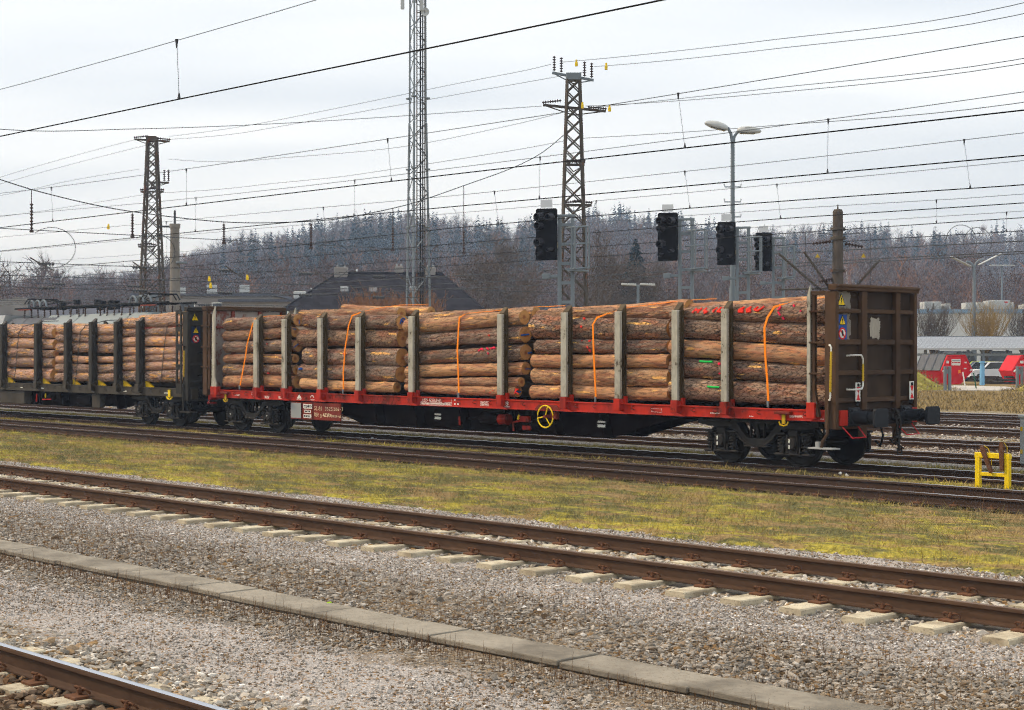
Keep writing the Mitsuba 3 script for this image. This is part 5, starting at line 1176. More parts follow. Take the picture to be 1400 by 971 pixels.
def signal(label, x, y, ztop, s, post_dx):
    """colour light signal: panel with hooded lamps, plate on top, twin post with rungs and a service cage."""
    t = thing('railway_signal', label, 'railway signal', 'railway signals in a row')
    fx_ = np.array([.88, .475, 0]); M = frame((x, y, ztop - .85 * s), fx_)          # local x right, y back
    def loc(mb): return mb.xf(M)
    p = [(-.36, -.85), (.36, -.85), (.36, .80), (.31, .85), (-.31, .85), (-.36, .80)]
    A = np.eye(4); A[:3, 0], A[:3, 1], A[:3, 2] = (1, 0, 0), (0, 0, 1), (0, 1, 0)
    obj('signal_panel', loc(MB().prism([(a * s, b * s) for a, b in p], A, .05)), 'signal_black', t)
    hoods, lenses = MB(), MB()
    for (a, b, r) in ((-.17, .58, .115), (.2, .57, .10), (-.17, .30, .10), (-.17, -.25, .115), (.2, -.5, .06), (-.18, -.62, .05)):
        hoods.lathe([(r * 1.0, 0), (r * 1.15, .02), (r * 1.15, .26), (r * .95, .26), (r * .95, .02)], axis_frame((a * s, -.01, b * s), (-.35, -1, -.1)), 14)
        lenses.lathe([(0, .05), (r * .95, .03)], axis_frame((a * s, -.012, b * s), (0, -1, 0)), 14)
    obj('lamp_hood', loc(hoods), 'hood_black', t, smooth=40, split=True); obj('lens', loc(lenses), 'glass_dark', t, split=True)
    obj('number_plate', loc(MB().bb(-.2 * s, .2 * s, 0, .02, .88 * s, 1.14 * s)), 'pale_plate', t)
    obj('junction_box', loc(MB().bb(.22 * s, .36 * s, .06, .2, -.45 * s, -.25 * s, .01)), 'sleeper_concrete', t)
    px = post_dx; zb = GZ - (ztop - .85 * s); zt = .62 * s
    pm = MB()
    for dx in (-.22, .22): pm.bb(px + dx * s - .055, px + dx * s + .055, .12, .24, zb, zt, .01)
    pm.bb(px - .30 * s, px + .30 * s, .11, .25, zt - .05, zt + .03, .01)
    obj('post', loc(pm), 'galvanised', t)
    rg = MB()
    for z in np.arange(zb + .3, zt - .2, .62): rg.bb(px - .22 * s, px + .22 * s, .13, .23, z - .05, z + .05)
    obj('rung', loc(rg), 'galvanised', t, split=True)
    cg = MB(); c0, c1, d = px + .28 * s, px + .66 * s, .2
    for zz in (.2, -.35, -1.15): cg.path([(px, .1, zz * s), (c0, -.1, zz * s), (c1 - .25, -.15, zz * s), (c1, .25, zz * s + .05), (c1, .6, zz * s + .06)], .028, 6)
    for (a, b) in ((c1 - .25, -.15), (c1, .25), (c1, .6), (c0, -.1)): cg.tube((a, b, -1.13 * s), (a, b, .22 * s), .028, 6)
    cg.bb(px + .1, c1, -.1, .6, -1.22 * s, -1.17 * s)
    obj('service_cage', loc(cg), 'galvanised', t)
    obj('bracket_arm', loc(MB().bb(px - .75 * s, px - .25 * s, .14, .22, -1.42 * s, -1.32 * s, .01).bb(px - .80 * s, px - .55 * s, .1, .26, -1.45 * s, -1.28 * s, .01)), 'galvanised', t)
    return t
for i, (x, y, z, s_, lab) in enumerate(((-37.3, 36.3, 6.82, .98, 'first railway signal from the left, in front of the rusty lattice mast'), (-37.3, 42.15, 7.02, .98, 'second railway signal, standing alone against the hill'), (-39.1, 47.5, 7.10, .96, 'third railway signal, beside the tall double headed lamp'), (-41.9, 53.3, 7.12, .94, 'smallest and last railway signal, next to the concrete mast'))):
    signal(lab, x, y, z, s_, .62 * s_)

# concrete catenary mast with hinged arms
cm = thing('catenary_mast', 'concrete mast with insulators and slanting arms behind the brown end wall', 'mast'); X_, Y_ = -35.65, 49.75
obj('pole', MB().path([(X_, Y_, GZ), (X_, Y_, 7.35)], [.24, .185], 14), 'pole_dark', cm, smooth=40)
obj('cap', MB().lathe([(.2, 0), (.15, .12), (.03, .14), (.02, .3), (0, .3)], axis_frame((X_, Y_, 7.35), (0, 0, 1)), 12), 'pole_dark', cm, smooth=40)
dx, dy = math.cos(YAW), math.sin(YAW)
def D_(u, z, d=0.0): return (X_ + dx * u - .73 * d, Y_ + dy * u + .68 * d, z)
am = MB(); ins = MB()
for (u0, z0, u1, z1) in ((-.3, 4.2, -2.2, 5.85), (-.15, 4.35, -1.25, 5.9), (.3, 4.2, 1.55, 5.6)):
    p, q_ = np.array(D_(u0, z0)), np.array(D_(u1, z1)); am.path([p, q_], .045, 7); insulator(ins, p, p + (q_ - p) * .28, .11, 7)
am.path([D_(-.3, 4.55), D_(-2.2, 4.5)], .035, 6).path([D_(.3, 4.5), D_(1.6, 4.35)], .03, 6)
for z in (6.75, 6.4, 5.2, 4.3, 4.05): am.lathe([(.24, -.05), (.28, -.05), (.28, .05), (.24, .05)], axis_frame((X_, Y_, z), (0, 0, 1)), 12)
obj('hinged_arm', am, 'lattice_steel', cm); 
for (u0, u1, z) in ((-.25, -.95, 6.2), (.25, .95, 6.1), (-.2, -.7, 4.8)): insulator(ins, D_(u0, z + .1), D_(u1, z), .10, 6)
obj('insulator', ins, 'insulator_brown', cm, smooth=40, split=True)
lp = MB()
for s_ in (-1, 1): lp.path([D_(s_ * .2, 6.55), D_(s_ * .8, 6.6), D_(s_ * 1.2, 6.62), D_(s_ * 1.22, 4.0), D_(s_ * .3, 3.9)], .016, 5)
obj('earthing_wire', lp, 'dark_cable', cm)
wsg = MB(); wk = MB()
for u in (-.75, .95):
    c = D_(u, 5.75); M = frame(c, (dx, dy, 0)); A = np.eye(4); A[:3, 0], A[:3, 1], A[:3, 2] = (1, 0, 0), (0, 0, 1), (0, 1, 0)
    wsg.prism([(-.09, -.06), (.09, -.06), (0, .10)], M @ A, .01)
obj('warning_triangle', wsg, 'dirty_yellow', cm, split=True)
cp = thing('concrete_post', 'pale concrete mast standing right of the grey lattice mast', 'mast')
obj('pole', MB().path([(-78.6, 47.7, GZ), (-78.6, 47.7, 9.0), (-78.6, 47.7, 9.02), (-78.6, 47.7, 9.25)], [.36, .25, .30, .30], 12), 'pole_concrete', cp, smooth=40)
obj('spike', MB().tube((-78.6, 47.7, 9.25), (-78.6, 47.7, 10.0), .06, 8).bar((-79.2, 47.0, 9.1), (-78.5, 47.8, 9.1), .1), 'dark_cable', cp)
obj('bracket', MB().path([(-79.3, 47.0, GZ), (-79.3, 47.0, 5.2)], .09, 8).box((-79.6, 46.7, 5.25), (.7, .5, .16), .02).box((-79.5, 46.8, 4.85), (.6, .5, .16), .02).box((-78.4, 47.9, 7.1), (.6, .6, .1), .02).box((-78.5, 47.6, 2.2), (.7, .6, .5), .02), 'galvanised', cp)

# ------------------------------------------------------------------ wires
def sag(pts, n): 
    p = np.asarray(pts, float); s = np.linspace(0, len(p) - 1, n) if len(p) > 2 else np.linspace(0, 1, n) * (len(p) - 1)
    return np.stack([np.interp(s, np.arange(len(p)), p[:, k]) for k in range(p.shape[1])], -1)
def smooth_curve(p, k=6):
    from scipy.interpolate import PchipInterpolator
    p = np.asarray(p, float)
    if len(p) < 3: return p
    s = np.concatenate([[0], np.cumsum(np.linalg.norm(np.diff(p, axis=0), axis=1))])
    return np.stack([PchipInterpolator(s, p[:, i])(np.linspace(0, s[-1], (len(p) - 1) * k + 1)) for i in range(3)], -1)
CAT = [  # y of the wire, messenger [(x, z)], contact [(x, z)], droppers [(x top, x bottom)], what it hangs over
    (13.9, [(-120, 7.9), (-62, 7.35), (-29.16, 7.241), (-19.01, 7.345), (-8, 7.7), (5, 8.3)], [(-120, 6.36), (-29.17, 6.352), (-12.38, 6.298), (5, 6.27)], [(-22.84, -22.77), (-36, -36), (-9.5, -9.5)], 'front track, the uppermost pair crossing the picture'),
    (26.5, [(-120, 8.5), (-75, 8.3), (-55.62, 7.951), (-51.7, 7.876), (-39.24, 7.796), (-28.4, 7.79), (-23.15, 7.821), (-14.97, 7.907), (4, 8.3)], [(-120, 6.72), (-55.63, 6.705), (-39.24, 6.688), (-28.41, 6.66), (-14.97, 6.585), (4, 6.5)], [(-51.7, -51.6), (-33.17, -33.02), (-23.15, -22.96), (-43, -43), (-14, -14)], 'timber wagons'),
    (31.2, [(-130, 8.9), (-65.49, 7.984), (-49.98, 7.699), (-40.71, 7.626), (-32.31, 7.622), (-22.63, 7.665), (-17.62, 7.729), (4, 8.2)], [(-130, 6.5), (-65.5, 6.486), (-40.75, 6.5), (-24.39, 6.419), (-17.62, 6.388), (4, 6.3)], [(-40.71, -40.75), (-32.31, -32.34), (-22.63, -22.65), (-49.98, -50.03)], 'first siding behind the wagons'),
    (36.0, [(-150, 9.0), (-75.57, 7.812), (-53.31, 7.627), (-38.6, 7.49), (-28.14, 7.5), (-20.33, 7.566), (0, 8.0)], [(-150, 6.1), (-75.58, 6.1), (-53.31, 6.2), (-39.26, 6.42), (-28.14, 6.4), (-20.33, 6.304), (0, 6.25)], [(-48.89, -48.75), (-39.44, -39.26), (-31.19, -31), (-21.98, -21.81), (-60, -60)], 'second siding behind the wagons'),
    (41.3, [(-160, 8.8), (-86.7, 7.796), (-61.16, 7.719), (-44.27, 7.559), (-32.28, 7.539), (-23.32, 7.565), (0, 8.0)], [(-160, 6.1), (-86.71, 6.102), (-61.16, 6.272), (-44.27, 6.412), (-32.28, 6.441), (-23.32, 6.382), (0, 6.3)], [(-39.91, -39.8), (-49.11, -49.02), (-31.93, -31.79), (-70, -70)], 'locomotive'),
    (46.3, [(-170, 8.5), (-97.2, 7.673), (-49.63, 7.368), (-36.19, 7.282), (-26.15, 7.149), (0, 7.2)], [(-170, 6.0), (-97.2, 6.005), (-68.57, 6.162), (-49.63, 6.357), (-26.15, 6.417), (0, 6.4)], [(-29.29, -29.29), (-42.96, -42.92), (-66, -66)], 'fourth siding'),
    (51.0, [(-180, 8.3), (-107.07, 7.605), (-54.67, 7.274), (-28.8, 7.061), (0, 7.2)], [(-180, 6.0), (-107.07, 6.074), (-54.67, 6.329), (-28.8, 6.38), (0, 6.4)], [(-29.47, -29.47), (-60, -60)], 'last siding'),
]
for (y, ms, cs, ds, what) in CAT:
    t = thing('overhead_line', f'overhead line pair with droppers above the {what}', 'overhead wire')
    m3, c3 = smooth_curve([(x, y, z) for x, z in ms]), smooth_curve([(x, y, z) for x, z in cs])
    obj('messenger_wire', MB().path(m3, .006 if y < 20 else .0085, 5), 'dark_cable', t); obj('contact_wire', MB().path(c3, .0115 if y < 20 else .0145, 5), 'soot_black', t)
    for (a, b) in ds:
        za, zb = np.interp(a, m3[:, 0], m3[:, 2]), np.interp(b, c3[:, 0], c3[:, 2])
        obj('dropper', MB().tube((a, y, za), (b, y, zb), .0045, 4).tube((a, y, za + .02), (a, y, za - .12), .03, 5, .012).tube((b, y, zb + .10), (b, y, zb), .012, 5, .03), 'dark_cable', t)
for (y, cs) in ((55, [(-180, 6.04), (-115.47, 6.038), (-58.96, 6.099), (-42.99, 6.349), (-31.06, 6.319), (0, 6.3)]), (58, [(-180, 5.95), (-121.77, 5.951), (-62.18, 5.883), (-41.38, 6.114), (-32.75, 6.136), (0, 6.2)]), (60, [(-180, 5.9), (-125.97, 5.897), (-64.32, 5.689), (-46.9, 6.071), (-33.88, 6.179), (0, 6.3)])):
    tag(obj('contact_wire', MB().path(smooth_curve([(x, y, z) for x, z in cs]), .022, 5), 'dark_cable'), {55: 'single dark wire crossing low in front of the wooded hill, uppermost of three', 58: 'middle one of three low single wires in front of the wooded hill', 60: 'lowest of three single wires in front of the wooded hill'}[y], 'overhead wire')
FEED = [
    ('feeder wire from the left insulator of the rusty mast to the grey lattice mast', [(-57.23, 56.01, 16.36), (-61.46, 57.34, 16.61), (-82.26, 55.56, 15.91), (-92.86, 55.93, 16.21)]),
    ('feeder wire from the right insulator of the rusty mast to the grey lattice mast', [(-56.07, 57.25, 16.0), (-61.46, 57.34, 16.01), (-82.26, 55.56, 15.51), (-92.82, 55.96, 16.02)]),
    ('upper wire leaving the rusty mast top to the upper right', [(-56.86, 56.41, 16.47), (-39.31, 50.29, 14.31), (-24.78, 43.87, 12.57), (-10, 37, 12.0)]),
    ('lower wire leaving the rusty mast top to the upper right', [(-55.77, 57.57, 16.25), (-39.3, 50.29, 13.95), (-24.77, 43.87, 12.25), (-10, 37, 11.6)]),
    ('upper wire leaving the grey lattice mast to the left edge', [(-94.42, 54.25, 15.98), (-111.4, 53.64, 14.98), (-119.73, 53.5, 14.39), (-160, 52, 14.0)]),
    ('lower wire leaving the grey lattice mast to the left edge', [(-93.71, 55.02, 15.69), (-110.2, 54.93, 14.97), (-121.66, 54.36, 14.24), (-160, 54, 13.8)]),
    ('long thin wire from the second arm of the rusty mast to the left edge', [(-57.54, 55.66, 14.3), (-56.33, 52.56, 13.75), (-52.04, 35.15, 10.89), (-49.94, 28.61, 9.91), (-47.36, 22.57, 9.09), (-43, 10, 8.6)]),
    ('sagging wire between the middle arms of both lattice masts', [(-56.75, 56.51, 14.01), (-60.72, 56.65, 13.78), (-70.0, 56.97, 13.54), (-82.25, 55.55, 13.72), (-92.89, 55.89, 14.73)]),
    ('upper wire from the second arm of the rusty mast to the right edge', [(-55.7, 57.64, 14.23), (-39.3, 50.29, 12.43), (-24.77, 43.86, 10.92), (-10, 37, 10.2)]),
    ('lower wire from the second arm of the rusty mast to the right edge', [(-56.06, 57.25, 14.3), (-39.3, 50.28, 12.25), (-24.77, 43.86, 10.77), (-10, 37, 10.0)]),
    ('wire between the lower arms of both lattice masts', [(-56.8, 56.45, 12.57), (-60.72, 56.65, 12.47), (-74.33, 56.71, 12.27), (-82.25, 55.55, 12.2), (-93.21, 55.53, 12.53)]),
    ('lowest wire leaving the grey lattice mast to the left edge', [(-93.86, 54.83, 12.43), (-111.75, 53.24, 11.94), (-150, 50, 11.8)]),
    ('wire from the third arm of the rusty mast to the right edge', [(-56.18, 57.11, 12.71), (-39.3, 50.28, 10.98), (-24.77, 43.86, 9.62), (-10, 37, 9.0)]),
    ('wire from the middle of the grey lattice mast to the left edge', [(-94.19, 54.49, 14.06), (-101.71, 53.76, 13.87), (-111.76, 53.25, 13.48), (-150, 51, 13.3)]),
]
for lab, p in FEED: tag(obj('feeder_wire', MB().path(smooth_curve(p, 8), .0125, 5), 'dark_cable'), lab, 'overhead wire')
for (p, lab) in (((-55.66, 56.21, 16.19), 'yellow line marker hanging right of the rusty mast head'), ((-53.23, 55.76, 15.66), 'yellow line marker hanging on the lower wire right of the rusty mast head'), ((-55.81, 56.78, 14.2), 'yellow line marker on the second arm of the rusty mast'), ((-53.52, 56.3, 13.76), 'yellow line marker hanging right of the second arm of the rusty mast'), ((-90.15, 50.01, 9.8), 'yellow line marker hanging left of the grey lattice mast'), ((-75.58, 48.01, 6.06), 'yellow line marker in front of the hill, right of the concrete mast'), ((-75.53, 48.06, 5.7), 'lower yellow line marker in front of the hill right of the concrete mast'), ((-74.17, 49.52, 6.15), 'yellow line marker above the low grey roofs')):
    tag(obj('line_marker', MB().box(p, (.14, .14, .20), .02, rz=.8).tube((p[0], p[1], p[2] + .1), (p[0], p[1], p[2] + .22), .05, 6), 'yellow_paint'), lab, 'line marker')
# head span across the tracks with its insulators and lower cross wires
hs = thing('head_span', 'cross span of wires with hanging insulators sagging left of the rusty lattice mast', 'overhead wire'); XS = -56.4
top = [(8, 13.0), (17, 10.9), (26.87, 8.54), (28.11, 8.25), (32.33, 7.67), (36.52, 7.49), (40.88, 7.75), (45.35, 8.57), (49.56, 9.87), (54.21, 11.6), (56.05, 12.78)]
tc = smooth_curve([(XS, y, z) for y, z in top]); obj('span_wire', MB().path(tc, .020, 5), 'dark_cable', hs)
for zz, n_ in ((6.72, 1), (5.0, 2)): obj('cross_wire', MB().path([(XS, 8, zz), (XS, 56.05, zz + .06)], .015, 5), 'dark_cable', hs)
for y, zl in ((28.11, 6.75), (32.33, 6.73), (36.52, 6.68), (40.88, 6.66), (45.35, 6.75), (49.55, 6.79)):
    zt = float(np.interp(y, tc[:, 1], tc[:, 2])); zi = min(zt - .08, zl + 1.0)
    mb = MB().tube((XS, y, zt), (XS, y, zi), .016, 5); insulator(mb, (XS, y, zi), (XS, y, zl), .075, 8); mb.tube((XS, y, zl), (XS, y, zl - .1), .08, 7)
    obj('insulator_hanger', mb, 'insulator_brown', hs, smooth=40)
    obj('registration_arm', MB().path([(XS, y + .9, 5.25), (XS + .4, y + .1, 5.5), (XS + .9, y - .5, 5.65)], .025, 5), 'lattice_steel', hs)
    if y < 46: a = np.linspace(-.6 * PI, .75 * PI, 14); obj('jumper_loop', MB().path(np.stack([XS + 1.0 + .5 * np.cos(a), y + .3 + .7 * np.cos(a), 6.05 + .75 * np.sin(a)], -1), .013, 5), 'dark_cable', hs)
for i, (x, y0, y1, z) in enumerate(((-74, 20, 66, 6.5), (-74, 20, 66, 5.3), (-92, 30, 66, 6.3), (-92, 30, 66, 5.2))):
    mb = MB().path([(x, y0, z), (x, y1, z + .05)], .02, 5)
    for y in np.arange(y0 + 6, y1 - 6, 5.2): insulator(mb, (x, y + .8, z), (x, y + 1.7, z), .11, 5)
    tag(obj('cross_wire', mb, 'dark_cable'), ['upper', 'lower'][i % 2] + ' cross wire with dark insulators ' + ('nearer' if i < 2 else 'further') + ' along the tracks, in front of the wooded hill', 'overhead wire')
jl = thing('wire_loop', 'round loops of spare wire hanging above the far lamp posts at right', 'overhead wire')
for (c, R) in (((-38.0, 62.0, 6.95), .72), ((-37.5, 62.5, 6.9), .66)):
    a = np.linspace(-1.9, 3.6, 24); obj('loop', MB().path(np.stack([c[0] + R * .62 * np.cos(a), c[1] + R * .68 * np.cos(a), c[2] + R * np.sin(a)], -1), .014, 5), 'dark_cable', jl)

# ------------------------------------------------------------------ small things by the tracks
st = thing('brake_shoe_rack', 'yellow steel rack standing between the rails, holding rusty brake shoes', 'rack')
mb = MB()
for x in (-14.92, -14.36): mb.bb(x - .045, x + .045, 24.86, 24.94, -.22, .515, .006)
obj('post', mb, 'yellow_paint', st); obj('rail', MB().bb(-14.97, -14.31, 24.855, 24.945, .44, .53, .006), 'yellow_paint', st); obj('rail', MB().bb(-14.87, -14.41, 24.87, 24.93, .13, .19, .006), 'yellow_paint', st)
for x, tilt, lab in ((-14.73, .40, 'rusty brake shoe leaning on the yellow rack, tilted'), (-14.44, .02, 'rusty brake shoe standing upright in the yellow rack')):
    b = MB(); p = [(-.03, -.24), (.03, -.24), (.035, .1), (.045, .16), (.025, .25), (-.02, .25), (-.04, .16)]
    A = np.eye(4); A[:3, 0], A[:3, 1], A[:3, 2] = (1, 0, 0), (0, 0, 1), (0, 1, 0); R = np.eye(4); c_, s_ = math.cos(tilt), math.sin(tilt); R[0, 0], R[0, 2], R[2, 0], R[2, 2] = c_, -s_, s_, c_
    M = T_(x, 24.815, .42 if tilt > .1 else .48) @ R
    k = thing('brake_shoe', lab, 'brake shoe'); obj('shoe', b.prism(p, M @ A, .06), 'rust_fitting', k)
    obj('handle', MB().path([(.03, .05, .24), (.075, .08, .16), (.07, .08, .0), (.04, .05, -.12)], .010, 6).xf(M), 'dirty_yellow', k)
cb = thing('control_cabinet', 'grey lineside cabinet cut off by the right edge of the picture', 'cabinet')
obj('body', MB().bb(-16.24, -15.3, 28.6, 29.1, .08, .98, .012), 'cabinet_grey', cb); obj('plinth', MB().bb(-16.16, -15.38, 28.66, 29.06, -.22, .08), 'sleeper_concrete', cb)
obj('lid', MB().bb(-16.27, -15.27, 28.57, 29.13, .975, 1.03, .01), 'cabinet_grey', cb); obj('door', MB().bb(-16.2, -15.34, 28.585, 28.603, .14, .92, .004), 'cabinet_grey', cb); obj('hinge', MB().bb(-16.215, -16.17, 28.57, 28.6, .72, .80, .004).bb(-16.215, -16.17, 28.57, 28.6, .28, .36, .004), 'dirty_yellow', cb)
for (x, y, lab) in ((-33.45, 26.2, 'crumpled pale scrap lying by the rail under the number board'), (-18.0, 25.2, 'white plastic scrap by the rail under the right bogie'),):
    tag(obj('plastic_scrap', MB().add(*stones(np.random.RandomState(3), np.array([[x, y, -.02], [x + .12, y + .04, -.05]]), .03, 'ico')[:2]), 'pale_plate'), lab, 'litter')

# ------------------------------------------------------------------ stock behind the timber wagons
lo = thing('electric_locomotive', 'electric locomotive behind the grey wagon, only its grey roof and black roof gear showing', 'locomotive')
LY = 41.6
def hull(x0, x1, z0, z1, w0, w1, mat, name, bev=.0):
    return obj(name, MB().prism([(LY - w0, z0), (LY + w0, z0), (LY + w1, z1), (LY - w1, z1)], YZ(x0), x1 - x0), mat, lo)
hull(-89.5, -68.5, 1.0, 3.45, 1.48, 1.48, 'car_red', 'body'); hull(-89.3, -68.7, 3.452, 3.62, 1.45, 1.30, 'roof_grey_panel', 'roof_base')
for x0, x1 in ((-80.0, -76.6), (-76.5, -71.5), (-71.4, -69.5)): hull(x0, x1, 3.622, 4.10, 1.25, .62, 'roof_grey_panel', 'roof_hatch')
gr = MB()
for x in np.arange(-84.0, -80.3, 1.75): gr.prism([(LY - 1.22, 3.622), (LY + 1.2, 3.622), (LY + .8, 3.98), (LY - .8, 3.98)], YZ(x), 1.68)
obj('roof_grille', gr, 'plastic_anthracite', lo)
a = np.linspace(0, PI / 2, 8); prof = [(-88.8, 3.622)] + [(-86.2 - 2.5 * math.cos(q), 3.622 + .55 * math.sin(q)) for q in a] + [(-84.15, 4.16), (-84.6, 3.622)]
obj('roof_cowl', MB().prism(prof, XZ(LY - 1.2), 2.4), 'roof_white_panel', lo)
gear = MB(); ins = MB(); q = random.Random(6)
for x in np.arange(-83.5, -68.2, .75):
    for yy in (-.75, .75):
        if q.random() < .75: insulator(ins, (x + q.uniform(-.1, .1), LY + yy, 3.95), (x, LY + yy, 4.45), .07, 4)
for yy in (-.8, -.72, .7, .8): gear.path([(-83.8, LY + yy, 4.50), (-67.9, LY + yy, 4.55)], .05, 6)
for x in np.arange(-83, -68, 1.2): gear.tube((x, LY - .85, 4.5), (x, LY + .85, 4.52), .04, 6)
for x in np.arange(-78.5, -73, .5): gear.box((x, LY + q.uniform(-.8, .8), 4.5 + q.uniform(-.12, .28)), (.25, .3, q.uniform(.2, .45)), .02)
obj('roof_insulator', ins, 'insulator_brown', lo, smooth=40, split=True); obj('roof_conductor', gear, 'soot_black', lo)
for xb, sg in ((-82.5, 1), (-69.5, -1)):
    pn = MB()
    for yy in (-.5, .5): pn.path([(xb, LY + yy, 4.55), (xb + sg * 2.9, LY + yy * .8, 4.78), (xb + sg * .3, LY + yy, 4.98)], .035, 6)
    for k in range(2): pn.path([(xb + sg * (.2 + .35 * k), LY - 1.0, 4.72), (xb + sg * (.2 + .35 * k), LY - .8, 5.0), (xb + sg * (.2 + .35 * k), LY + .8, 5.0), (xb + sg * (.2 + .35 * k), LY + 1.0, 4.72)], .035, 6)
    pk_ = obj('pantograph', pn, 'soot_black', lo, smooth=40)
    hb = MB()
    for k in range(3): aa = np.linspace(0, PI, 8); hb.path(np.stack([xb + sg * (.4 + .7 * k) + .35 * np.cos(aa), aa * 0 + LY - .7, 4.5 + .42 * np.sin(aa)], -1), .05, 6)
    obj('pantograph_base', hb, 'galvanised', pk_, smooth=40); obj('pantograph_rail', MB().bb(xb - .7, xb + .7, LY - .95, LY - .85, 4.40, 4.46), 'rust_red', pk_)
    

# ------------------------------------------------------------------ buildings
R_, D__ = np.array([math.cos(YAW), math.sin(YAW), 0]), np.array([-math.sin(YAW), math.cos(YAW), 0])
def place(x, y, rot=0.0):
    c_, s_ = math.cos(YAW + rot), math.sin(YAW + rot); M = np.eye(4); M[:2, 0], M[:2, 1] = (c_, s_), (-s_, c_); M[:3, 3] = (x, y, GZ); return M
def poly_mesh(v, faces): 
    mb = MB(); v = np.array(v, float); 
    for f in faces: mb.add(v[list(f)], [[0, k, k + 1] for k in range(1, len(f) - 1)])
    return mb
hs_ = thing('hipped_house', 'house with a large dark slate hipped roof and pale chimneys behind the red wagon', 'house'); M = place(-101.8, 81.5)
w, dp, ze, zr = 7.75, 6.0, 5.6, 8.55
obj('wall', MB().bb(-w + .5, w - .5, -dp + .5, dp - .5, 0, ze).xf(M), 'plaster', hs_)
V = [(-w, -dp, ze - .1), (w, -dp, ze - .1), (w, dp, ze - .1), (-w, dp, ze - .1), (-4.2, 0, zr), (4.2, 0, zr)]
rf = obj('roof', poly_mesh(V, [(0, 1, 5, 4), (1, 2, 5), (2, 3, 4, 5), (3, 0, 4), (3, 2, 1, 0)]).xf(M), 'roof_slate', hs_)
obj('ridge_cap', MB().path([(-4.3, 0, zr + .03), (4.3, 0, zr + .03)], .12, 6).path([(w, -dp, ze - .06), (4.2, 0, zr + .02)], .07, 5).path([(-w, -dp, ze - .06), (-4.2, 0, zr + .02)], .07, 5).xf(M), 'roof_slate', rf)
for x, y, wd, h in ((-3.85, -.2, 1.05, .5), (.75, .3, .65, .6), (3.3, .2, .8, .5)):
    c = obj('chimney', MB().bb(x - wd / 2, x + wd / 2, y - .4, y + .4, zr - .9, zr + h, .03).xf(M), 'plaster', rf)
    pots = MB(); [pots.tube((x + k * wd * .28, y, zr + h), (x + k * wd * .28, y, zr + h + .2), .08, 7) for k in (-1, 1)]; obj('chimney_pot', pots.xf(M), 'cabinet_grey', c)
for x in (-3.3, -1.05, 2.1):
    z = 7.05; y = -dp * (1 - (z - ze + .1) / (zr - ze + .1)); obj('skylight', MB().box((x, y - .04, z + .05), (.62, .10, .62), .01, rx=.46).xf(M), 'pale_plate', rf)
for i in range(4):
    x = -5.4 + i * 3.6; wn = obj('window', MB().bb(x - .6, x + .6, -dp + .44, -dp + .503, 2.6, 4.2, .01).xf(M), 'white_paint', hs_); obj('pane', MB().bb(x - .5, x + .5, -dp + .43, -dp + .445, 2.7, 4.1).xf(M), 'glass_dark', wn)
def flat_block(label, x, y, w, d, h, mats=('plaster', 'flat_roofing'), extra=None, name='flat_roofed_building'):
    t = thing(name, label, 'building'); M = place(x, y)
    obj('wall', MB().bb(-w / 2, w / 2, 0, d, 0, h - .25).xf(M), mats[0], t); obj('roof', MB().bb(-w / 2 - .3, w / 2 + .3, -.3, d + .3, h - .248, h).xf(M), mats[1], t)
    for i in range(int(w / 3.5)):
        u = -w / 2 + 1.8 + i * 3.5; wn = obj('window', MB().bb(u - .9, u + .9, -.05, .002, h - 2.3, h - .9).xf(M), 'white_paint', t); obj('pane', MB().bb(u - .8, u + .8, -.06, -.052, h - 2.2, h - 1.0).xf(M), 'glass_dark', wn)
    return t, M
t, M = flat_block('low building with a wide grey flat roof behind the white end post', -124.5, 88.0, 13, 14, 7.15)
obj('roof_vent', MB().box((.6, 1.5, 7.6), (1.1, .8, .7), .05).xf(M), 'lamp_white', t); obj('mast_pipe', MB().tube((1.8, .5, 7.2), (1.8, .5, 8.2), .07, 6).tube((6.0, 1, 7.2), (6.0, 1, 10.0), .08, 6).xf(M), 'pale_plate', t, split=True)
t, M = flat_block('long low grey building with white roof vents, further back behind the white end post', -140.5, 88.5, 14, 12, 8.1)
for x in (-3.0, .2, 3.5): obj('roof_vent', MB().bb(x, x + .9, 1, 1.8, 8.1, 8.8 + .2 * (x > 0)).xf(M), 'lamp_white', t)
bl = thing('gabled_building', 'low building with a plain grey roof at the left edge behind the locomotive', 'building'); M = place(-139.0, 70.5)
obj('wall', MB().bb(-12, 7.5, 0, 9, 0, 4.9).xf(M), 'plaster', bl); V = [(-12.5, -.5, 4.7), (8, -.5, 4.7), (8, 9.5, 4.7), (-12.5, 9.5, 4.7), (-12.5, 4.5, 6.4), (8, 4.5, 6.4)]
rf = obj('roof', poly_mesh(V, [(0, 1, 5, 4), (2, 3, 4, 5), (1, 2, 5), (3, 0, 4), (3, 2, 1, 0)]).xf(M), 'flat_roofing', bl); obj('chimney', MB().bb(-3.2, -2.0, 1.0, 2.0, 4.8, 7.3).bb(-5.0, -3.6, 2.5, 3.2, 5.4, 7.2).xf(M), 'plaster', rf)
hl = thing('white_hall', 'long white industrial hall with a blue roof edge behind the car park', 'building'); M = place(-80, 158, -.02)
obj('wall', MB().bb(-20, 34, 0, 30, 0, 6.15).xf(M), 'hall_cladding', hl); obj('roof_edge', MB().bb(-20.2, 34.2, -.2, 30.2, 6.152, 6.55, .02).xf(M), flat('blue_trim', srgb(128, 158, 182), .5), hl); obj('roof', MB().bb(-20, 34, 0, 30, 6.552, 6.6).xf(M), 'flat_roofing', hl)
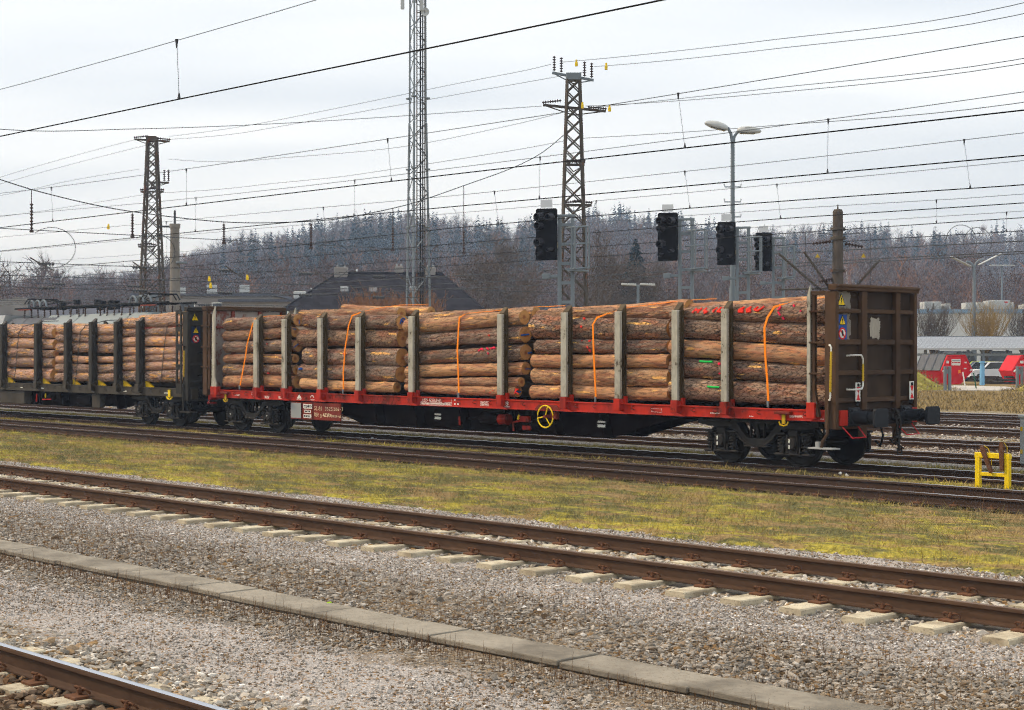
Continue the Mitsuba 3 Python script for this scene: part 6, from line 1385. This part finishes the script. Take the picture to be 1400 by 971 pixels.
for (x, wd, h, lab) in ((-17.9, .9, .2, 0), (-16.95, .75, .22, 0), (-15.9, .55, .0, 0), (-13.6, .9, .1, 0), (-12.5, .8, .12, 0), (-11.4, .75, .3, 0), (-10.35, 1.7, .36, 0), (-9.3, .35, .15, 0), (-7.6, 1.0, -.1, 0), (-3.0, 1.6, .3, 0)):
    u = obj('rooftop_unit', MB().bb(x - wd / 2, x + wd / 2, 1.0, 3.0, 6.6, 7.2 + h, .03).xf(M), 'lamp_white', hl)
    if wd > 1.5: obj('badge', MB().bb(x + wd * .15, x + wd * .35, .985, 1.0, 6.9 + h, 7.05 + h).xf(M), 'sign_red', u)
win = MB()
for x in np.arange(-18, 33, 5.2): win.bb(x, x + 3.2, -.03, -.002, .9, 2.3)
obj('window_band', win.xf(M), 'glass_dark', hl)
cp_ = thing('carport', 'long open carport with a corrugated grey roof on thin posts', 'carport'); M = place(-69.0, 113.8, .03)
V = [(-5.2, -2.2, 2.50), (16, -2.2, 2.50), (16, 3.2, 3.42), (-5.2, 3.2, 3.42)]
obj('roof', poly_mesh(V + [(x, y, z + .1) for x, y, z in V], [(0, 1, 2, 3), (7, 6, 5, 4), (0, 4, 5, 1), (1, 5, 6, 2), (2, 6, 7, 3), (3, 7, 4, 0)]).xf(M), 'canopy_sheet', cp_)
obj('gutter', MB().bb(-5.3, 16.1, -2.36, -2.21, 2.44, 2.62, .02).xf(M), 'roof_white_panel', cp_); obj('ridge_flashing', MB().bb(-5.3, 16.1, 3.15, 3.35, 3.40, 3.56, .02).xf(M), 'plastic_anthracite', cp_)
obj('beam', MB().bb(-5.1, 15.9, -1.5, -1.3, 1.98, 2.16).xf(M), 'roof_grey_panel', cp_)
for x in (-3.9, .65, 3.85, 7.8, 11.8): obj('post', MB().bb(x - .09, x + .09, -1.52, -1.28, 0, 2.5).xf(M), 'galvanised', cp_); obj('post', MB().bb(x - .09, x + .09, 2.3, 2.5, 0, 3.3).xf(M), 'galvanised', cp_)
obj('kerb_wall', MB().bb(-5, 16, -2.0, -1.8, 0, .85).xf(M), 'sleeper_concrete', cp_)
cx0 = 1.0
def car(label, x, y, rot, paint, L=4.3, h=1.45, name='parked_car'):
    t = thing(name, label, 'car', 'cars parked under the carport'); M = place(x, y, rot)
    pr = [(-L / 2, .35), (-L / 2, .75), (-L * .42, .88), (-L * .22, .95), (-L * .06, h), (L * .28, h + .02), (L * .42, 1.0), (L / 2, .9), (L / 2, .35)]
    A = np.eye(4); A[:3, 0], A[:3, 1], A[:3, 2], A[:3, 3] = (1, 0, 0), (0, 0, 1), (0, 1, 0), (0, -.85, 0)
    obj('body', MB().prism(pr, M @ A, 1.7), paint, t)
    gl = [(-L * .20, .96), (-L * .055, h - .06), (L * .27, h - .05), (L * .38, 1.0)]
    B = A.copy(); B[1, 3] = -.862; gb = MB().prism(gl, M @ B, 1.724); obj('window', gb, 'glass_dark', t)
    ws = MB().add(np.array([(-L * .215, -.72, .965), (-L * .215, .72, .965), (-L * .07, .66, h - .03), (-L * .07, -.66, h - .03)]) + [-.02, 0, .012], [[0, 1, 2, 3]]).xf(M); obj('windscreen', ws, 'glass_dark', t)
    for sx in (-.31, .30):
        for sy in (-.8, .8):
            wk = obj('wheel', MB().lathe([(0, -.1), (.2, -.1), (.31, -.08), (.31, .08), (.2, .1), (0, .1)], M @ axis_frame((sx * L, sy, .31), (0, 1, 0)), 16), 'tyre', t, smooth=40); obj('rim', MB().lathe([(0, .105), (.19, .105), (.2, .09)], M @ axis_frame((sx * L, sy, .31), (0, np.sign(sy), 0)), 12), 'galvanised', wk)
    obj('headlight', MB().box((-L * .485, -.6, .72), (.08, .3, .14), .02).box((-L * .485, .6, .72), (.08, .3, .14), .02).xf(M), 'pale_plate', t)
Mc = place(-69.0, 113.8, .03)
for (u, v, rot, paint, lab) in (('a', 0, .45, 'car_white', 'white car between the two red skips, nearest under the carport'), ('b', 0, .45, 'car_red', 'red car behind the white one under the carport'), ('c', 0, .45, 'car_green', 'lime green car behind the first red skip'), (7.3, 2.4, .5, 'car_silver', 'silver car right of the carport post, beside the second red skip'), (8.4, 6, .5, 'car_white', 'second white car further back behind the second red skip'), (1.0, 7.5, .4, 'plastic_anthracite', 'dark van parked behind the first red skip')):
    p = {'a': (-66.9, 112.6), 'b': (-67.6, 116.0), 'c': (-70.2, 117.6)}[u] if isinstance(u, str) else Mc @ np.array([u, v, 0, 1]); car(lab, p[0], p[1], rot, paint, *( (4.6, 2.3) if 'van' in lab else (4.3, 1.5)))

def skip(label, x, y, lid):
    t = thing('waste_skip', label, 'skip', 'red skips by the car park'); M = place(x, y, .62 if lid else .12)
    pr = [(-1.05, .0), (.40, .0), (1.75, .98), (.98, 2.05), (-.92, 2.05), (-1.58, .98)]
    A = np.eye(4); A[:3, 0], A[:3, 1], A[:3, 2] = (1, 0, 0), (0, 0, 1), (0, 1, 0); A[1, 3] = -.2
    obj('body', MB().prism(pr, M @ A, 2.3), 'red_skip_paint', t)
    rb = MB(); B = A.copy(); B[1, 3] = -.26
    for a_, b_ in zip(pr, pr[1:] + pr[:1]):
        rb.path([(a_[0], -.23, a_[1]), (b_[0], -.23, b_[1])], .06, 4)
    rb.bb(-1.2, 1.3, -.27, -.205, .62, .72).bb(-.62, -.52, -.26, -.205, .72, 2.0).bb(.62, .72, -.26, -.205, .72, 2.0)
    obj('rib', rb.xf(M), 'red_skip_paint', t)
    obj('company_plate', MB().bb(-.45, .5, -.225, -.205, 1.35, 1.8).xf(M), 'white_paint', t)
    pr_ = MB(); pr_.bb(-.40, .45, -.232, -.226, 1.64, 1.73); rd = MB().bb(-.40, .45, -.232, -.226, 1.52, 1.58)
    obj('print', pr_.xf(M), 'cabinet_grey', t); obj('print', rd.xf(M), 'sign_red', t)
    obj('sticker', MB().bb(.28, .52, -.225, -.205, .80, 1.02).xf(M), 'orange_webbing', t); obj('sticker', MB().bb(-1.0, -.75, -.225, -.205, 1.5, 1.68).bb(.95, 1.2, -.225, -.205, 1.5, 1.6).bb(.9, 1.15, -.225, -.205, 1.08, 1.16).bb(-1.3, -.75, -.225, -.205, 1.02, 1.1).xf(M), 'white_paint', t)
    if lid:
        for k in range(3):
            z0 = -.15 + k * .75; l = MB()
            l.add([(-1.66, z0, 1.0), (-1.66, z0 + .7, 1.0), (-.96, z0 + .7, 2.12), (-.96, z0, 2.12)], [[0, 1, 2, 3]]).add([(-1.58, z0, .98), (-1.58, z0 + .7, .98), (-.92, z0 + .7, 2.06), (-.92, z0, 2.06)], [[3, 2, 1, 0]])
            for q_ in (0, .7): l.path([(-1.66, z0 + q_, 1.02), (-.95, z0 + q_, 2.13)], .035, 5)
            obj('lid', l.xf(M), 'plastic_anthracite', t)
        l = MB().path([(1.80, -.1, 1.02), (1.02, -.1, 2.1)], .04, 5).add([(1.79, -.1, 1.02), (1.79, 2.0, 1.02), (1.02, 2.0, 2.11), (1.02, -.1, 2.11)], [[0, 1, 2, 3]]); obj('lid', l.xf(M), 'plastic_anthracite', t)
    lugs = MB(); lugs.tube((-1.5, -.3, .92), (-1.25, -.3, 1.1), .06, 8).tube((1.5, -.3, .95), (1.6, -.3, 1.05), .06, 8); obj('lifting_lug', lugs.xf(M), 'white_paint', t)
skip('red skip with dark ribbed lid, nearer of two beside the green mound', -62.7, 101.3, True)
skip('red skip without lid, cut off by the right edge of the picture', -58.6, 104.9, False)
for (x, y, h, r, mat, lab) in ((-59.75, 100.2, 1.45, .17, 'blue_pipe_paint', 'light blue pipe post between the red skips'),):
    t = thing('pipe_post', lab, 'post'); obj('post', MB().tube((x, y, GZ), (x, y, h - .35), r, 12), mat, t, smooth=40); obj('cap', MB().tube((x, y, h - .35), (x, y, h), r * .85, 12).tube((x, y, h - .12), (x, y, h - .02), r * 1.3, 12), mat, t, smooth=40)
for (x, y, lab) in ((-53.7, 86.1, 'grey bollard pair in front of the lidded red skip'), (-50.6, 89.1, 'grey bollard pair in front of the second red skip')):
    t = thing('steel_bollard', lab, 'bollard')
    for s in (-.14, .14): obj('post', MB().tube((x + s * .68, y + s * .73, GZ), (x + s * .68, y + s * .73, 1.25), .10, 10), 'galvanised', t, smooth=40)
    obj('band', MB().box((x, y, .95), (.34, .1, .3), .01, rz=YAW).box((x, y, 1.2), (.4, .16, .06), .01, rz=YAW), 'galvanised', t)
for (x, y, mat, lab) in ((-55.2, 90.6, 'white_paint', 'leaning white marker stake at the foot of the green mound'), (-54.8, 91.2, flat('dark_green', srgb(30, 84, 60), .5), 'dark green marker stake at the foot of the green mound')):
    tag(obj('marker_stake', MB().tube((x, y, GZ), (x - .12, y - .12, .85 if mat == 'white_paint' else .78), .045, 6), mat), lab, 'stake')
def mound(label, c, rx, ry, h, seed):
    n = 40; a, r = np.meshgrid(np.linspace(0, 2 * PI, n + 1), np.linspace(0, 1, 16), indexing='ij')
    X, Y = c[0] + rx * r * np.cos(a) * .68 - ry * r * np.sin(a) * .73, c[1] + rx * r * np.cos(a) * .73 + ry * r * np.sin(a) * .68
    Z = GZ - .05 + h * (1 - smooth01(r)) + .16 * (meshkit.fbm(np.stack([X * .8, Y * .8, X * 0], -1), 4, seed) - .5) * (1 - r)
    v = np.stack([X, Y, Z], -1).reshape(-1, 3); i, j = np.meshgrid(np.arange(n), np.arange(15), indexing='ij'); k = i * 16 + j
    tag(obj('mound', (v, np.stack([k, k + 1, k + 17, k + 16], -1).reshape(-1, 4)[:, ::-1]), 'mound_grass', smooth=True), label, kind='structure')
    rg = np.random.RandomState(seed); idx = rg.randint(0, len(v), 3500); p = v[idx] + rg.randn(3500, 3) * [.2, .2, 0.0]
    return blades(rg, p, .16, .03, .8)
def smooth01(t): t = np.clip(t, 0, 1); return t * t * (3 - 2 * t)
B1 = mound('green and straw coloured earth mound beside the brown end wall', (-58.0, 84.5), 5.4, 3.2, 2.5, 3); B2 = mound('grassy mound cut off by the right edge', (-48.2, 90.2), 3.6, 2.6, 1.7, 5)
blade_obj('mound_grass_tufts', 'dry_grass_blade', [B1, B2], 'tufts of pale grass growing on the two mounds')
tag(obj('footpath', MB().add(*grid(-66, -44, 0, 1, 12, 5, lambda x, y: x * 0)).xf(np.eye(4)) if False else MB().add([(-54.5, 84.6, GZ + .02), (-40, 98.5, GZ + .02), (-42.5, 101.0, GZ + .02), (-52, 92.4, GZ + .02), (-56.5, 97.5, GZ + .02), (-60.5, 97.8, GZ + .02), (-56.5, 90.0, GZ + .02)], [[0, 1, 2], [0, 2, 3], [0, 3, 6], [3, 4, 6], [4, 5, 6]]), 'path_paving'), 'pale path between the grass and the red skips', kind='structure')
dp_ = thing('timber_debris', 'dark heap of old sleepers lying under the second red skip', 'debris'); q = random.Random(9)
for i in range(6):
    p = at = np.array([-60.3, 103.4, 0]) + R_ * q.uniform(-1.6, 1.6) + D__ * q.uniform(-.3, .3); obj('old_sleeper', MB().box((p[0], p[1], GZ + .12 + .2 * (i % 3)), (2.0, .25, .16), .01, rz=YAW + q.uniform(-.3, .3)), 'sleeper_wood', dp_)

# ------------------------------------------------------------------ trees
def bare_tree_mesh(rng, h, spread=.4, depth=4, kids=5, trunk=.30, r0=None, up=.35, thin=.012, first=.25):
    """tapered trunk, limbs, branches and twigs of a leafless tree standing at the origin: (wood, twigs)."""
    wood, tw = MB(), MB(); r0 = r0 or h * .016
    def grow(p, d, L, r, lev):
        n = 4 if lev < 2 else 3; pts = [p]; dd = d.copy()
        for k in range(n):
            dd = dd + rng.randn(3) * (.10 if lev == 0 else .20); dd[2] += .06 * up * 3 if lev else .05; dd /= np.linalg.norm(dd); pts.append(pts[-1] + dd * L / n)
        pts = np.array(pts); rad = np.linspace(r, max(thin, r * (.45 if lev == 0 else .35)), n + 1)
        (wood if lev < 2 else tw).path(pts, rad, 7 if lev == 0 else 4 if lev == 1 else 3, cap=False)
        if lev >= depth: return
        m = int(kids * (1.7 if lev == 0 else 1.0))
        for i in range(m):
            t = first + (1 - first) * (i + rng.rand()) / m if lev == 0 else .25 + .75 * (i + rng.rand()) / m
            s = t * n; k = min(n - 1, int(s)); q = pts[k] + (pts[k + 1] - pts[k]) * (s - k)
            ax = (pts[k + 1] - pts[k]); ax /= np.linalg.norm(ax)
            a = rng.rand() * 2 * PI; e = np.array([math.cos(a), math.sin(a), 0]); e = e - ax * (e @ ax); e /= np.linalg.norm(e) + 1e-9
            sp = spread * (1.15 if lev == 0 else 1.3) * rng.uniform(.7, 1.3); nd = ax * math.cos(sp * 1.4) + e * math.sin(sp * 1.4); nd[2] += up * .5; nd /= np.linalg.norm(nd)
            grow(q, nd, L * (rng.uniform(.42, .62) if lev == 0 else rng.uniform(.45, .7)) * (1.1 - .5 * t if lev == 0 else 1), max(thin, rad[k] * .5), lev + 1)
    grow(np.zeros(3), np.array([0, 0, 1.0]), h * .78, r0, 0)
    return wood, tw
def bare_tree(label, x, y, z, h, seed, mats=('tree_bark', 'twig_brown'), group=None, **kw):
    w, t_ = bare_tree_mesh(np.random.RandomState(seed), h, **kw); M = T_(x, y, z)
    t = thing('bare_tree', label, 'tree', group); obj('trunk', w.xf(M), mats[0], t, smooth=60); obj('crown', t_.xf(M), mats[1], t); return t
def fan_tree(label, x, y, z, h, seed, mats=('tree_bark', 'twig_brown'), n=150, trunk_h=1.7, wide=.45, name='pollard_tree', cat='tree', thin=.017):
    rg = np.random.RandomState(seed); t = thing(name, label, cat); w, cr = MB(), MB()
    w.path([(0, 0, 0), (.05, 0, trunk_h * .5), (0, .05, trunk_h)], [.2, .17, .16], 8)
    limbs = []
    for k in range(9):
        a = rg.rand() * 2 * PI; l = rg.uniform(.8, 1.6); d = np.array([math.cos(a) * .7, math.sin(a) * .7, 1.0]); e = np.array([0, 0, trunk_h]) + d * l; w.path([(0, 0, trunk_h - .2), np.array([0, 0, trunk_h]) + d * l * .5, e], [.12, .08, .05], 5); limbs.append(e)
    for k in range(n):
        b = limbs[k % 9] * rg.uniform(.85, 1.1) if k % 3 else np.array([0, 0, trunk_h + .4]); a = rg.rand() * 2 * PI; o = wide * math.sqrt(rg.rand()); hh = (h - b[2]) * rg.uniform(.55, 1.0)
        e = b + np.array([math.cos(a) * o * hh, math.sin(a) * o * hh, hh * (1 - .25 * o)]); m_ = (b + e) / 2 + np.append(rg.randn(2) * .08 * hh + (b - e)[:2] * -.1, 0)
        cr.path([b, m_, e], [thin * 1.5, thin * 1.1, thin * .5], 3, cap=False)
        for s_ in (.45, .65, .8): q_ = b + (e - b) * s_; cr.path([q_, q_ + np.append(rg.randn(2) * .28, rg.uniform(.4, .8)) * hh * .35], [thin * .8, thin * .4], 3, cap=False)
    M = T_(x, y, z); obj('trunk', w.xf(M), mats[0], t, smooth=60); obj('crown', cr.xf(M), mats[1], t); return t
fan_tree('trimmed leafless tree in front of the white hall, next to the brown end wall', -77.6, 122.1, GZ, 7.0, 1, n=150, wide=.62)
fan_tree('trimmed leafless tree with yellowish twigs behind the tall grey lamp post', -74.4, 125.4, GZ, 7.2, 2, ('tree_bark', 'twig_yellow'), n=170, wide=.66)
fan_tree('trimmed leafless tree in front of the white hall at the right edge', -72.0, 127.8, GZ, 7.0, 3, n=150, wide=.62)
fan_tree('orange brown leafless shrub in front of the slate roof, left', -87.2, 68.0, GZ, 6.9, 4, ('tree_bark', 'twig_orange'), n=260, trunk_h=.8, wide=.42, name='willow_shrub', cat='shrub', thin=.026)
fan_tree('orange brown leafless shrub in front of the slate roof, beside the radio tower', -85.2, 70.1, GZ, 6.9, 5, ('tree_bark', 'twig_orange'), n=260, trunk_h=.8, wide=.42, name='willow_shrub', cat='shrub', thin=.026)
bare_tree('wide leafless brown tree right of the slate roof, behind the first signal', -124.6, 115.7, GZ, 14.0, 11, spread=.55, depth=4, kids=6, thin=.022)
bare_tree('leafless tree between the slate roof and the wide brown tree', -128.0, 114.9, GZ, 11.0, 12, spread=.5, depth=4, kids=5, thin=.022)
bare_tree('leafless tree close right of the rusty lattice mast', -115.4, 118.7, GZ, 13.0, 13, ('tree_bark', 'twig_brown'), spread=.36, depth=4, kids=5, thin=.02)
bare_tree('leafless brown tree left of the dark spruce', -121.2, 127.9, GZ, 11.0, 14, spread=.5, depth=4, kids=6, thin=.022)
bare_tree('leafless bushy tree right of the dark spruce', -117.0, 128.9, GZ, 11.5, 15, spread=.55, depth=4, kids=6, thin=.022)
bare_tree('leafless tree behind the second signal', -119.6, 135.4, GZ, 9.0, 16, spread=.5, depth=4, kids=5, thin=.02)
def spruce_mesh(rng, h, R, tiers, per, droop=.35, jit=.7):
    mb = MB()
    for i in range(tiers):
        
        for k in range(per):
            t = np.clip((i + .2 + rng.uniform(-.5, .5) * jit) / tiers, 0, .985); z = h * (.08 + .92 * t); r = R * (1 - t) ** .8 + .12
            a = 2 * PI * (k + rng.rand()) / per; rr = r * rng.uniform(.55, 1.2); c_, s_ = math.cos(a), math.sin(a); w = rr * .30 + .12
            p0 = np.array([0, 0, z + rr * .25]); p1 = np.array([c_ * rr, s_ * rr, z - rr * droop]); m_ = (p0 + p1) / 2 + [0, 0, -.05 * rr]; sd = np.array([-s_, c_, 0]) * w
            mb.add([p0, m_ + sd, p1, m_ - sd, m_ + [0, 0, -.22 * rr]], [[0, 1, 2], [0, 2, 3], [1, 4, 2], [3, 2, 4]])
    return mb
def spruce(label, x, y, z, h, R, seed, tiers=22, per=9, group=None):
    rg = np.random.RandomState(seed); t = thing('spruce_tree', label, 'tree', group); M = T_(x, y, z)
    obj('trunk', MB().path([(0, 0, 0), (0, 0, h)], [h * .014, .02], 6).xf(M), 'tree_bark', t); obj('crown', spruce_mesh(rg, h, R, tiers, per).xf(M), 'needle_dark', t); return t
spruce('dark spruce standing alone between the first and second signals', -129.1, 140.2, GZ, 15.6, 4.3, 5, 34, 15)

# ------------------------------------------------------------------ the wooded hill
HS = np.array([-700, -450, -284, -203, -180, -150, -122, -86, -40, 0, 53, 82, 122, 163, 203, 228, 260, 285, 450, 700.0]); HZ = np.array([16, 16, 17, 23, 33, 41, 42, 51, 50, 46, 53, 49, 43, 44, 46, 41, 43, 43, 40, 34.0])
def hill_z(s, t):
    w = (meshkit.fbm(np.stack([s / 130, t / 130, s * 0], -1), 4, 3) - .5)
    return GZ + (np.interp(s * 900 / np.maximum(t, 400), HS, HZ) + 10 * w * smooth01((t - 300) / 200)) * smooth01((t - 215) / 640) * (1 - .35 * smooth01((t - 950) / 500)) - .4 * (1 - smooth01((t - 200) / 60))
def st_xy(s, t): return s * .6820 - t * .7314, s * .7314 + t * .6820
s_, t_ = np.meshgrid(np.linspace(-900, 900, 140), np.linspace(190, 1500, 110), indexing='ij'); X, Y = st_xy(s_, t_)
v = np.stack([X, Y, hill_z(s_, t_)], -1).reshape(-1, 3); i, j = np.meshgrid(np.arange(139), np.arange(109), indexing='ij'); k = i * 110 + j
tag(obj('hill', (v, np.stack([k, k + 110, k + 111, k + 1], -1).reshape(-1, 4)), 'hill_soil', smooth=True), 'brown hillside under the woods', kind='structure')
def far_tree_proto(rng, h):
    v, uv = [], []
    def tri(p, q, w):
        d = np.cross(q - p, [rng.randn(), rng.randn(), .2]); d /= np.linalg.norm(d) + 1e-9
        v.extend([p - d * w, p + d * w, q]); uv.extend([(rng.rand(), 0)] * 3)
    H = h; tri(np.zeros(3), np.array([rng.randn() * .3, rng.randn() * .3, H]), .16); tri(np.zeros(3), np.array([.1, .1, H * .9]), .14)
    for k in range(20):
        z = H * rng.uniform(.28, .92); a = rng.rand() * 2 * PI; l = (H - z) * rng.uniform(.3, .55) + 1.0; p = np.array([0, 0, z]); q = p + np.array([math.cos(a) * l * .7, math.sin(a) * l * .7, l * .75]); tri(p, q, .085)
        for m in range(5):
            b = p + (q - p) * rng.uniform(.25, .95); tri(b, b + np.array([rng.randn() * .8, rng.randn() * .8, rng.uniform(.5, 1.9)]), .06)
    return np.array(v), np.array(uv)
rg = np.random.RandomState(77); PROTO = [far_tree_proto(rg, 1.0 * rg.uniform(13, 18)) for _ in range(8)]
CON = [spruce_mesh(rg, 19.0, 3.9, 11, 9, jit=.85).get() for _ in range(6)]
N = 5200; t_ = 225 + 740 * rg.rand(N) ** .72; s_ = (rg.rand(N) * 2 - 1) * (t_ * .345 + 25); X, Y = st_xy(s_, t_); Z = hill_z(s_, t_) - .3
nz = meshkit.fbm(np.stack([s_ / 60, t_ / 90, s_ * 0], -1), 3, 9); con = (nz + .30 * smooth01((t_ - 640) / 240) * (1 - .75 * smooth01((-s_ * 900 / t_ - 165) / 40)) * (1 - .6 * smooth01((s_ * 900 / t_ - 110) / 40)) > .66) & (t_ > 420)
sc_ = s_ * 900 / t_; band = sum(((sc_ > a_) & (sc_ < b_)) for a_, b_ in ((-152, -128), (-122, -98), (-92, -78), (-58, -24), (-12, 2), (12, 40), (44, 84), (92, 110), (140, 150), (196, 206), (226, 262), (270, 300)))
con |= (band > 0) & (t_ > 800) & (rg.rand(N) < .92)
gap = (np.abs(s_ * 900 / t_ - 278) < 20) & (t_ > 430) & (t_ < 640)
V, F, U, n = [], [], [], 0
for i in np.nonzero(~con & ~gap)[0]:
    pv, pu = PROTO[rg.randint(8)]; a = rg.rand() * 2 * PI; sc = rg.uniform(.75, 1.15); c_, s0 = math.cos(a) * sc, math.sin(a) * sc
    w = np.stack([pv[:, 0] * c_ - pv[:, 1] * s0, pv[:, 0] * s0 + pv[:, 1] * c_, pv[:, 2] * sc], -1) + [X[i], Y[i], Z[i]]; V.append(w); k1, k2 = rg.rand() * .6, rg.rand(); U.append(pu * [.4, 0] + [k1, k2])
V = np.vstack(V); tag(obj('bare_forest', (V, np.arange(len(V)).reshape(-1, 3)), 'twig_far', uv=np.vstack(U)), 'brown leafless woods covering the hillside', 'forest', kind='stuff')
V, F, n = [], [], 0
for i in np.nonzero(con)[0]:
    pv, pf = CON[rg.randint(5)]; a = rg.rand() * 2 * PI; sc = rg.uniform(.7, 1.2) ; c_, s0 = math.cos(a) * sc * .95, math.sin(a) * sc * .95
    V.append(np.stack([pv[:, 0] * c_ - pv[:, 1] * s0, pv[:, 0] * s0 + pv[:, 1] * c_, pv[:, 2] * sc], -1) + [X[i], Y[i], Z[i]]); F.append(pf + n); n += len(pv)
tag(obj('spruce_forest', (np.vstack(V), np.vstack(F)), 'needle_dark'), 'dark blue green conifers along the crest of the hill', 'forest', kind='stuff')
for (px_s, tt, h, R, lab) in ((-86, 890, 26, 4.2, 'tall spruce on the crest above the left part of the slate roof'), (-44, 900, 27, 5.5, 'broad spruce on the crest just left of the radio tower'), (-32, 905, 25, 4.5, 'spruce on the crest close to the radio tower'), (-8, 895, 22, 4.5, 'spruce on the crest between the radio tower and the first signal'), (54, 890, 24, 5.0, 'tallest spruce on the crest right of the rusty lattice mast'), (76, 900, 22, 4.2, 'spruce on the crest left of the second signal'), (-140, 890, 20, 4, 'spruce on the crest far left of the slate roof'), (247, 760, 20, 3.8, 'spruce on the crest above the wire loops at right')):
    x, y = st_xy(px_s, tt); spruce(lab, x, y, float(hill_z(np.array([px_s * 1.0]), np.array([tt * 1.0]))[0]), h * .95, R * 1.3, int(abs(px_s)) + 3, 18, 12)
for k, (ss, tt, h) in enumerate(((84, 400, 17.0), (90, 402, 17.5), (96, 398, 16.5), (103, 405, 16.0), (76, 396, 15.5))):
    x, y = st_xy(ss, tt); bare_tree(['first birch', 'second birch', 'third birch', 'fourth birch', 'birch left of the group,'][k] + ' with a pale trunk on the slope right of the concrete mast, counted from the left', x, y, float(hill_z(np.array([ss * 1.]), np.array([tt * 1.]))[0]), h, 60 + k, ('birch_white', 'twig_far_brown'), 'birches on the slope', spread=.28, depth=3, kids=6, thin=.04, r0=.2) if False else None
flat('twig_far_brown', srgb(126, 98, 86), .95)
names_ = ('leftmost of the five pale birches on the slope right of the concrete mast', 'second from left of the five pale birches on the slope', 'middle one of the five pale birches on the slope', 'second from right of the five pale birches on the slope', 'rightmost of the five pale birches on the slope')
for k, (ss, tt, h) in enumerate(((76, 396, 15.5), (83, 400, 17.0), (89, 402, 17.5), (95, 398, 16.5), (102, 405, 16.0))):
    x, y = st_xy(ss, tt); bare_tree(names_[k], x, y, float(hill_z(np.array([ss * 1.]), np.array([tt * 1.]))[0]), h, 60 + k, ('birch_white', 'twig_far_brown'), 'birches on the slope', spread=.28, depth=3, kids=6, thin=.04, r0=.24)

# ------------------------------------------------------------------ air
if HAZE > 0:
    scene['air'] = {'type': 'homogeneous', 'albedo': {'type': 'rgb', 'value': [.90, .94, .98]}, 'sigma_t': {'type': 'rgb', 'value': [HAZE * .8, HAZE, HAZE * 1.3]}}
    scene['haze'] = {'type': 'cube', 'to_world': T().translate([0, 0, 49.0]).scale([3050, 3050, 50.5]), 'bsdf': {'type': 'null'}, 'interior': {'type': 'ref', 'id': 'air'}}
    scene['camera']['medium'] = {'type': 'ref', 'id': 'air'}
    tag('haze', 'thin haze filling the air over the yard and the hill', 'haze', kind='stuff')
for k in [k for k in labels if not any(s == k or s.startswith(k + '__') for s in scene)]: del labels[k]
